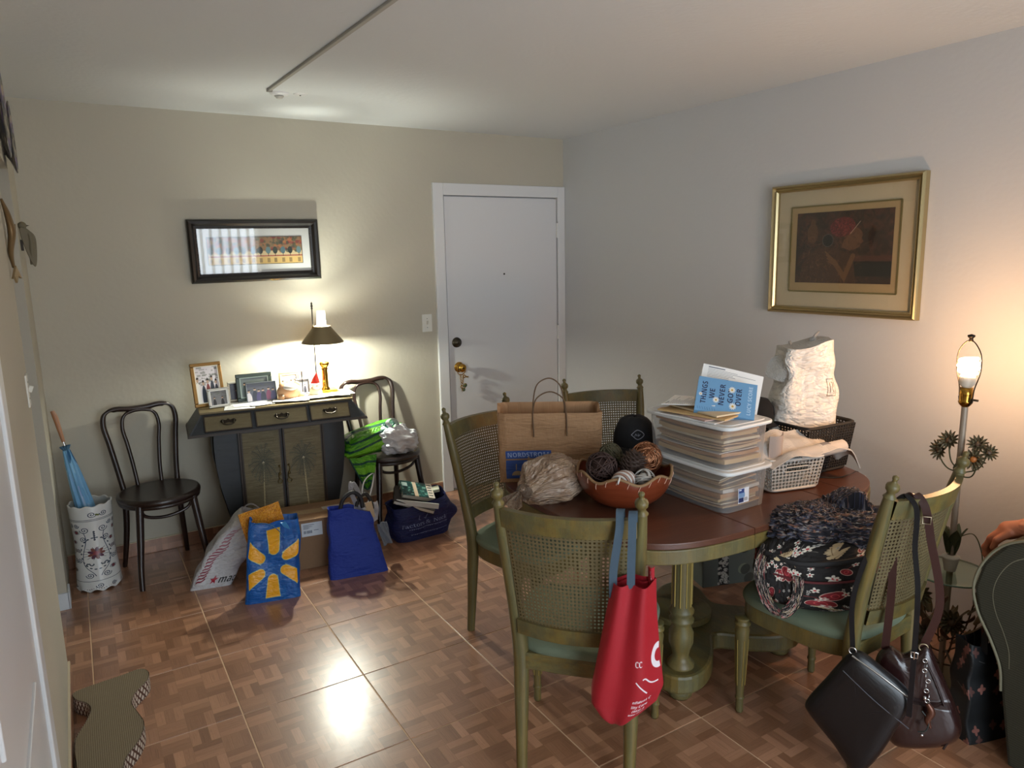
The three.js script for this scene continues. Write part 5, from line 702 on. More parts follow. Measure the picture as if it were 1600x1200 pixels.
// ---------------------------------------------------------------- things on the table
const TY = TB.h + 0.0005;
{ // brown paper bag
  const w = 0.42, d = 0.13, h = 0.285, per = 2 * (w + d), fw = w / per;
  const map = canvasTexture(1400, 440, (x, W, Hh) => { x.fillStyle = '#9a7552'; x.fillRect(0, 0, W, Hh); for (let i = 0; i < 2600; i++) { x.fillStyle = rnd() < 0.5 ? 'rgba(70,45,25,.10)' : 'rgba(220,180,140,.09)'; x.fillRect(rnd(0, W), rnd(0, Hh), rnd(1, 3), rnd(6, 40)); }
    const F = fw * W; x.fillStyle = '#2c4a8c'; x.fillRect(F * 0.06, Hh * 0.545, F * 0.44, Hh * 0.11); x.fillRect(F * 0.06, Hh * 0.675, F * 0.21, Hh * 0.27); x.fillRect(F * 0.285, Hh * 0.675, F * 0.215, Hh * 0.27); x.fillStyle = '#8fa0c4'; x.font = 'bold 38px sans-serif'; x.textBaseline = 'middle'; x.fillText('NORDSTROM', F * 0.075, Hh * 0.602, F * 0.41); x.fillStyle = '#8f7a5c'; x.fillRect(F * 0.155, Hh * 0.73, 5, 40); x.beginPath(); x.arc(F * 0.17, Hh * 0.9, 30, Math.PI, 0); x.fill(); x.beginPath(); x.ellipse(F * 0.285, Hh * 0.7, 8, 30, 0, 0, 7); x.fill(); });
  const t = thing('paper_shopping_bag', 'large brown paper shopping bag with blue store print on the dining table', 'bag', [-1.535, TY, 2.045], -0.5);
  const kraft = M('#ffffff', 0.8, { map, bumpMap: crinkle, bumpScale: 0.0035 });
  const deform = (p, u, v) => { const c = 0.008 * nz(p.x * 8, v * 5, p.z * 8) * Math.min(1, v * 2); return V(p.x * (1 + 0.02 * v) + c, p.y - (p.z > 0 ? 0.0 : -0.022 * v) + 0.01 * v * (p.x / w) * -0.8, p.z * (1 - 0.25 * v * (Math.abs(p.x) > w * 0.45 ? 1 : 0.2)) + c + 0.01 * Math.sin(v * 7) * (p.z > 0 ? 0.4 : 0)); };
  obj('body', tote({ w, d, h, nu: 100, nv: 24, deform, inner: 0.5, corner: 14 }), kraft, t);
  obj('handle', sweep([[-0.07, 0.19, d / 2 + 0.005], [-0.072, 0.3, d / 2 + 0.003], [-0.055, 0.35, d / 2], [0, 0.372, d / 2 - 0.01], [0.05, 0.345, d / 2 - 0.003], [0.062, 0.29, d / 2 + 0.004], [0.065, 0.19, d / 2 + 0.005]], 0.0028, 50, 8), M('#5d4630', 0.8), t);
  obj('handle', sweep([[-0.06, 0.2, -d / 2 + 0.008], [-0.06, 0.32, -d / 2 + 0.004], [-0.04, 0.385, -d / 2], [0.01, 0.405, -d / 2 - 0.01], [0.05, 0.38, -d / 2], [0.068, 0.31, -d / 2 + 0.004], [0.07, 0.2, -d / 2 + 0.008]], 0.0028, 50, 8), M('#5d4630', 0.8), t);
}
{ // tied tan plastic bag
  const t = thing('tied_plastic_bag', 'tan translucent plastic bag tied shut in front of the brown paper bag', 'bag', [-1.685, TY, 2.265], 0.25);
  const map = canvasTexture(512, 256, (x, W, Hh) => { x.fillStyle = '#a98c74'; x.fillRect(0, 0, W, Hh); for (let i = 0; i < 300; i++) { x.fillStyle = ['rgba(210,195,180,.25)', 'rgba(120,92,70,.2)', 'rgba(190,160,130,.25)'][Math.floor(rnd(0, 3))]; x.beginPath(); x.ellipse(rnd(0, W), rnd(0, Hh), rnd(6, 50), rnd(3, 16), rnd(0, 3), 0, 7); x.fill(); } x.fillStyle = '#6e5a50'; x.fillRect(330, 110, 30, 18); for (let k = 0; k < 7; k++) x.fillRect(332 + k * 3, 134 + k * 7, 40 + rnd(0, 14), 3); });
  const m = M('#ffffff', 0.3, { map, bumpMap: crinkle, bumpScale: 0.012, transmission: 0.1, thickness: 0 });
  const g = new THREE.SphereGeometry(1, 72, 48), p = g.attributes.position; for (let i = 0; i < p.count; i++) { const x = p.getX(i), y = p.getY(i), z = p.getZ(i), c = 1 + 0.18 * nz(x * 1.9 + 4, y * 1.9, z * 1.9) + 0.07 * nz(x * 6, y * 6, z * 6), L = x < -0.2 ? (-0.2 - x) / 0.8 : 0; p.setXYZ(i, x * 0.165 * c, Math.max(0.0, 0.07 + y * 0.092 * c * (1 - 0.55 * L) - 0.02 * L), z * 0.125 * c * (1 - 0.6 * L)); } g.computeVertexNormals(); obj('body', g, m, t);
  obj('knot', [sweep([[-0.15, 0.06, 0.01], [-0.172, 0.075, 0.02], [-0.18, 0.085, 0.02]], [0.03, 0.012, 0.02], 12, 14), ball(0.014, [-0.172, 0.08, 0.02], [1, 1.3, 1])], m, t);
  obj('loose_end', sheet((u, v) => { const a = (u - 0.5) * 1.6; return V(-0.18 - v * 0.09 * Math.cos(a), 0.08 - 0.045 * v + 0.012 * Math.sin(u * 14) * v, 0.02 + Math.sin(a) * v * 0.09); }, 22, 8, 0.0015), m, t);
}
// bowl with decorative balls
const BO = V(-1.49, TY, 2.47);
{
  const t = thing('wooden_bowl', 'red-brown carved bowl with wavy stitched rim holding decorative balls', 'bowl', BO.toArray(), 0.3), R = 0.176, Hb = 0.128;
  const wave = (a, v) => 0.012 * Math.cos(a * 7) * v ** 4;
  const wall = (k, off) => (u, v) => { const a = u * Math.PI * 2 * k, r = (0.06 + (R - 0.06) * Math.sin(v * Math.PI / 2) ** 0.9) - off; return V(Math.cos(a) * r, 0.002 + off + (Hb - off) * (1 - Math.cos(v * Math.PI / 2)) ** 0.85 + wave(a, v), Math.sin(a) * r); };
  const red = M('#ffffff', 0.35, { map: woodTexture(512, 256, [112, 48, 24], 30, 500), clearcoat: 0.3 });
  obj('shell', [grid(wall(-1, 0), 90, 20, true), cyl(0.061, 0.061, 0.004, [0, 0.002, 0])], red, t);
  obj('inner_wall', grid(wall(1, 0.007), 90, 20, true), red, t);
  obj('rim', sweep(Array.from({ length: 70 }, (_, i) => { const a = i / 70 * Math.PI * 2; return [Math.cos(a) * (R - 0.003), Hb + wave(a, 1) + 0.002, Math.sin(a) * (R - 0.003)]; }), 0.0055, 210, 8, 1, true), M('#8a6a48', 0.7), t);
  const st = []; for (let i = 0; i < 28; i++) { const a = i / 28 * Math.PI * 2, y = Hb + wave(a, 1); st.push(sweep([[Math.cos(a) * (R + 0.004), y + 0.002, Math.sin(a) * (R + 0.004)], [Math.cos(a + 0.03) * (R + 0.0), y - 0.014, Math.sin(a + 0.03) * (R + 0.0)], [Math.cos(a + 0.04) * (R - 0.008), y - 0.026, Math.sin(a + 0.04) * (R - 0.008)]], 0.0016, 6, 5)); } obj('stitches', st, M('#c79a84', 0.7), t);
}
function windBall(name, label, pos, r, wires, wr, mat, squash = 1) {
  const t = thing(name, label, 'decorative ball', pos, 0, 'decorative balls in the bowl');
  obj('core', ball(r * 0.7, [0, 0, 0], [1, squash, 1], 18), mat, t);
  const list = []; for (let i = 0; i < wires; i++) { const g = new THREE.TorusGeometry(r * rnd(0.88, 1), wr, 5, 40); g.applyMatrix4(new THREE.Matrix4().makeRotationFromEuler(new THREE.Euler(rnd(0, 6.3), rnd(0, 6.3), rnd(0, 6.3)))); g.scale(1, squash, 1); g.translate(rnd(-1, 1) * r * 0.05, rnd(-1, 1) * r * 0.05, rnd(-1, 1) * r * 0.05); list.push(g); }
  const o = obj('winding', list, mat, t); return t;
}
windBall('vine_ball', 'dark brown twig ball at the left of the carved bowl', [BO.x - 0.098, BO.y + 0.148, BO.z - 0.01], 0.058, 34, 0.0022, M('#3f2a24', 0.7));
windBall('wire_ball', 'glittering copper wire ball at the right of the carved bowl', [BO.x + 0.11, BO.y + 0.152, BO.z - 0.005], 0.062, 46, 0.0014, M('#b07a58', 0.3, { metalness: 0.8 }));
windBall('wicker_ball', 'small black and white wicker ball at the front of the carved bowl', [BO.x + 0.0, BO.y + 0.115, BO.z + 0.112], 0.04, 14, 0.0024, M('#b9b4ac', 0.5));
windBall('moss_ball', 'grey-green twig ball at the back of the carved bowl', [BO.x + 0.02, BO.y + 0.15, BO.z - 0.105], 0.05, 34, 0.002, M('#57513c', 0.8));
{ const t = thing('striped_spool', 'egg of silver and pink wound cord at the front of the carved bowl', 'decorative ball', [BO.x - 0.075, BO.y + 0.118, BO.z + 0.085], 0.4, 'decorative balls in the bowl');
  obj('core', ball(0.036, [0, 0, 0], [1.45, 0.9, 0.95]), M('#5c4640', 0.7), t);
  for (let k = 0; k < 9; k++) { const x = -0.044 + k * 0.011, r = 0.035 * Math.sqrt(Math.max(0.05, 1 - (x / 0.054) ** 2)); obj('cord_turn', place(new THREE.TorusGeometry(r, 0.0045, 6, 26), [x, 0, 0], [0, Math.PI / 2 + 0.2, 0]), M(k % 2 ? '#c3bcb4' : '#94705f', 0.4), t); }
  obj('cord_end', place(new THREE.TorusGeometry(0.011, 0.0035, 6, 20), [-0.058, 0.02, 0.012], [0.3, 0.4, 0]), M('#d6d2cc', 0.4), t); }
{ const t = thing('pine_cone', 'dark brown pine cone in the middle of the carved bowl', 'pine cone', [BO.x + 0.01, BO.y + 0.155, BO.z + 0.035]); t.rotation.set(0.35, 0, -0.3);
  obj('core', ball(0.036, [0, 0, 0], [1, 1.35, 1]), M('#3c2a20', 0.7), t); const sc = new THREE.ConeGeometry(0.012, 0.022, 5); sc.scale(1, 1, 0.45); const list = []; for (let k = 0; k < 110; k++) { const v = k / 110, a = k * 2.39996, y = (v - 0.5) * 0.1, r = 0.042 * Math.sqrt(Math.max(0.02, 1 - (y / 0.056) ** 2)); const g = sc.clone(); g.rotateX(Math.PI / 2 - 0.5); g.translate(0, 0, r); g.rotateY(a); g.translate(0, y, 0); list.push(g); } const o = obj('scales', list, M('#3c2a20', 0.7), t); o.userData.kind = 'stuff'; }
// cap on a tin
{
  const t = thing('round_tin', 'grey patterned round tin with pale rim behind the carved bowl', 'tin', [-1.235, TY, 2.235], 0);
  obj('body', lathe([[0, 0], [0.088, 0], [0.092, 0.004], [0.096, 0.115], [0.098, 0.118], [0.092, 0.12], [0.089, 0.115], [0.086, 0.01], [0, 0.01]], 36), M('#4a4a3e', 0.5, { bumpMap: crinkle, bumpScale: 0.003 }), t);
  obj('rim', place(new THREE.TorusGeometry(0.097, 0.004, 8, 40), [0, 0.118, 0], [Math.PI / 2, 0, 0]), M('#c4beaa', 0.5), t);
  const c = thing('baseball_cap', 'black baseball cap with small diamond emblem resting on the round tin', 'cap', [-1.23, TY + 0.122, 2.225], -0.55), felt = M('#0d0d10', 0.9);
  obj('crown', grid((u, v) => { const a = u * Math.PI * 2, r = 0.088 * Math.cos(v * Math.PI / 2) ** 0.55; return V(Math.cos(a) * r * (1 + 0.04 * Math.sin(a * 3)), 0.012 + 0.118 * Math.sin(v * Math.PI / 2) + 0.006 * nz(Math.cos(a) * 2, v * 3, Math.sin(a) * 2), Math.sin(a) * r * 1.05); }, 48, 18, true), felt, c);
  obj('brim', sheet((u, v) => { const a = Math.PI * (0.12 + 0.76 * u), r0 = 0.085, r1 = 0.085 + 0.06 * Math.sin(Math.PI * u) ** 0.6, r = r0 + (r1 - r0) * v; return V(Math.cos(a) * r * 1.02, 0.014 - 0.028 * v - 0.01 * Math.abs(Math.cos(a)), Math.sin(a) * r * 1.05); }, 28, 6, -0.004), felt, c);
  obj('button', ball(0.008, [0, 0.13, 0], [1, 0.5, 1]), felt, c);
  obj('emblem', sweep([[-0.026, 0.07, 0.085], [0, 0.088, 0.081], [0.026, 0.07, 0.085], [0, 0.052, 0.092], [-0.026, 0.07, 0.085]], 0.0015, 40, 6), M('#85858c', 0.5), c);
  obj('emblem_letters', [tubeLine([[-0.012, 0.064, 0.09], [-0.008, 0.074, 0.088], [-0.003, 0.065, 0.09]], 0.0012, 8, 5), tubeLine([[0.002, 0.075, 0.088], [0.002, 0.065, 0.09], [0.01, 0.072, 0.088]], 0.0012, 8, 5)], M('#85858c', 0.5), c);
}
// ---------------------------------------------------------------- storage boxes with folders
const clearPlastic = new THREE.MeshPhysicalMaterial({ color: '#eef0f2', roughness: 0.28, transmission: 0.88, thickness: 0, ior: 1.45, side: THREE.DoubleSide });
const manila = ['#c2a06e', '#b8956a', '#cbb083', '#b07f4e', '#d2c0a0', '#c4a27c', '#c9bfb2'].map((c) => M(c, 0.8));
function storageBox(label, y, turn, dx, dz, sticker) {
  const t = thing('storage_box', label, 'storage box', [-1.178 + dx, y, 2.585 + dz], turn), w = 0.232, d = 0.398, h = 0.15;
  const ring = (u, k) => { const P = superEllipse(w / 2 * k, d / 2 * k, 9, 80), q = u * 80, i = Math.floor(q) % 80, j = (i + 1) % 80, f = q - Math.floor(q); return [P[i][0] + (P[j][0] - P[i][0]) * f, P[i][1] + (P[j][1] - P[i][1]) * f]; };
  obj('clear_body', [grid((u, v) => { const [x, z] = ring(u, 0.95 + 0.05 * v); return V(x, 0.001 + v * (h - 0.004), z); }, 80, 6, true), grid((u, v) => { const [x, z] = ring(u, 0.95 * v); return V(x, 0.001, z); }, 80, 3)], clearPlastic, t);
  obj('lid', [(() => { const g = slab(superEllipse(w / 2 + 0.016, d / 2 + 0.016, 8, 80), 0.014, 0.005); g.translate(0, h - 0.006, 0); return g; })(), (() => { const g = slab(superEllipse(w / 2 - 0.004, d / 2 - 0.004, 8, 80), 0.006, 0.002); g.translate(0, h + 0.005, 0); return g; })()], M('#d3d4d2', 0.4), t);
  if (sticker) obj('label_sticker', place(box(0.055, 0.055, 0.001), [-0.02, 0.058, d / 2 * 0.97 + 0.002], [-0.02, 0, 0]), M('#ffffff', 0.5, { map: canvasTexture(192, 192, (x, W, Hh) => { x.fillStyle = '#cfd3da'; x.fillRect(0, 0, W, Hh); x.fillStyle = '#2b437e'; x.fillRect(8, 8, 100, 60); x.fillStyle = '#6f8fb4'; x.fillRect(8, 62, 110, 60); x.fillStyle = '#1e2c58'; x.fillRect(8, 124, 90, 58); x.fillStyle = '#e7e9ee'; x.fillRect(104, 118, 76, 62); x.fillStyle = '#222'; for (let k = 0; k < 14; k++) x.fillRect(108 + k * 5, 124, rnd(1, 4), 48); x.fillStyle = '#dfe6f0'; x.fillRect(18, 18, 40, 12); }) }), t);
  return t;
}
storageBox('lower clear plastic storage box with white lid and blue label, full of folders', TY, 0, 0, 0, true);
storageBox('upper clear plastic storage box with white lid under the blue book', TY + 0.1615, 0.02, -0.004, -0.006, false);
const folderLooks = ['tan', 'deep tan', 'pale tan', 'orange-brown', 'cream', 'peach', 'grey-white'];
for (const [base, n, where] of [[TY + 0.004, 9, 'lower'], [TY + 0.1655, 10, 'upper']]) {
  let y = base + 0.004;
  for (let k = 0; k < n; k++) {
    const th = [0.004, 0.012, 0.006, 0.016, 0.005, 0.009, 0.003][(k * 5 + n) % 7], tilt = where === 'lower' && k > 5 ? 0.06 + (k - 6) * 0.07 : 0, w = 0.192 + rnd(-0.01, 0.006), d = 0.335 + rnd(-0.03, 0.012), ph = rnd(0, 6), c = (k * 3 + (where === 'lower' ? 1 : 0)) % 7;
    const g = sheet((u, v) => V((u - 0.5) * w, 0.003 * Math.sin(u * 5 + ph) * Math.sin(v * 6 + ph) + 0.004 * (2 * v - 1) ** 4, (v - 0.5) * -d), 8, 14, th);
    const o = obj('file_folder', g, manila[c]); y += th + 0.0012; o.position.set(-1.18 + rnd(-0.006, 0.006), y + tilt * 0.1, 2.582 + rnd(-0.008, 0.008)); o.rotation.set(rnd(-0.008, 0.008), rnd(-0.02, 0.02), tilt + rnd(-0.012, 0.012)); y += 0.0035;
    tag(o, `${th > 0.01 ? 'thick' : th > 0.0045 ? 'medium-thick' : 'thin'} ${folderLooks[c]} file folder in the ${where} clear storage box`, 'folder', `file folders in the ${where} storage box`);
  }
}
// papers and the book on top of the boxes
function pxQuad(c, point, normal) { const q = c.map(([u, v]) => pxOn(u, v, point, normal)), ctr = q[0].clone().add(q[1]).add(q[2]).add(q[3]).multiplyScalar(0.25), ux = q[1].clone().sub(q[0]).add(q[2]).sub(q[3]).multiplyScalar(0.5), uy = q[0].clone().sub(q[3]).add(q[1]).sub(q[2]).multiplyScalar(0.5), w = ux.length(), h = uy.length(), n = P3(normal).clone().normalize(); ux.normalize(); uy.addScaledVector(ux, -uy.dot(ux)).normalize(); return { ctr, w, h, m: new THREE.Matrix4().makeBasis(ux, uy, ux.clone().cross(uy)) }; }
{
  const LID = TY + 0.1615 + 0.157;
  const paper = (label, w, d, x, z, y, turn, mat, th = 0.003, lift = 0, name = 'paper_sheet', cat = 'paper') => { const g = sheet((u, v) => V((u - 0.5) * w, lift * (1 - v) + 0.003 * Math.sin(u * 5) * Math.sin(v * 4), (v - 0.5) * -d), 10, 8, th); const o = obj(name, g, mat); o.position.set(x, y, z); o.rotation.y = turn; tag(o, label, cat, 'papers on the storage boxes'); };
  paper('white sheets fanned at the bottom of the paper pile on the storage box', 0.2, 0.27, -1.215, 2.58, LID + 0.006, 0.12, paperMat, 0.004);
  paper('pink-edged sheet in the paper pile on the storage box', 0.2, 0.26, -1.2, 2.575, LID + 0.013, -0.1, M('#c9a79a', 0.8), 0.004);
  paper('tan manila envelope in the paper pile on the storage box', 0.2, 0.28, -1.205, 2.59, LID + 0.021, 0.22, manila[0], 0.006, 0, 'envelope', 'envelope');
  paper('pale manila envelope on top of the tan envelope', 0.19, 0.25, -1.18, 2.6, LID + 0.030, -0.05, manila[4], 0.006, 0, 'envelope', 'envelope');
  paper('white printed statement beside the blue book on the storage box', 0.17, 0.2, -1.2, 2.53, LID + 0.04, 0.5, paperPrint, 0.003, 0.01);
  const n = V(-0.42, 0.72, 0.55).normalize(), at = V(-1.17, LID + 0.09, 2.64);
  const B = pxQuad([[1096, 589], [1188, 602], [1174, 656], [1081, 638]], at, n), t = thing('novel', 'light blue paperback novel with daisies and dark blue title on the paper pile', 'book', B.ctr.toArray()); t.quaternion.setFromRotationMatrix(B.m);
  const cover = M('#ffffff', 0.4, { map: canvasTexture(1024, 640, (x, W, Hh) => {
    x.fillStyle = '#6f9fc6'; x.fillRect(0, 0, W, Hh); x.save(); x.translate(0, Hh); x.rotate(-Math.PI / 2);      // the title reads up the short side
    x.fillStyle = '#232a4a'; x.textAlign = 'center'; const rows = [['THINGS', 170], ['WE', 310], ['NEVER', 480], ['GOT', 630], ['OVER', 770]]; x.font = 'bold 128px sans-serif'; for (const [s, y] of rows) x.fillText(s, Hh / 2 + 30, y, 420); x.fillStyle = '#b9d2e6'; x.font = 'bold 92px sans-serif'; x.fillText('LUCY SCORE', Hh / 2, 950, 560); x.restore();
    const daisy = (cx, cy, s) => { for (let k = 0; k < 11; k++) { const a = k / 11 * 6.283; x.fillStyle = '#e7e3da'; x.beginPath(); x.ellipse(cx + Math.cos(a) * s, cy + Math.sin(a) * s, s * 0.7, s * 0.28, a, 0, 7); x.fill(); } x.fillStyle = '#d2a233'; x.beginPath(); x.arc(cx, cy, s * 0.5, 0, 7); x.fill(); }; daisy(600, 170, 36); daisy(345, 400, 34); daisy(640, 470, 38); daisy(70, 330, 20); x.strokeStyle = '#35608a'; x.lineWidth = 5; for (let k = 0; k < 8; k++) { x.beginPath(); x.moveTo(40 + k * 42, 560); x.lineTo(60 + k * 42, 610); x.stroke(); } }) });
  const th = 0.03; obj('front_cover', box(B.w, B.h, 0.002, [0, 0, 0]), cover, t); obj('back_cover', box(B.w, B.h, 0.002, [0, 0, -th]), M('#7aa6c8', 0.5), t); obj('spine', box(B.w, 0.002, th, [0, -B.h / 2, -th / 2]), M('#6f9fc6', 0.5), t); obj('pages', box(B.w - 0.006, B.h - 0.004, th - 0.003, [-0.001, 0.001, -th / 2]), M('#d9d2c0', 0.9), t);
  const back = V(-1.13, LID + 0.1, 2.56), nb = V(-0.5, 0.55, 0.66).normalize();
  [['white letter standing tilted behind the blue book', [[1096, 566], [1190, 589], [1186, 650], [1090, 630]], 0, paperPrint], ['second white letter tucked behind the tilted letter', [[1092, 571], [1180, 592], [1178, 650], [1088, 628]], -0.012, paperMat]].forEach(([l, c, off, mat]) => { const Q = pxQuad(c, back.clone().addScaledVector(nb, off), nb), o = obj('paper_sheet', sheet((u, v) => V((u - 0.5) * Q.w, (v - 0.5) * Q.h, 0.003 * Math.sin(u * 4)), 8, 6, 0.0025), mat); o.position.copy(Q.ctr); o.quaternion.setFromRotationMatrix(Q.m); tag(o, l, 'paper', 'papers on the storage boxes'); });
}
// ---------------------------------------------------------------- white basket with newspapers
const basketWhite = M('#cfcfcb', 0.45), basketBlack = M('#1c1917', 0.6);
const len0 = (w) => w * 0.215;
function basket(name, label, pos, turn, w, d, h, flare, mat, nx, nz_, ny, hr, slot) {
  const t = thing(name, label, 'basket', pos, turn);
  const wall = (len, count, ang, dist, slotted) => { const omit = (x, y) => slotted && Math.abs(x) < len * 0.215 && y > h * 0.5 && y < h * 0.66; const g = perforated(len, h - 0.03, count, ny, hr, 0.004, () => 0, (x, y) => [x * (1 + flare * (y / h) * 2 / len), y], false, (x, y) => (omit(x, y) ? null : true)); g.translate(0, 0.012, 0); const p = g.attributes.position; for (let i = 0; i < p.count; i++) p.setZ(i, p.getZ(i) + dist + flare * p.getY(i) / h); g.computeVertexNormals(); g.rotateY(ang); return g; };
  obj('wall', wall(w, nx, 0, d / 2, slot), mat, t); obj('wall', wall(d, nz_, Math.PI / 2, w / 2), mat, t); obj('wall', wall(w, nx, Math.PI, d / 2, slot), mat, t); obj('wall', wall(d, nz_, -Math.PI / 2, w / 2), mat, t);
  const rim = (k, y, r) => sweep(superEllipse(w / 2 + k, d / 2 + k, 9, 48).map(([x, z]) => [x, y, z]), r, 144, 8, 1.4, true);
  obj('rim', rim(flare * 0.95, h - 0.012, 0.0065), mat, t); obj('foot_band', rim(0.001, 0.008, 0.006), mat, t); obj('bottom', slab(superEllipse(w / 2, d / 2, 9, 40), 0.006).translate(0, 0.002, 0), mat, t);
  if (slot) for (const s of [1, -1]) { const ny0 = Math.ceil(h * 0.5 / ((h - 0.03) / ny) - 0.5), ch = (h - 0.03) / ny, yc = 0.012 + (ny0 + 0.5) * ch, hw = Math.ceil(len0(w) / (w / nx)) * (w / nx); obj('handle_rim', sweep(superEllipse(hw, ch * 0.62, 5, 32).map(([x, y]) => [x, yc + y, s * (d / 2 + flare * yc / h)]), 0.003, 96, 6, 1, true), mat, t); }
  return t;
}
basket('laundry_basket', 'small white plastic basket with round holes holding newspapers', [-0.84, TY, 2.648], -0.24, 0.212, 0.185, 0.142, 0.018, basketWhite, 14, 12, 8, 0.42, true);
{
  const news = (map) => M('#ffffff', 0.85, { map }), newsTex = canvasTexture(512, 512, (x, W, Hh) => { x.fillStyle = '#c4bdb4'; x.fillRect(0, 0, W, Hh); for (let c = 0; c < 5; c++) for (let j = 0; j < 70; j++) { x.fillStyle = 'rgba(70,62,60,.28)'; x.fillRect(14 + c * 100, 10 + j * 7, rnd(50, 86), 2.4); } x.fillStyle = 'rgba(70,70,80,.55)'; x.fillRect(300, 60, 150, 110); });
  const plain = M('#c2b9af', 0.85);
  tag(obj('newspaper', sheet((u, v) => V(-1.01 + u * 0.46, 0.9 + 0.03 * Math.sin(u * 3.4) - 0.05 * v + 0.012 * Math.sin(v * 7 + u * 3) + 0.03 * nz(u * 4, v * 3, 2) - (u > 0.9 ? (u - 0.9) * 0.5 : 0), 2.585 + v * 0.17 + 0.05 * u), 26, 16, 0.004), news(newsTex)), 'open sheet of newspaper draped over the white basket', 'newspaper', 'newspapers in the white basket');
  tag(obj('newspaper', sheet((u, v) => { const a = v * Math.PI * 1.1; return V(-0.86 + u * 0.24, 0.872 + 0.022 * Math.cos(a) + 0.01 * u, 2.735 + 0.045 * Math.sin(a) * 0.6 + 0.03 * u); }, 16, 18, 0.004), plain), 'newspaper section curled over the front rim of the white basket', 'newspaper', 'newspapers in the white basket');
  tag(obj('newspaper', sheet((u, v) => V(-0.975 + u * 0.1 + 0.03 * v, 0.83 + v * 0.12, 2.7 - 0.02 * v + 0.02 * Math.sin(u * 4)), 10, 10, 0.005), M('#a3968e', 0.85)), 'grey newspaper fold standing at the left of the white basket', 'newspaper', 'newspapers in the white basket');
}
// ---------------------------------------------------------------- black basket with white bag
basket('storage_basket', 'black perforated plastic basket at the wall end of the table', [-0.55, TY, 2.525], -0.06, 0.245, 0.27, 0.215, 0.022, basketBlack, 18, 20, 16, 0.3, false);
{
  const c = V(-0.545, 0.80, 2.52), t = thing('white_carrier_bag', 'tall white plastic bag with small square print standing in the black basket', 'bag', c.toArray(), -0.55), w = 0.215, d = 0.165, h = 0.465, per = 2 * (w + d), fw = w / per;
  const map = canvasTexture(1024, 640, (x, W, Hh) => { x.fillStyle = '#d4d0c8'; x.fillRect(0, 0, W, Hh); for (let i = 0; i < 200; i++) { x.fillStyle = rnd() < 0.5 ? 'rgba(240,240,238,.2)' : 'rgba(150,146,138,.14)'; x.fillRect(rnd(0, W), rnd(0, Hh), rnd(3, 20), rnd(30, 200)); } const cx = fw * W * 0.88, cy = Hh * 0.4; x.strokeStyle = '#6c6458'; x.lineWidth = 4; x.strokeRect(cx - 26, cy - 46, 52, 92); x.lineWidth = 5; x.beginPath(); x.moveTo(cx - 12, cy - 26); x.lineTo(cx - 12, cy + 28); x.moveTo(cx - 2, cy - 30); x.bezierCurveTo(cx + 18, cy - 22, cx - 14, cy + 2, cx + 14, cy + 28); x.moveTo(cx + 16, cy - 28); x.lineTo(cx + 12, cy); x.stroke(); });
  const m = M('#ffffff', 0.4, { map, bumpMap: crinkle, bumpScale: 0.007 });
  const deform = (p, u, v) => { const c2 = 0.022 * nz(p.x * 8 + 2, v * 5, p.z * 8) * Math.min(1, v * 2), wst = 1 + 0.16 * (1 - v) - 0.12 * Math.exp(-(((v - 0.72) / 0.12) ** 2)); return V(p.x * wst + c2 + 0.01 * v - (p.x < 0 ? 0.03 * (1 - v) : 0), p.y + 0.018 * Math.sin(p.x * 20) * v * v, p.z * wst * (1 - 0.1 * v) + c2); };
  obj('body', tote({ w, d, h, nu: 100, nv: 40, deform, open: false, corner: 3 }), m, t);
  obj('folded_ear', sheet((u, v) => V(-0.085 - 0.075 * u * (1 - 0.3 * v), 0.30 + v * 0.12 + 0.02 * u * (1 - v) * 2 - 0.02 * u, 0.03 + 0.02 * Math.sin(u * 3 + v * 3) - 0.04 * u), 12, 12, 0.003), m, t);
  obj('handle_knot', [ball(0.014, [0.03, 0.475, 0.0], [1.2, 0.9, 1]), sweep([[0.03, 0.475, 0], [0.04, 0.5, 0.005], [0.055, 0.512, 0.0]], [0.008, 0.006, 0.003], 10, 8)], m, t); obj('handle_stub', [sweep([[-0.07, 0.462, 0.02], [-0.075, 0.475, 0.02]], 0.006, 6, 8)], m, t);
  const hat = thing('black_hat', 'rounded black hat between the blue book and the tall white bag', 'hat', [-0.735, 0.93, 2.42], 0), fl = M('#0c0c0e', 0.95);
  obj('crown', lathe([[0.085, 0], [0.088, 0.02], [0.082, 0.07], [0.06, 0.1], [0, 0.112]], 28), fl, hat); obj('brim', lathe([[0.086, 0.004], [0.11, -0.004], [0.112, 0], [0.086, 0.01]], 28), fl, hat); obj('band', lathe([[0.089, 0.006], [0.09, 0.024], [0.087, 0.026]], 28), M('#16241c', 0.8), hat);
  tag(obj('phone_cable', sweep([[-0.66, TY + 0.003, 2.69], [-0.6, TY + 0.003, 2.74], [-0.5, TY + 0.003, 2.74], [-0.45, TY - 0.0, 2.735], [-0.43, 0.68, 2.75], [-0.42, 0.5, 2.74], [-0.4, 0.2, 2.7], [-0.36, 0.004, 2.66]], 0.0022, 60, 6), M('#15120f', 0.6)), 'thin black cable running off the end of the dining table', 'cable');
  const fs = thing('folding_board', 'black board with white edge standing between the table and the wall', 'board', [-0.2, 0, 2.55], 0);
  obj('panel', span(-0.012, 0.006, 0.02, 0.64, -0.12, 0.05, 0.003), M('#121113', 0.5), fs); obj('edge_strip', span(-0.013, 0.008, 0.02, 0.64, 0.05, 0.062, 0.003), M('#d2d0cb', 0.5), fs); obj('foot', [span(-0.025, 0.02, 0, 0.02, -0.11, -0.09), span(-0.025, 0.02, 0, 0.02, 0.02, 0.04)], darkMetal, fs);
}
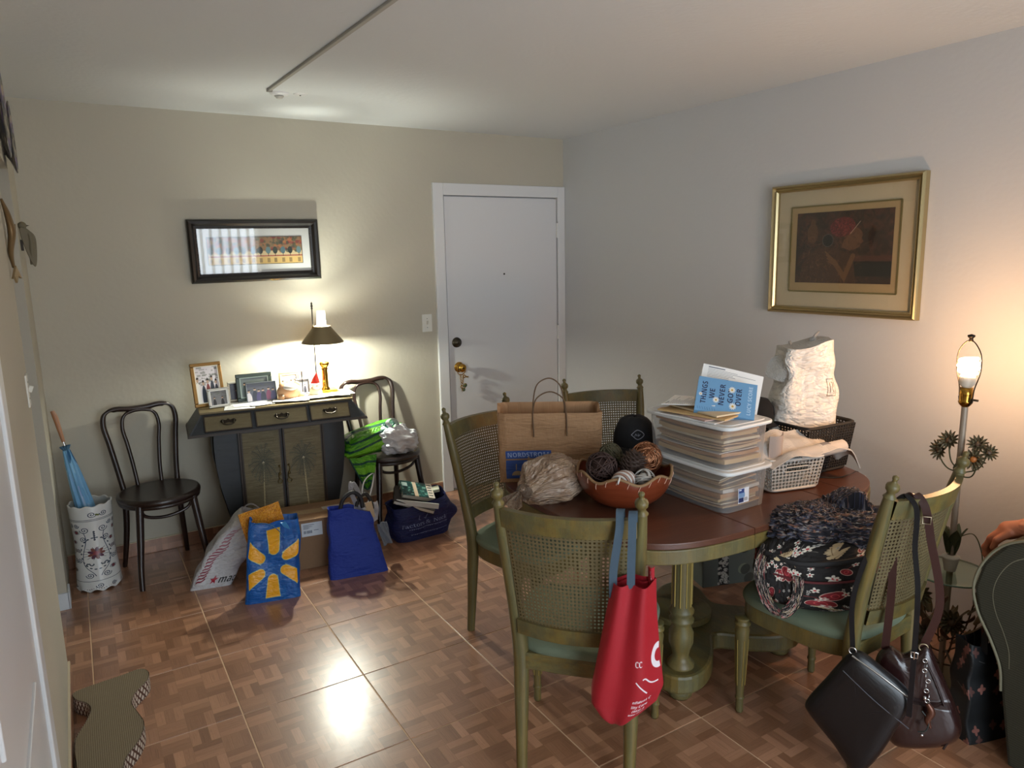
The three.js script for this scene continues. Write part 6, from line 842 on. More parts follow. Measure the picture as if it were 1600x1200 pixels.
// ---------------------------------------------------------------- patterned bag under the table
{
  const map = canvasTexture(1024, 512, (x, W, Hh) => { x.fillStyle = '#5c645e'; x.fillRect(0, 0, W, Hh); x.fillStyle = '#14181a'; x.fillRect(W * 0.09, 0, W * 0.06, Hh); for (let i = 0; i < 90; i++) { x.strokeStyle = '#b5b4aa'; x.lineWidth = 4; const cx = W * 0.12 + rnd(-28, 28), cy = rnd(0, Hh); for (let q = 3; q < 14; q += 4) { x.beginPath(); x.arc(cx, cy, q, rnd(0, 3), rnd(3, 7)); x.stroke(); } } for (let i = 0; i < 16; i++) { x.fillStyle = ['rgba(130,140,118,.8)', 'rgba(90,104,92,.9)', 'rgba(60,66,60,.9)'][i % 3]; x.beginPath(); x.ellipse(W * 0.2 + rnd(0, W * 0.2), rnd(0, Hh), 28, 40, 0.3, 0, 7); x.fill(); } });
  const t = thing('gift_bag', 'grey patterned gift bag with dotted circles standing under the dining table', 'bag', [-0.46, 0, 2.06], -0.3);
  obj('body', tote({ w: 0.34, d: 0.14, h: 0.34, open: true, corner: 10, deform: (p, u, v) => V(p.x, p.y, p.z * (1 - 0.3 * v)) }), M('#ffffff', 0.5, { map }), t); obj('handle', sweep([[-0.06, 0.32, 0.055], [-0.05, 0.42, 0.05], [0.03, 0.43, 0.05], [0.05, 0.32, 0.055]], 0.003, 30, 6), M('#2a2d2c', 0.7), t);
}
// ---------------------------------------------------------------- things on the chair beside the sofa
const floral = canvasTexture(1024, 1024, (x, W, Hh) => {
  x.fillStyle = '#14100f'; x.fillRect(0, 0, W, Hh); const fl = (cx, cy, s, c, n = 5, cc = '#a83238') => { for (let k = 0; k < n; k++) { const a = k / n * 6.283 + cx; x.fillStyle = c; x.beginPath(); x.ellipse(cx + Math.cos(a) * s, cy + Math.sin(a) * s, s * 0.75, s * 0.5, a, 0, 7); x.fill(); } x.fillStyle = cc; x.beginPath(); x.arc(cx, cy, s * 0.5, 0, 7); x.fill(); };
  for (let i = 0; i < 60; i++) { x.strokeStyle = ['#6f6a62', '#8a3a34', '#9c8a72'][i % 3]; x.lineWidth = 3; const px = rnd(0, W), py = rnd(0, Hh); x.beginPath(); x.moveTo(px, py); x.bezierCurveTo(px + rnd(-60, 60), py + rnd(-60, 60), px + rnd(-60, 60), py + rnd(-60, 60), px + rnd(-90, 90), py + rnd(-90, 90)); x.stroke(); }
  for (let i = 0; i < 26; i++) { const px = rnd(0, W), py = rnd(0, Hh), s = rnd(22, 40); x.fillStyle = '#b9a480'; x.save(); x.translate(px, py); x.rotate(rnd(0, 6)); for (let k = -4; k < 5; k++) { x.beginPath(); x.ellipse(k * s * 0.28, Math.abs(k) * 3, s * 0.22, s * 0.5, 0.2 * k, 0, 7); x.fill(); } x.strokeStyle = '#6d5a3c'; x.lineWidth = 2; x.beginPath(); x.moveTo(-s, 0); x.lineTo(s, 0); x.stroke(); x.restore(); }
  for (let i = 0; i < 46; i++) { const px = rnd(0, W), py = rnd(0, Hh), s = rnd(14, 30); x.fillStyle = '#7e1f26'; x.beginPath(); x.ellipse(px, py, s, s * 1.5, rnd(0, 3), 0, 7); x.fill(); x.strokeStyle = '#c8a79a'; x.lineWidth = 3; x.stroke(); x.strokeStyle = '#c0484c'; x.beginPath(); x.arc(px, py, s * 0.5, 0, 7); x.stroke(); }
  for (let i = 0; i < 240; i++) fl(rnd(0, W), rnd(0, Hh), rnd(6, 13), '#cfc8ba'); for (let i = 0; i < 120; i++) fl(rnd(0, W), rnd(0, Hh), rnd(3, 6), '#a7a29a', 5, '#333');
});
{
  const t = thing('floral_bag', 'quilted black bag with red and cream flowers on the dining chair seat', 'bag', [-1.125, 0.474, 3.03], -0.75);
  const m = M('#ffffff', 0.85, { map: floral, bumpMap: crinkle, bumpScale: 0.006 });
  const g = new THREE.SphereGeometry(1, 80, 56), p = g.attributes.position, uv = g.attributes.uv;
  for (let i = 0; i < p.count; i++) { const x = p.getX(i), y = p.getY(i), z = p.getZ(i), q = (v, e) => Math.sign(v) * Math.abs(v) ** e, c = 1 + 0.1 * nz(x * 2 + 8, y * 2, z * 2); p.setXYZ(i, q(x, 0.7) * 0.195 * c, Math.max(0, 0.115 + q(y, 0.75) * 0.125 * c), q(z, 0.7) * 0.125 * c); uv.setXY(i, x * 0.3 + 0.5 + z * 0.15, y * 0.24 + 0.5); }
  g.computeVertexNormals(); obj('body', g, m, t);
  obj('zip_band', sweep([[-0.17, 0.19, 0.07], [-0.08, 0.178, 0.115], [0.04, 0.19, 0.12], [0.16, 0.205, 0.08]], 0.011, 30, 8, 0.5), M('#0d0b0b', 0.7), t);
  obj('pocket_trim', sweep([[-0.175, 0.135, 0.085], [-0.06, 0.125, 0.13], [0.06, 0.132, 0.13], [0.175, 0.14, 0.08]], 0.004, 30, 8), M('#54191c', 0.8), t);
  obj('handle', strap([[-0.16, 0.2, 0.03], [-0.19, 0.14, 0.1], [-0.165, 0.05, 0.135], [-0.12, 0.015, 0.14], [-0.08, 0.06, 0.135], [-0.075, 0.14, 0.13]], 0.034, 0.008, 30, [1, 0, 0.4]), M('#ffffff', 0.85, { map: floral }), t);
  // crinkled scarf, one continuous crumpled cloth
  const s = thing('crinkled_scarf', 'crinkled black and grey patterned scarf heaped on the floral bag', 'scarf', [-1.03, 0.69, 3.0], -0.5);
  const sm = M('#ffffff', 0.9, { map: canvasTexture(512, 512, (x, W, Hh) => { x.fillStyle = '#22222a'; x.fillRect(0, 0, W, Hh); for (let i = 0; i < 1500; i++) { x.fillStyle = ['#6b6a72', '#16161c', '#8d8680', '#3b3f58', '#7a5a4e', '#4a4a58'][Math.floor(rnd(0, 6))]; x.save(); x.translate(rnd(0, W), rnd(0, Hh)); x.rotate(rnd(0, 3.1)); x.fillRect(0, 0, rnd(3, 9), rnd(8, 34)); x.restore(); } }) });
  const sg = new THREE.SphereGeometry(1, 150, 100), sp = sg.attributes.position;
  for (let i = 0; i < sp.count; i++) { const x = sp.getX(i), y = sp.getY(i), z = sp.getZ(i), c = 1 + 0.2 * nz(x * 1.8, y * 1.8 + 3, z * 1.8) + 0.22 * Math.abs(nz(x * 5, y * 5, z * 5)) + 0.16 * Math.abs(nz(x * 11, y * 11, z * 11)) + 0.06 * Math.abs(nz(x * 24, y * 24, z * 24)); const hump = x > 0.1 && z < 0.2 ? 0.06 * Math.exp(-(((x - 0.45) / 0.3) ** 2)) : 0; sp.setXYZ(i, x * 0.19 * c, Math.max(-0.02, y * 0.075 * c + 0.02) + hump * Math.max(0, y), z * 0.135 * c); }
  sg.computeVertexNormals(); sm.map.repeat.set(2, 2); obj('cloth', sg, sm, s);
  const fr = []; for (let k = 0; k < 26; k++) { const z = -0.06 + k * 0.006; fr.push(sweep([[0.16, 0.01 + rnd(-0.01, 0.02), z], [0.205, -0.02 + rnd(-0.01, 0.01), z + rnd(-0.01, 0.01)], [0.22, -0.07, z + rnd(-0.012, 0.012)]], 0.0016, 8, 4)); } obj('fringe', fr, M('#6d665e', 0.9), s);
  tag(obj('navy_cloth', sheet((u, v) => V(-1.2 + u * 0.16 + 0.02 * Math.sin(v * 4), 0.735 - v * 0.14 + 0.012 * Math.sin(u * 8 + v * 3), 2.945 + 0.03 * Math.sin(u * 5) * v + 0.02 * v + 0.02 * u), 20, 16, 0.006), M('#171a30', 0.9)), 'navy blue cloth hanging between the table edge and the scarf', 'cloth');
}
// ---------------------------------------------------------------- handbags hanging on that chair
const HN = V(-0.859, 0, 0.513), HP = V(-1.255, 0.4, 3.326);
const hang = (u, v, off = 0) => pxOn(u, v, HP.clone().addScaledVector(HN, off), HN);
const hx = V(0.513, 0, 0.859);
{
  const t = thing('black_handbag', 'square black leather handbag hanging by one corner from the dining chair back', 'handbag', HP.toArray(), Math.atan2(HN.x, HN.z));
  const leather = M('#07070a', 0.36, { bumpMap: crinkle, bumpScale: 0.0004, clearcoat: 0.15, clearcoatRoughness: 0.4 });
  const local = (u, v) => { const q = hang(u, v).sub(HP); return [q.dot(hx), q.y]; };
  const outline = [[1332, 1018], [1345, 1018], [1385, 1048], [1420, 1080], [1424, 1096], [1400, 1140], [1365, 1190], [1345, 1206], [1335, 1206], [1300, 1158], [1262, 1110], [1258, 1100], [1290, 1060]].map(([u, v]) => local(u, v));
  const cx = outline.reduce((s, p) => s + p[0], 0) / outline.length, cy = outline.reduce((s, p) => s + p[1], 0) / outline.length;
  const cr = new THREE.CatmullRomCurve3(outline.map(([x, y]) => V(x, y, 0)), true, 'centripetal');
  obj('body', grid((u, v) => { const p = cr.getPoint(u), r = Math.sin(v * Math.PI), k = Math.sin(v * Math.PI) ** 0.35, f = v < 0.5 ? 1 : -1; const z = (1 - k) * 0 + Math.cos(v * Math.PI) * 0.035; return V(cx + (p.x - cx) * k, cy + (p.y - cy) * k, z); }, 96, 24, true), leather, t);
  const [a, b] = [local(1332, 1020), local(1422, 1086)], [c, d] = [local(1318, 1040), local(1420, 1132)];
  obj('zip', [tubeLine([[a[0], a[1], 0.018], [(a[0] + b[0]) / 2 + 0.008, (a[1] + b[1]) / 2 + 0.004, 0.03], [b[0], b[1], 0.02]], 0.0028, 30)], M('#a7a49c', 0.3, { metalness: 0.8 }), t);
  obj('seam', tubeLine([[c[0], c[1], 0.03], [(c[0] + d[0]) / 2, (c[1] + d[1]) / 2, 0.038], [d[0], d[1], 0.022]], 0.0016, 30), M('#3a3a40', 0.5), t);
  const w2l = (x, y, z) => { const d = V(x, y, z).sub(HP); return [d.dot(hx), d.y, d.dot(HN)]; };
  obj('strap', strap([[a[0], a[1], 0.0], w2l(-1.262, 0.62, 3.262), w2l(-1.215, 0.82, 3.292), w2l(-1.185, 0.915, 3.318), w2l(-1.172, 0.946, 3.345), w2l(-1.172, 0.925, 3.376), w2l(-1.185, 0.8, 3.392), [b[0] - 0.004, 0.3, 0.012], [b[0], 0.1, 0.03], [b[0], b[1] - 0.05, 0.03]], 0.014, 0.004, 90, [1, 0, 0.2]), M('#0b0b10', 0.45), t);
  const q = local(1423, 1013); obj('buckle', [place(new THREE.TorusGeometry(0.012, 0.0024, 6, 4, Math.PI * 2), [b[0], q[1], 0.036], [0, 0, Math.PI / 4]), box(0.003, 0.024, 0.003, [b[0], q[1], 0.038])], chrome, t);
  obj('strap_ring', place(new THREE.TorusGeometry(0.01, 0.002, 6, 18), [a[0], a[1] + 0.01, 0.006]), chrome, t);
}
{
  const BN = V(-0.80, 0, 0.6).normalize(), BP = V(-1.13, 0.3, 3.405), bx = V(0.6, 0, 0.8).normalize();
  const local = (u, v) => { const q = pxOn(u, v, BP, BN).sub(BP); return [q.dot(bx), q.y]; };
  const t = thing('brown_handbag', 'glossy dark brown leather shoulder bag hanging behind the black handbag', 'handbag', BP.toArray(), Math.atan2(BN.x, BN.z));
  const leather = M('#240f0e', 0.26, { clearcoat: 0.6, clearcoatRoughness: 0.2, bumpMap: crinkle, bumpScale: 0.001 });
  const outline = [[1372, 1032], [1392, 1018], [1412, 1030], [1432, 1022], [1450, 1012], [1470, 1050], [1492, 1100], [1505, 1138], [1500, 1158], [1478, 1170], [1440, 1174], [1400, 1170], [1382, 1150], [1370, 1090]].map(([u, v]) => local(u, v));
  const cx = outline.reduce((s, p) => s + p[0], 0) / outline.length, cy = outline.reduce((s, p) => s + p[1], 0) / outline.length, cr = new THREE.CatmullRomCurve3(outline.map(([x, y]) => V(x, y, 0)), true, 'centripetal');
  obj('body', grid((u, v) => { const p = cr.getPoint(u), k = Math.sin(v * Math.PI) ** 0.3; return V(cx + (p.x - cx) * k, cy + (p.y - cy) * k, -0.03 + Math.cos(v * Math.PI) * 0.045 * (p.y < cy ? 1.25 : 0.8)); }, 96, 26, true), leather, t);
  obj('piping', sweep([[1452, 1030], [1468, 1064], [1484, 1110], [1490, 1150], [1480, 1168]].map(([u, v]) => { const [x, y] = local(u, v); return [x - 0.012, y, 0.012]; }), 0.0035, 40, 8), leather, t);
  const e = local(1444, 1018), s = local(1412, 770);
  const w2l = (x, y, z) => { const d = V(x, y, z).sub(BP); return [d.dot(bx), d.y, d.dot(BN)]; };
  obj('strap', strap([[e[0], e[1], -0.02], w2l(-1.10, 0.62, 3.43), w2l(-1.125, 0.82, 3.402), w2l(-1.137, 0.925, 3.38), w2l(-1.138, 0.948, 3.352), w2l(-1.14, 0.92, 3.322), w2l(-1.14, 0.8, 3.305), w2l(-1.145, 0.62, 3.31), [local(1385, 1024)[0], local(1385, 1024)[1], -0.04]], 0.022, 0.005, 90, [1, 0, 0.1]), M('#351a16', 0.35), t);
  const k = local(1412, 790); obj('strap_buckle', [place(new THREE.TorusGeometry(0.015, 0.0024, 6, 4), [w2l(-1.136, 0.88, 3.39)[0], 0.58, w2l(-1.136, 0.88, 3.398)[2]], [0, 0, Math.PI / 4])], M('#8d7f6a', 0.3, { metalness: 0.8 }), t);
  obj('strap_ring', [place(new THREE.TorusGeometry(0.012, 0.0022, 6, 18), [e[0], e[1] + 0.004, -0.015])], M('#9a8a70', 0.3, { metalness: 0.8 }), t);
  const kt = thing('key_chain', 'silver and bronze charm chain dangling between the two handbags', 'key chain', BP.toArray(), Math.atan2(BN.x, BN.z)), ch = []; const k0 = local(1442, 1020), k1 = local(1446, 1082);
  for (let i = 0; i < 9; i++) { const f = i / 8; ch.push(place(new THREE.TorusGeometry(0.006, 0.0016, 6, 12), [k0[0] + (k1[0] - k0[0]) * f + 0.004 * Math.sin(i * 2), k0[1] + (k1[1] - k0[1]) * f, 0.045], [0, i % 2 ? 1.4 : 0, 0.3 * i])); } obj('chain', ch, chrome, kt);
  const f0 = local(1446, 1086); obj('charm', sweep([[f0[0], f0[1], 0.045], [f0[0] + 0.01, f0[1] - 0.02, 0.05], [f0[0] + 0.002, f0[1] - 0.05, 0.05], [f0[0] + 0.012, f0[1] - 0.075, 0.047]], [0.006, 0.012, 0.009, 0.004], 20, 10), M('#5d3a2c', 0.3, { metalness: 0.5 }), kt);
  const f1 = local(1436, 1105); obj('tassel_loop', sweep([[f1[0], f1[1] + 0.02, 0.05], [f1[0] + 0.018, f1[1] - 0.005, 0.055], [f1[0] + 0.012, f1[1] - 0.04, 0.055], [f1[0] - 0.006, f1[1] - 0.05, 0.05]], 0.0018, 24, 6), M('#2a332f', 0.5), kt); obj('bead', [ball(0.005, [f1[0] + 0.004, f1[1] - 0.055, 0.055]), ball(0.006, [f0[0] - 0.01, f0[1] + 0.02, 0.05])], chrome, kt);
}
// ---------------------------------------------------------------- red bag on the nearest chair
{
  const RN = V(-0.62, 0, 0.785).normalize(), RP = V(-1.945, 0.45, 3.015), rx = V(0.785, 0, 0.62).normalize(), local = (u, v) => { const q = pxOn(u, v, RP, RN).sub(RP); return [q.dot(rx), q.y]; };
  const t = thing('red_tote_bag', 'bright red tote bag with white lettering hanging from the dining chair by grey straps', 'bag', RP.toArray(), Math.atan2(RN.x, RN.z));
  const rows = [[905, 956, 1026], [930, 952, 1026], [960, 946, 1027], [1000, 938, 1030], [1040, 930, 1034], [1070, 924, 1037], [1095, 924, 1026], [1115, 938, 1000], [1130, 955, 976]].map(([v, a, b]) => [local(a, v), local(b, v)]);
  const rowAt = (k) => { const q = k * (rows.length - 1), i = Math.min(Math.floor(q), rows.length - 2), f = q - i, L = [0, 1].map((e) => rows[i][0][e] + (rows[i + 1][0][e] - rows[i][0][e]) * f), R = [0, 1].map((e) => rows[i][1][e] + (rows[i + 1][1][e] - rows[i][1][e]) * f); return [L, R]; };
  const map = canvasTexture(1024, 1024, (x, W, Hh) => { x.fillStyle = '#a3101f'; x.fillRect(0, 0, W, Hh); for (let i = 0; i < 4000; i++) { x.fillStyle = rnd() < 0.5 ? 'rgba(210,40,60,.16)' : 'rgba(90,0,10,.14)'; x.fillRect(rnd(0, W), rnd(0, Hh), 3, 3); } const F = W * 0.5; x.save(); x.beginPath(); x.rect(0, 0, F, Hh); x.clip();
    x.strokeStyle = '#e6dee2'; x.lineWidth = 30; x.beginPath(); x.arc(F * 0.96, Hh * 0.44, 46, Math.PI * 0.45, Math.PI * 1.6); x.stroke(); x.lineWidth = 9; x.beginPath(); x.moveTo(F * 0.6, Hh * 0.53); x.lineTo(F * 0.76, Hh * 0.62); x.moveTo(F * 0.7, Hh * 0.52); x.bezierCurveTo(F * 0.78, Hh * 0.5, F * 0.76, Hh * 0.58, F * 0.93, Hh * 0.575); x.stroke(); x.fillStyle = '#e6dee2'; x.font = 'bold 44px serif'; x.fillText('CC', F * 0.58, Hh * 0.45); x.font = 'bold 31px sans-serif'; for (const [s, y] of [['nfident C', 0.685], ['lity Care', 0.725], ['  (954) 4', 0.762], ['ome Heal', 0.8]]) x.fillText(s, F * 0.58, Hh * y); x.restore(); });
  const m = M('#ffffff', 0.55, { map, bumpMap: weaveBump, bumpScale: 0.0006, sheen: 0.4, sheenColor: new THREE.Color('#ff6070') });
  // closed ring: front then back, with two vertical folds on the front
  obj('body', grid((u, v) => { const k = 1 - v, [L, R] = rowAt(k), front = u < 0.5, s = front ? u * 2 : 2 - u * 2, x = L[0] + (R[0] - L[0]) * s, y = L[1] + (R[1] - L[1]) * s, close = k > 0.86 ? Math.sqrt(Math.max(0, 1 - ((k - 0.86) / 0.14) ** 2)) : 1; const fold = 0.016 * Math.sin(s * 11 + k * 1.2) * (0.4 + 0.6 * v), edge = Math.sqrt(Math.max(0, 1 - (2 * s - 1) ** 2)); const th = 0.028 + 0.03 * edge * Math.sin(Math.PI * Math.min(1, 0.25 + k * 0.75)); return V(x, y, (front ? th * edge + fold : -th * edge * 0.6 + fold * 0.4) * close + 0.0); }, 96, 44, true), m, t);
  obj('inner_lining', grid((u, v) => { const [L, R] = rowAt(0.02 + v * 0.25), s = u < 0.5 ? u * 2 : 2 - u * 2, edge = Math.sqrt(Math.max(0, 1 - (2 * s - 1) ** 2)); return V(L[0] + (R[0] - L[0]) * s, L[1] + (R[1] - L[1]) * s, (u < 0.5 ? 0.022 : -0.014) * edge + 0.012 * Math.sin(s * 11)); }, 60, 8, true), M('#a3101f', 0.8), t);
  obj('side_gusset', sheet((u, v) => { const p = local(1014 + u * 8, 887 + v * 30); return V(p[0], p[1], -0.01 + 0.012 * Math.sin(u * 3)); }, 6, 8, 0.002), m, t);
  const grey = M('#4d6070', 0.75, { bumpMap: weaveBump, bumpScale: 0.0008 });
  for (const [ut, ub, vb, z] of [[968, 958, 915, 0.02], [987, 985, 908, 0.036]]) { const a = local(ut, 800), b = local(ub, vb); obj('strap', strap([[b[0], b[1] - 0.03, z - 0.004], [b[0], b[1] + 0.05, z + 0.004], [a[0], a[1] - 0.03, z + 0.012], [a[0] + 0.001, a[1] + 0.006, z - 0.004], [a[0] + 0.004, a[1] + 0.008, z - 0.025], [a[0] + 0.006, a[1] - 0.03, z - 0.042]], 0.022, 0.003, 50, [1, 0, 0]), grey, t); }
}
// ---------------------------------------------------------------- floor lamp with glass tray and metal flowers
{
  const L = [-0.45, 0, 3.13], t = thing('floor_lamp', 'ivory floor lamp with glass tray, metal daisies and a bare spiral bulb by the sofa', 'lamp', L);
  const ivory = M('#9a8a78', 0.45, { metalness: 0.2 }), leafM = M('#4c5238', 0.5, { metalness: 0.3 }), petalM = M('#6f644a', 0.5, { metalness: 0.3 });
  obj('base', lathe([[0, 0.02], [0.05, 0.018], [0.11, 0.01], [0.125, 0.004], [0.125, 0], [0, 0]], 32), petalM, t);
  obj('pole', sweep([[0, 0.01, 0], [0.002, 0.4, 0], [0, 0.8, 0], [0.0, 1.085, 0]], 0.011, 30, 14), ivory, t);
  obj('glass_tray', lathe([[0.014, 0.44], [0.135, 0.44], [0.138, 0.443], [0.135, 0.448], [0.014, 0.448]], 48), M('#dff0e6', 0.04, { transmission: 1, thickness: 0, ior: 1.5 }), t);
  obj('tray_edge', place(new THREE.TorusGeometry(0.137, 0.0035, 8, 60), [0, 0.444, 0], [Math.PI / 2, 0, 0]), M('#5a7a66', 0.15, { transmission: 0.4, thickness: 0 }), t);
  obj('tray_collar', lathe([[0.013, 0.448], [0.02, 0.45], [0.024, 0.475], [0.03, 0.5], [0.03, 0.506], [0.02, 0.512], [0.013, 0.512]], 20), M('#b5b0a0', 0.4), t);
  const blade = (len, w, curl) => grid((u, v) => V((u - 0.5) * w * Math.sin(Math.PI * Math.min(0.999, 0.12 + v * 0.88)) ** 0.8, v * len - curl * v * v * 0.3, curl * v * v + 0.006 * (1 - Math.abs(u - 0.5) * 2) * -1), 4, 10);
  for (let k = 0; k < 5; k++) { const g = blade(0.12, 0.045, 0.035); g.translate(0, 0.515, 0.012); g.rotateY(k / 5 * Math.PI * 2 + 0.4); obj('sheath_leaf', g, leafM, t); }
  obj('tendril', [sweep([[0.01, 0.58, 0.01], [0.04, 0.6, 0.05], [0.05, 0.54, 0.08], [0.03, 0.47, 0.1]], 0.002, 20, 6), sweep([[-0.01, 0.56, -0.01], [0.03, 0.6, -0.03], [0.07, 0.58, -0.07]], 0.002, 20, 6)], leafM, t);
  const petal = blade(0.034, 0.011, 0.006), petal2 = blade(0.028, 0.009, 0.012);
  function daisy(pos, dir, center, sc = 1) { const list = []; for (let k = 0; k < 14; k++) for (const [g0, tilt] of k % 2 ? [[petal, 0.1]] : [[petal, 0.15], [petal2, 0.6]]) { const g = g0.clone(); g.translate(0, 0.008, 0); g.rotateX(tilt); g.rotateZ(k / 14 * Math.PI * 2); list.push(g); } const f = obj('daisy', list, petalM, t); f.position.set(...pos); f.scale.setScalar(sc); f.quaternion.setFromUnitVectors(V(0, 0, 1), P3(dir).clone().normalize()); obj('daisy_center', ball(0.011, [0, 0, 0.003], [1, 1, 0.6]), center, f); return f; }
  const bronzeC = M('#5a4430', 0.5), orangeC = M('#b5682a', 0.5);
  const cam = V(-0.9, 0.2, 0.4);
  daisy([0.01, 0.9, -0.082], [-0.95, 0.1, -0.3], bronzeC); daisy([0.0, 0.945, -0.045], [-0.9, 0.5, 0.0], bronzeC); daisy([0.0, 0.952, 0.055], [-0.7, 0.6, 0.3], bronzeC, 0.9); daisy([-0.02, 0.9, 0.055], [-0.88, 0.05, 0.45], orangeC, 1.05); daisy([0.02, 0.925, 0.085], [-0.5, 0.4, 0.7], bronzeC, 0.8);
  obj('stem', [sweep([[0, 0.835, 0], [0.0, 0.84, -0.04], [0.01, 0.87, -0.075], [0.012, 0.9, -0.083]], 0.0025, 16, 6), sweep([[0, 0.84, 0], [0.0, 0.87, -0.03], [0, 0.94, -0.045]], 0.0025, 16, 6), sweep([[0, 0.82, 0], [0, 0.825, 0.04], [-0.01, 0.86, 0.06], [-0.018, 0.9, 0.054]], 0.0025, 16, 6), sweep([[0, 0.84, 0], [0, 0.88, 0.04], [0, 0.95, 0.054]], 0.0025, 16, 6), sweep([[0, 0.83, 0], [0.01, 0.86, 0.06], [0.02, 0.92, 0.083]], 0.0025, 16, 6)], leafM, t);
  obj('bud', [ball(0.016, [-0.012, 0.885, 0.01], [1, 0.8, 1]), ball(0.01, [-0.012, 0.905, 0.02])], leafM, t);
  obj('stem_clamp', lathe([[0.011, 0.815], [0.018, 0.82], [0.02, 0.85], [0.014, 0.865], [0.011, 0.868]], 16), leafM, t);
  // foliage below the tray
  const goldLeaf = M('#5b4630', 0.55, { metalness: 0.25 });
  for (let k = 0; k < 11; k++) { const a = k / 11 * Math.PI * 2, y0 = 0.06 + (k % 3) * 0.05, r = 0.09 + (k % 2) * 0.05, y1 = 0.2 + (k * 37 % 11) * 0.018; const e = [Math.cos(a) * r, y1, Math.sin(a) * r]; const st = obj('branch', sweep([[0, y0, 0], [Math.cos(a) * r * 0.6, y0 + 0.04, Math.sin(a) * r * 0.6], e], 0.003, 16, 6), goldLeaf, t); for (let q = 0; q < 3; q++) { const g = blade(0.085, 0.034, 0.02 * (q - 1)); g.rotateX(1.0 - q * 0.35); g.rotateY(Math.PI / 2 - a + (q - 1) * 0.9); g.translate(e[0] * (0.6 + q * 0.2), y0 + 0.04 + (y1 - y0 - 0.04) * (0.3 + q * 0.3), e[2] * (0.6 + q * 0.2)); obj('leaf', g, goldLeaf, st); } }
  daisy([-0.06, 0.34, -0.07], [-0.9, 0.2, 0.2], orangeC, 1.25); daisy([-0.05, 0.27, 0.05], [-0.9, 0.25, 0.3], bronzeC, 1.3); daisy([-0.1, 0.19, -0.03], [-0.9, 0.3, 0.2], bronzeC, 1.1);
  obj('base_scroll', [sweep([[-0.05, 0.02, 0.05], [-0.12, 0.05, 0.08], [-0.15, 0.02, 0.02], [-0.1, 0.015, -0.03]], 0.004, 30, 6), sweep([[-0.03, 0.14, 0.03], [-0.12, 0.16, 0.09], [-0.1, 0.08, 0.12], [-0.04, 0.05, 0.06]], 0.004, 30, 6)], goldLeaf, t);
  // socket, harp, bulb
  obj('socket', lathe([[0.01, 1.08], [0.02, 1.09], [0.024, 1.1], [0.0215, 1.103], [0.0215, 1.128], [0.024, 1.13], [0.0215, 1.134], [0.0215, 1.152], [0, 1.152]], 24), brass, t);
  obj('switch_knob', cyl(0.004, 0.004, 0.025, [0.0, 1.11, 0.03], [Math.PI / 2, 0, 0], 8), M('#1c1814', 0.5), t);
  const hp = (s) => [[0, 1.085, 0], [0, 1.088, s * 0.02], [0, 1.11, s * 0.034], [0, 1.15, s * 0.04], [0, 1.22, s * 0.064], [0, 1.28, s * 0.058], [0, 1.318, s * 0.02], [0, 1.322, 0]];
  obj('harp', [sweep(hp(1), 0.0022, 50, 6), sweep(hp(-1), 0.0022, 50, 6), sweep([[0, 1.1, 0.03], [0, 1.115, 0.034]], 0.005, 4, 8), sweep([[0, 1.1, -0.03], [0, 1.115, -0.034]], 0.005, 4, 8)], darkMetal, t);
  t.children[t.children.length - 1].rotation.y = -0.5;
  obj('harp_finial', lathe([[0, 1.318], [0.009, 1.32], [0.006, 1.33], [0.012, 1.336], [0.012, 1.342], [0, 1.346]], 14), darkMetal, t);
  obj('bulb_ballast', lathe([[0.013, 1.152], [0.026, 1.165], [0.027, 1.19], [0.02, 1.2], [0, 1.2]], 20), M('#d8cbb8', 0.4), t);
  const sp = []; for (let k = 0; k <= 90; k++) { const f = k / 90, a = f * Math.PI * 2 * 3.2, r = 0.024 + 0.006 * Math.sin(f * Math.PI); sp.push([Math.cos(a) * r, 1.203 + f * 0.055, Math.sin(a) * r]); }
  obj('lamp_bulb', sweep(sp, 0.0075, 180, 8), new THREE.MeshStandardMaterial({ color: '#fff2dc', emissive: FLOOR_LAMP.color.clone().lerp(new THREE.Color(1, 1, 1), 0.35), emissiveIntensity: 9 }), t);
  const l = new THREE.PointLight(FLOOR_LAMP.color, FLOOR_LAMP.power, 0, 2); l.name = 'floor_lamp_light'; l.position.set(0, 1.23, 0); l.castShadow = true; l.shadow.radius = 1.5; t.add(l);
}
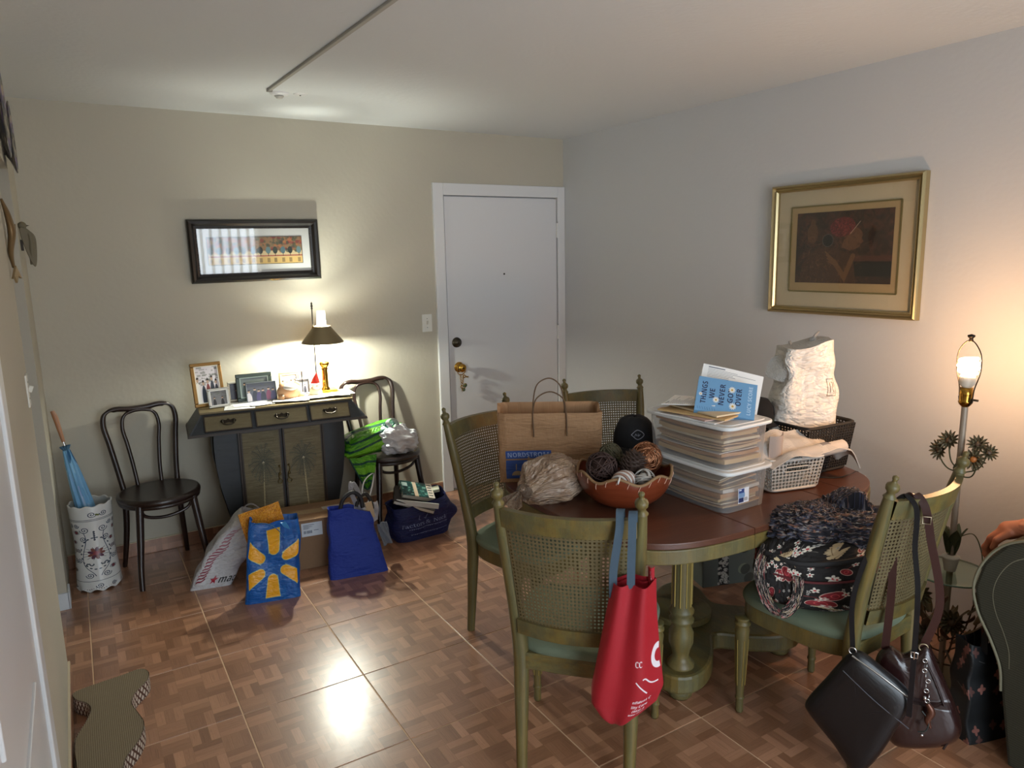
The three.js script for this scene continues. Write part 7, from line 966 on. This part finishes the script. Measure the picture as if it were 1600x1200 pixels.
// ---------------------------------------------------------------- sofa
const SO = { x0: -0.76, z0: 3.36, z1: 5.35 };
const cord = canvasTexture(512, 512, (x, W, Hh) => { x.fillStyle = '#454131'; x.fillRect(0, 0, W, Hh); for (let i = 0; i < 64; i++) { x.fillStyle = i % 2 ? '#4e4a37' : '#393627'; x.fillRect(0, i * 8, W, 4); } speckle(x, W, Hh, 4000, 0.3, 0.15, 3); });
{
  const t = thing('sofa', 'olive green ribbed sofa with rolled arm and pale piping against the pale wall', 'sofa', [0, 0, 0]), fab = M('#ffffff', 0.95, { map: cord, bumpMap: weaveBump, bumpScale: 0.002, sheen: 0.3, sheenColor: new THREE.Color('#6e6a50') }), pip = M('#75705a', 0.8);
  // rolled arm profile in (z, y) measured from the outer side
  const prof = [[0.15, 0], [0.13, 0.12], [0.11, 0.24], [0.1, 0.32], [0.065, 0.4], [0.02, 0.48], [0.0, 0.56], [0.02, 0.65], [0.08, 0.735], [0.17, 0.775], [0.25, 0.755], [0.3, 0.68], [0.305, 0.58], [0.285, 0.5], [0.285, 0]];
  const arm = (flip) => { const pts = prof.map(([z, y]) => [flip ? -z : z, y]), g = extrude(pts, 0.71, 0.012, false); g.applyMatrix4(new THREE.Matrix4().makeBasis(V(0, 0, 1), V(0, 1, 0), V(1, 0, 0))); g.translate(SO.x0 + 0.012, 0, flip ? SO.z1 : SO.z0); return boxUV(flipFaces(g), 0.25); };
  obj('arm', arm(false), fab, t); obj('arm', arm(true), fab, t);
  for (const k of [0.012, 0.1]) obj('piping', sweep(prof.slice(2, 13).map(([z, y]) => [SO.x0 + (k > 0.05 ? 0.004 : 0.0), 0.56 + (y - 0.56) * (k > 0.05 ? 0.72 : 0.985), SO.z0 + 0.155 + (z - 0.155) * (k > 0.05 ? 0.62 : 1.0)]), 0.0045, 80, 8), pip, t);
  obj('base', boxUV(span(SO.x0 + 0.03, -0.04, 0.02, 0.3, SO.z0 + 0.28, SO.z1 - 0.28, 0.02), 0.25), fab, t);
  obj('back', boxUV(span(-0.26, -0.03, 0.02, 0.88, SO.z0 + 0.1, SO.z1 - 0.1, 0.06), 0.25), fab, t);
  for (const [a, b] of [[SO.z0 + 0.31, (SO.z0 + SO.z1) / 2 - 0.003], [(SO.z0 + SO.z1) / 2 + 0.003, SO.z1 - 0.31]]) { obj('seat_cushion', boxUV(span(SO.x0 + 0.01, -0.27, 0.302, 0.45, a, b, 0.05), 0.25), fab, t); obj('back_cushion', boxUV(span(-0.4, -0.255, 0.455, 0.86, a, b, 0.06), 0.25), fab, t); }
  obj('foot', [span(SO.x0 + 0.05, SO.x0 + 0.1, 0, 0.03, SO.z0 + 0.16, SO.z0 + 0.21), span(SO.x0 + 0.05, SO.x0 + 0.1, 0, 0.03, SO.z1 - 0.21, SO.z1 - 0.16)], M('#2a1c12', 0.5), t);
}
// ---------------------------------------------------------------- person on the sofa, arm over the roll
function fieldMesh(bones, cell, pad = 0.05, blend = 0.025) {
  const lo = V(9, 9, 9), hi = V(-9, -9, -9); for (const [a, b, r0, r1] of bones) for (const [q, r] of [[a, r0], [b, r1]]) { lo.min(V(q[0] - r, q[1] - r, q[2] - r)); hi.max(V(q[0] + r, q[1] + r, q[2] + r)); } lo.subScalar(pad); hi.addScalar(pad);
  const size = Math.max(hi.x - lo.x, hi.y - lo.y, hi.z - lo.z), n = Math.ceil(size / cell) + 2, ctr = lo.clone().add(hi).multiplyScalar(0.5), mc = new MarchingCubes(n, new THREE.MeshBasicMaterial(), false, false, 400000); mc.isolation = 0;
  const half = n / 2, sc = size / 2; const B = bones.map(([a, b, r0, r1]) => ({ a: P3(a), d: P3(b).clone().sub(P3(a)), r0, r1 }));
  for (let k = 0; k < n; k++) for (let j = 0; j < n; j++) for (let i = 0; i < n; i++) { const x = ctr.x + (i - half) / half * sc, y = ctr.y + (j - half) / half * sc, z = ctr.z + (k - half) / half * sc; let s = 0; for (const q of B) { const px = x - q.a.x, py = y - q.a.y, pz = z - q.a.z, l2 = q.d.lengthSq() || 1e-9; const tt = Math.max(0, Math.min(1, (px * q.d.x + py * q.d.y + pz * q.d.z) / l2)); const dist = Math.hypot(px - q.d.x * tt, py - q.d.y * tt, pz - q.d.z * tt) - (q.r0 + (q.r1 - q.r0) * tt); s += Math.exp(-dist / blend * 2.2); } mc.field[i + j * n + k * n * n] = s > 0 ? blend / 2.2 * Math.log(s) : -1; }
  mc.update(); const g = new THREE.BufferGeometry(); g.setAttribute('position', new THREE.BufferAttribute(mc.positionArray.slice(0, mc.count * 3), 3)); g.setAttribute('normal', new THREE.BufferAttribute(mc.normalArray.slice(0, mc.count * 3), 3)); g.scale(sc, sc, sc); g.translate(ctr.x, ctr.y, ctr.z); g.computeVertexNormals();
  return clean(g);
}
{
  const t = thing('person', 'person on the sofa resting a bare forearm over the rolled arm', 'person', [0, 0, 0]);
  const skin = M('#b06a4a', 0.55, { sheen: 0.2 });
  const sh = [-0.46, 1.0, 4.02], el = [-0.52, 0.86, 3.76], wr = [-0.592, 0.742, 3.42];
  const body = fieldMesh([[sh, el, 0.052, 0.044], [el, [-0.56, 0.8, 3.58], 0.044, 0.042], [[-0.56, 0.8, 3.58], wr, 0.042, 0.031], [[-0.46, 0.98, 4.02], [-0.46, 1.0, 4.36], 0.06, 0.06], [[-0.46, 0.95, 4.1], [-0.45, 0.55, 4.14], 0.1, 0.11], [[-0.46, 0.95, 4.28], [-0.45, 0.55, 4.24], 0.1, 0.11], [[-0.47, 1.0, 4.19], [-0.48, 1.12, 4.19], 0.05, 0.048], [[-0.47, 0.55, 4.1], [-0.86, 0.52, 4.06], 0.085, 0.06], [[-0.86, 0.52, 4.06], [-0.88, 0.09, 4.06], 0.056, 0.038], [[-0.88, 0.05, 4.06], [-1.04, 0.035, 4.05], 0.036, 0.03], [[-0.47, 0.55, 4.28], [-0.86, 0.52, 4.32], 0.085, 0.06], [[-0.86, 0.52, 4.32], [-0.88, 0.09, 4.32], 0.056, 0.038], [[-0.88, 0.05, 4.32], [-1.04, 0.035, 4.33], 0.036, 0.03], [[-0.46, 1.0, 4.36], [-0.5, 0.74, 4.45], 0.052, 0.042], [[-0.5, 0.74, 4.45], [-0.7, 0.6, 4.36], 0.042, 0.032], [[-0.7, 0.6, 4.36], [-0.78, 0.59, 4.33], 0.032, 0.024]], 0.014, 0.04, 0.03);
  // hand drooping over the outside of the arm: palm, four fingers, thumb
  const K = (x, y, z) => [wr[0] + x, wr[1] + y, wr[2] + z], hb = [[wr, K(-0.005, -0.02, -0.045), 0.029, 0.03], [K(-0.018, -0.02, -0.04), K(-0.028, -0.055, -0.08), 0.02, 0.016], [K(0.016, -0.02, -0.045), K(0.02, -0.055, -0.085), 0.02, 0.016], [K(-0.005, -0.02, -0.045), K(-0.004, -0.06, -0.085), 0.024, 0.018]];
  [[-0.032, 0.03, 0.9], [-0.011, 0.034, 1.0], [0.01, 0.033, 0.96], [0.03, 0.028, 0.8]].forEach(([x, l, s]) => { const a = K(x * 0.9, -0.062, -0.088), b = K(x, -0.062 - 0.034 * s, -0.1), c = K(x, -0.062 - 0.06 * s, -0.095), d = K(x * 0.98, -0.062 - 0.08 * s, -0.082); hb.push([a, b, 0.0098, 0.009], [b, c, 0.009, 0.0082], [c, d, 0.0082, 0.007]); });
  hb.push([K(-0.03, -0.02, -0.03), K(-0.052, -0.048, -0.056), 0.013, 0.0105], [K(-0.052, -0.048, -0.056), K(-0.056, -0.076, -0.066), 0.0105, 0.008]);
  const hand = fieldMesh(hb, 0.004, 0.015, 0.006);
  const hd = V(-0.5, 1.26, 4.19), head = fieldMesh([[[hd.x - 0.01, hd.y + 0.03, hd.z], [hd.x + 0.02, hd.y + 0.03, hd.z], 0.088, 0.09], [[hd.x - 0.03, hd.y - 0.03, hd.z], [hd.x - 0.045, hd.y - 0.075, hd.z], 0.06, 0.036], [[hd.x + 0.02, hd.y - 0.14, hd.z], [hd.x + 0.01, hd.y - 0.04, hd.z], 0.048, 0.05], [[hd.x - 0.088, hd.y + 0.02, hd.z], [hd.x - 0.108, hd.y - 0.022, hd.z], 0.01, 0.014], [[hd.x, hd.y, hd.z - 0.09], [hd.x, hd.y - 0.03, hd.z - 0.09], 0.016, 0.012], [[hd.x, hd.y, hd.z + 0.09], [hd.x, hd.y - 0.03, hd.z + 0.09], 0.016, 0.012], [[hd.x - 0.092, hd.y - 0.052, hd.z - 0.018], [hd.x - 0.092, hd.y - 0.052, hd.z + 0.018], 0.007, 0.007]], 0.006, 0.02, 0.014);
  obj('body', [body, hand, head], skin, t);
  obj('hair', fieldMesh([[[hd.x + 0.02, hd.y + 0.06, hd.z], [hd.x + 0.03, hd.y + 0.05, hd.z], 0.1, 0.1], [[hd.x + 0.06, hd.y, hd.z - 0.03], [hd.x + 0.07, hd.y - 0.06, hd.z], 0.06, 0.05]], 0.01, 0.03, 0.02), M('#2a1e18', 0.8), t);
  for (const s of [-1, 1]) obj('eye', ball(0.011, [hd.x - 0.082, hd.y + 0.012, hd.z + s * 0.032]), M('#3a2c24', 0.2), t);
  obj('shirt', fieldMesh([[[-0.46, 0.97, 4.03], [-0.46, 0.99, 4.35], 0.072, 0.072], [[-0.46, 0.94, 4.1], [-0.45, 0.57, 4.14], 0.116, 0.128], [[-0.46, 0.94, 4.28], [-0.45, 0.57, 4.24], 0.116, 0.128], [[-0.46, 1.0, 4.03], [-0.5, 0.92, 3.87], 0.068, 0.066], [[-0.46, 1.0, 4.35], [-0.48, 0.87, 4.42], 0.068, 0.064]], 0.014, 0.05, 0.03), M('#3d4a63', 0.9), t);
  obj('trousers', fieldMesh([[[-0.46, 0.55, 4.1], [-0.86, 0.525, 4.06], 0.1, 0.076], [[-0.86, 0.525, 4.06], [-0.88, 0.14, 4.06], 0.074, 0.06], [[-0.46, 0.55, 4.28], [-0.86, 0.525, 4.32], 0.1, 0.076], [[-0.86, 0.525, 4.32], [-0.88, 0.14, 4.32], 0.074, 0.06], [[-0.45, 0.56, 4.12], [-0.45, 0.56, 4.26], 0.12, 0.12]], 0.014, 0.05, 0.025), M('#2c2c30', 0.9), t);
}
// ---------------------------------------------------------------- black floral tote on the floor by the sofa
{
  const map = canvasTexture(1024, 512, (x, W, Hh) => { x.fillStyle = '#0b0e10'; x.fillRect(0, 0, W, Hh); for (let i = 0; i < 34; i++) { x.fillStyle = ['#7a4a40', '#8a5a50', '#52322c'][i % 3]; const px = rnd(0, W), py = rnd(0, Hh); for (let k = 0; k < 4; k++) { x.beginPath(); x.ellipse(px + Math.cos(k * 1.57) * 12, py + Math.sin(k * 1.57) * 12, 14, 9, k * 1.57, 0, 7); x.fill(); } } x.strokeStyle = '#5a5a54'; x.lineWidth = 3; for (let i = 0; i < 14; i++) { const px = rnd(0, W), py = rnd(0, Hh * 0.5); x.beginPath(); x.moveTo(px, py); x.lineTo(px + 40, py + 16); x.stroke(); } });
  const t = thing('floral_tote', 'black tote bag with dusty pink flowers standing on the floor beside the sofa', 'bag', [-0.655, 0, 3.375], -0.35);
  obj('body', tote({ w: 0.2, d: 0.1, h: 0.36, corner: 5, deform: (p, u, v) => V(p.x + 0.01 * nz(p.x * 9, v * 4, p.z * 9), p.y + 0.012 * Math.sin(p.x * 30) * v, p.z * (1 - 0.25 * v) + 0.012 * nz(p.x * 7, v * 5, 3)) }), M('#ffffff', 0.6, { map }), t);
  obj('handle', strap([[-0.06, 0.33, 0.045], [-0.065, 0.4, 0.05], [-0.02, 0.43, 0.05], [0.03, 0.4, 0.05], [0.04, 0.33, 0.045]], 0.024, 0.003, 30, [0, 0.2, 1]), M('#0d0f10', 0.7), t);
  obj('price_tag', place(extrude([[0, 0], [0.04, 0.012], [0.012, 0.05]], 0.001), [-0.06, 0.37, 0.055], [0, 0, 0]), M('#cbbdb4', 0.7), t);
}
renderer.render(scene, camera);
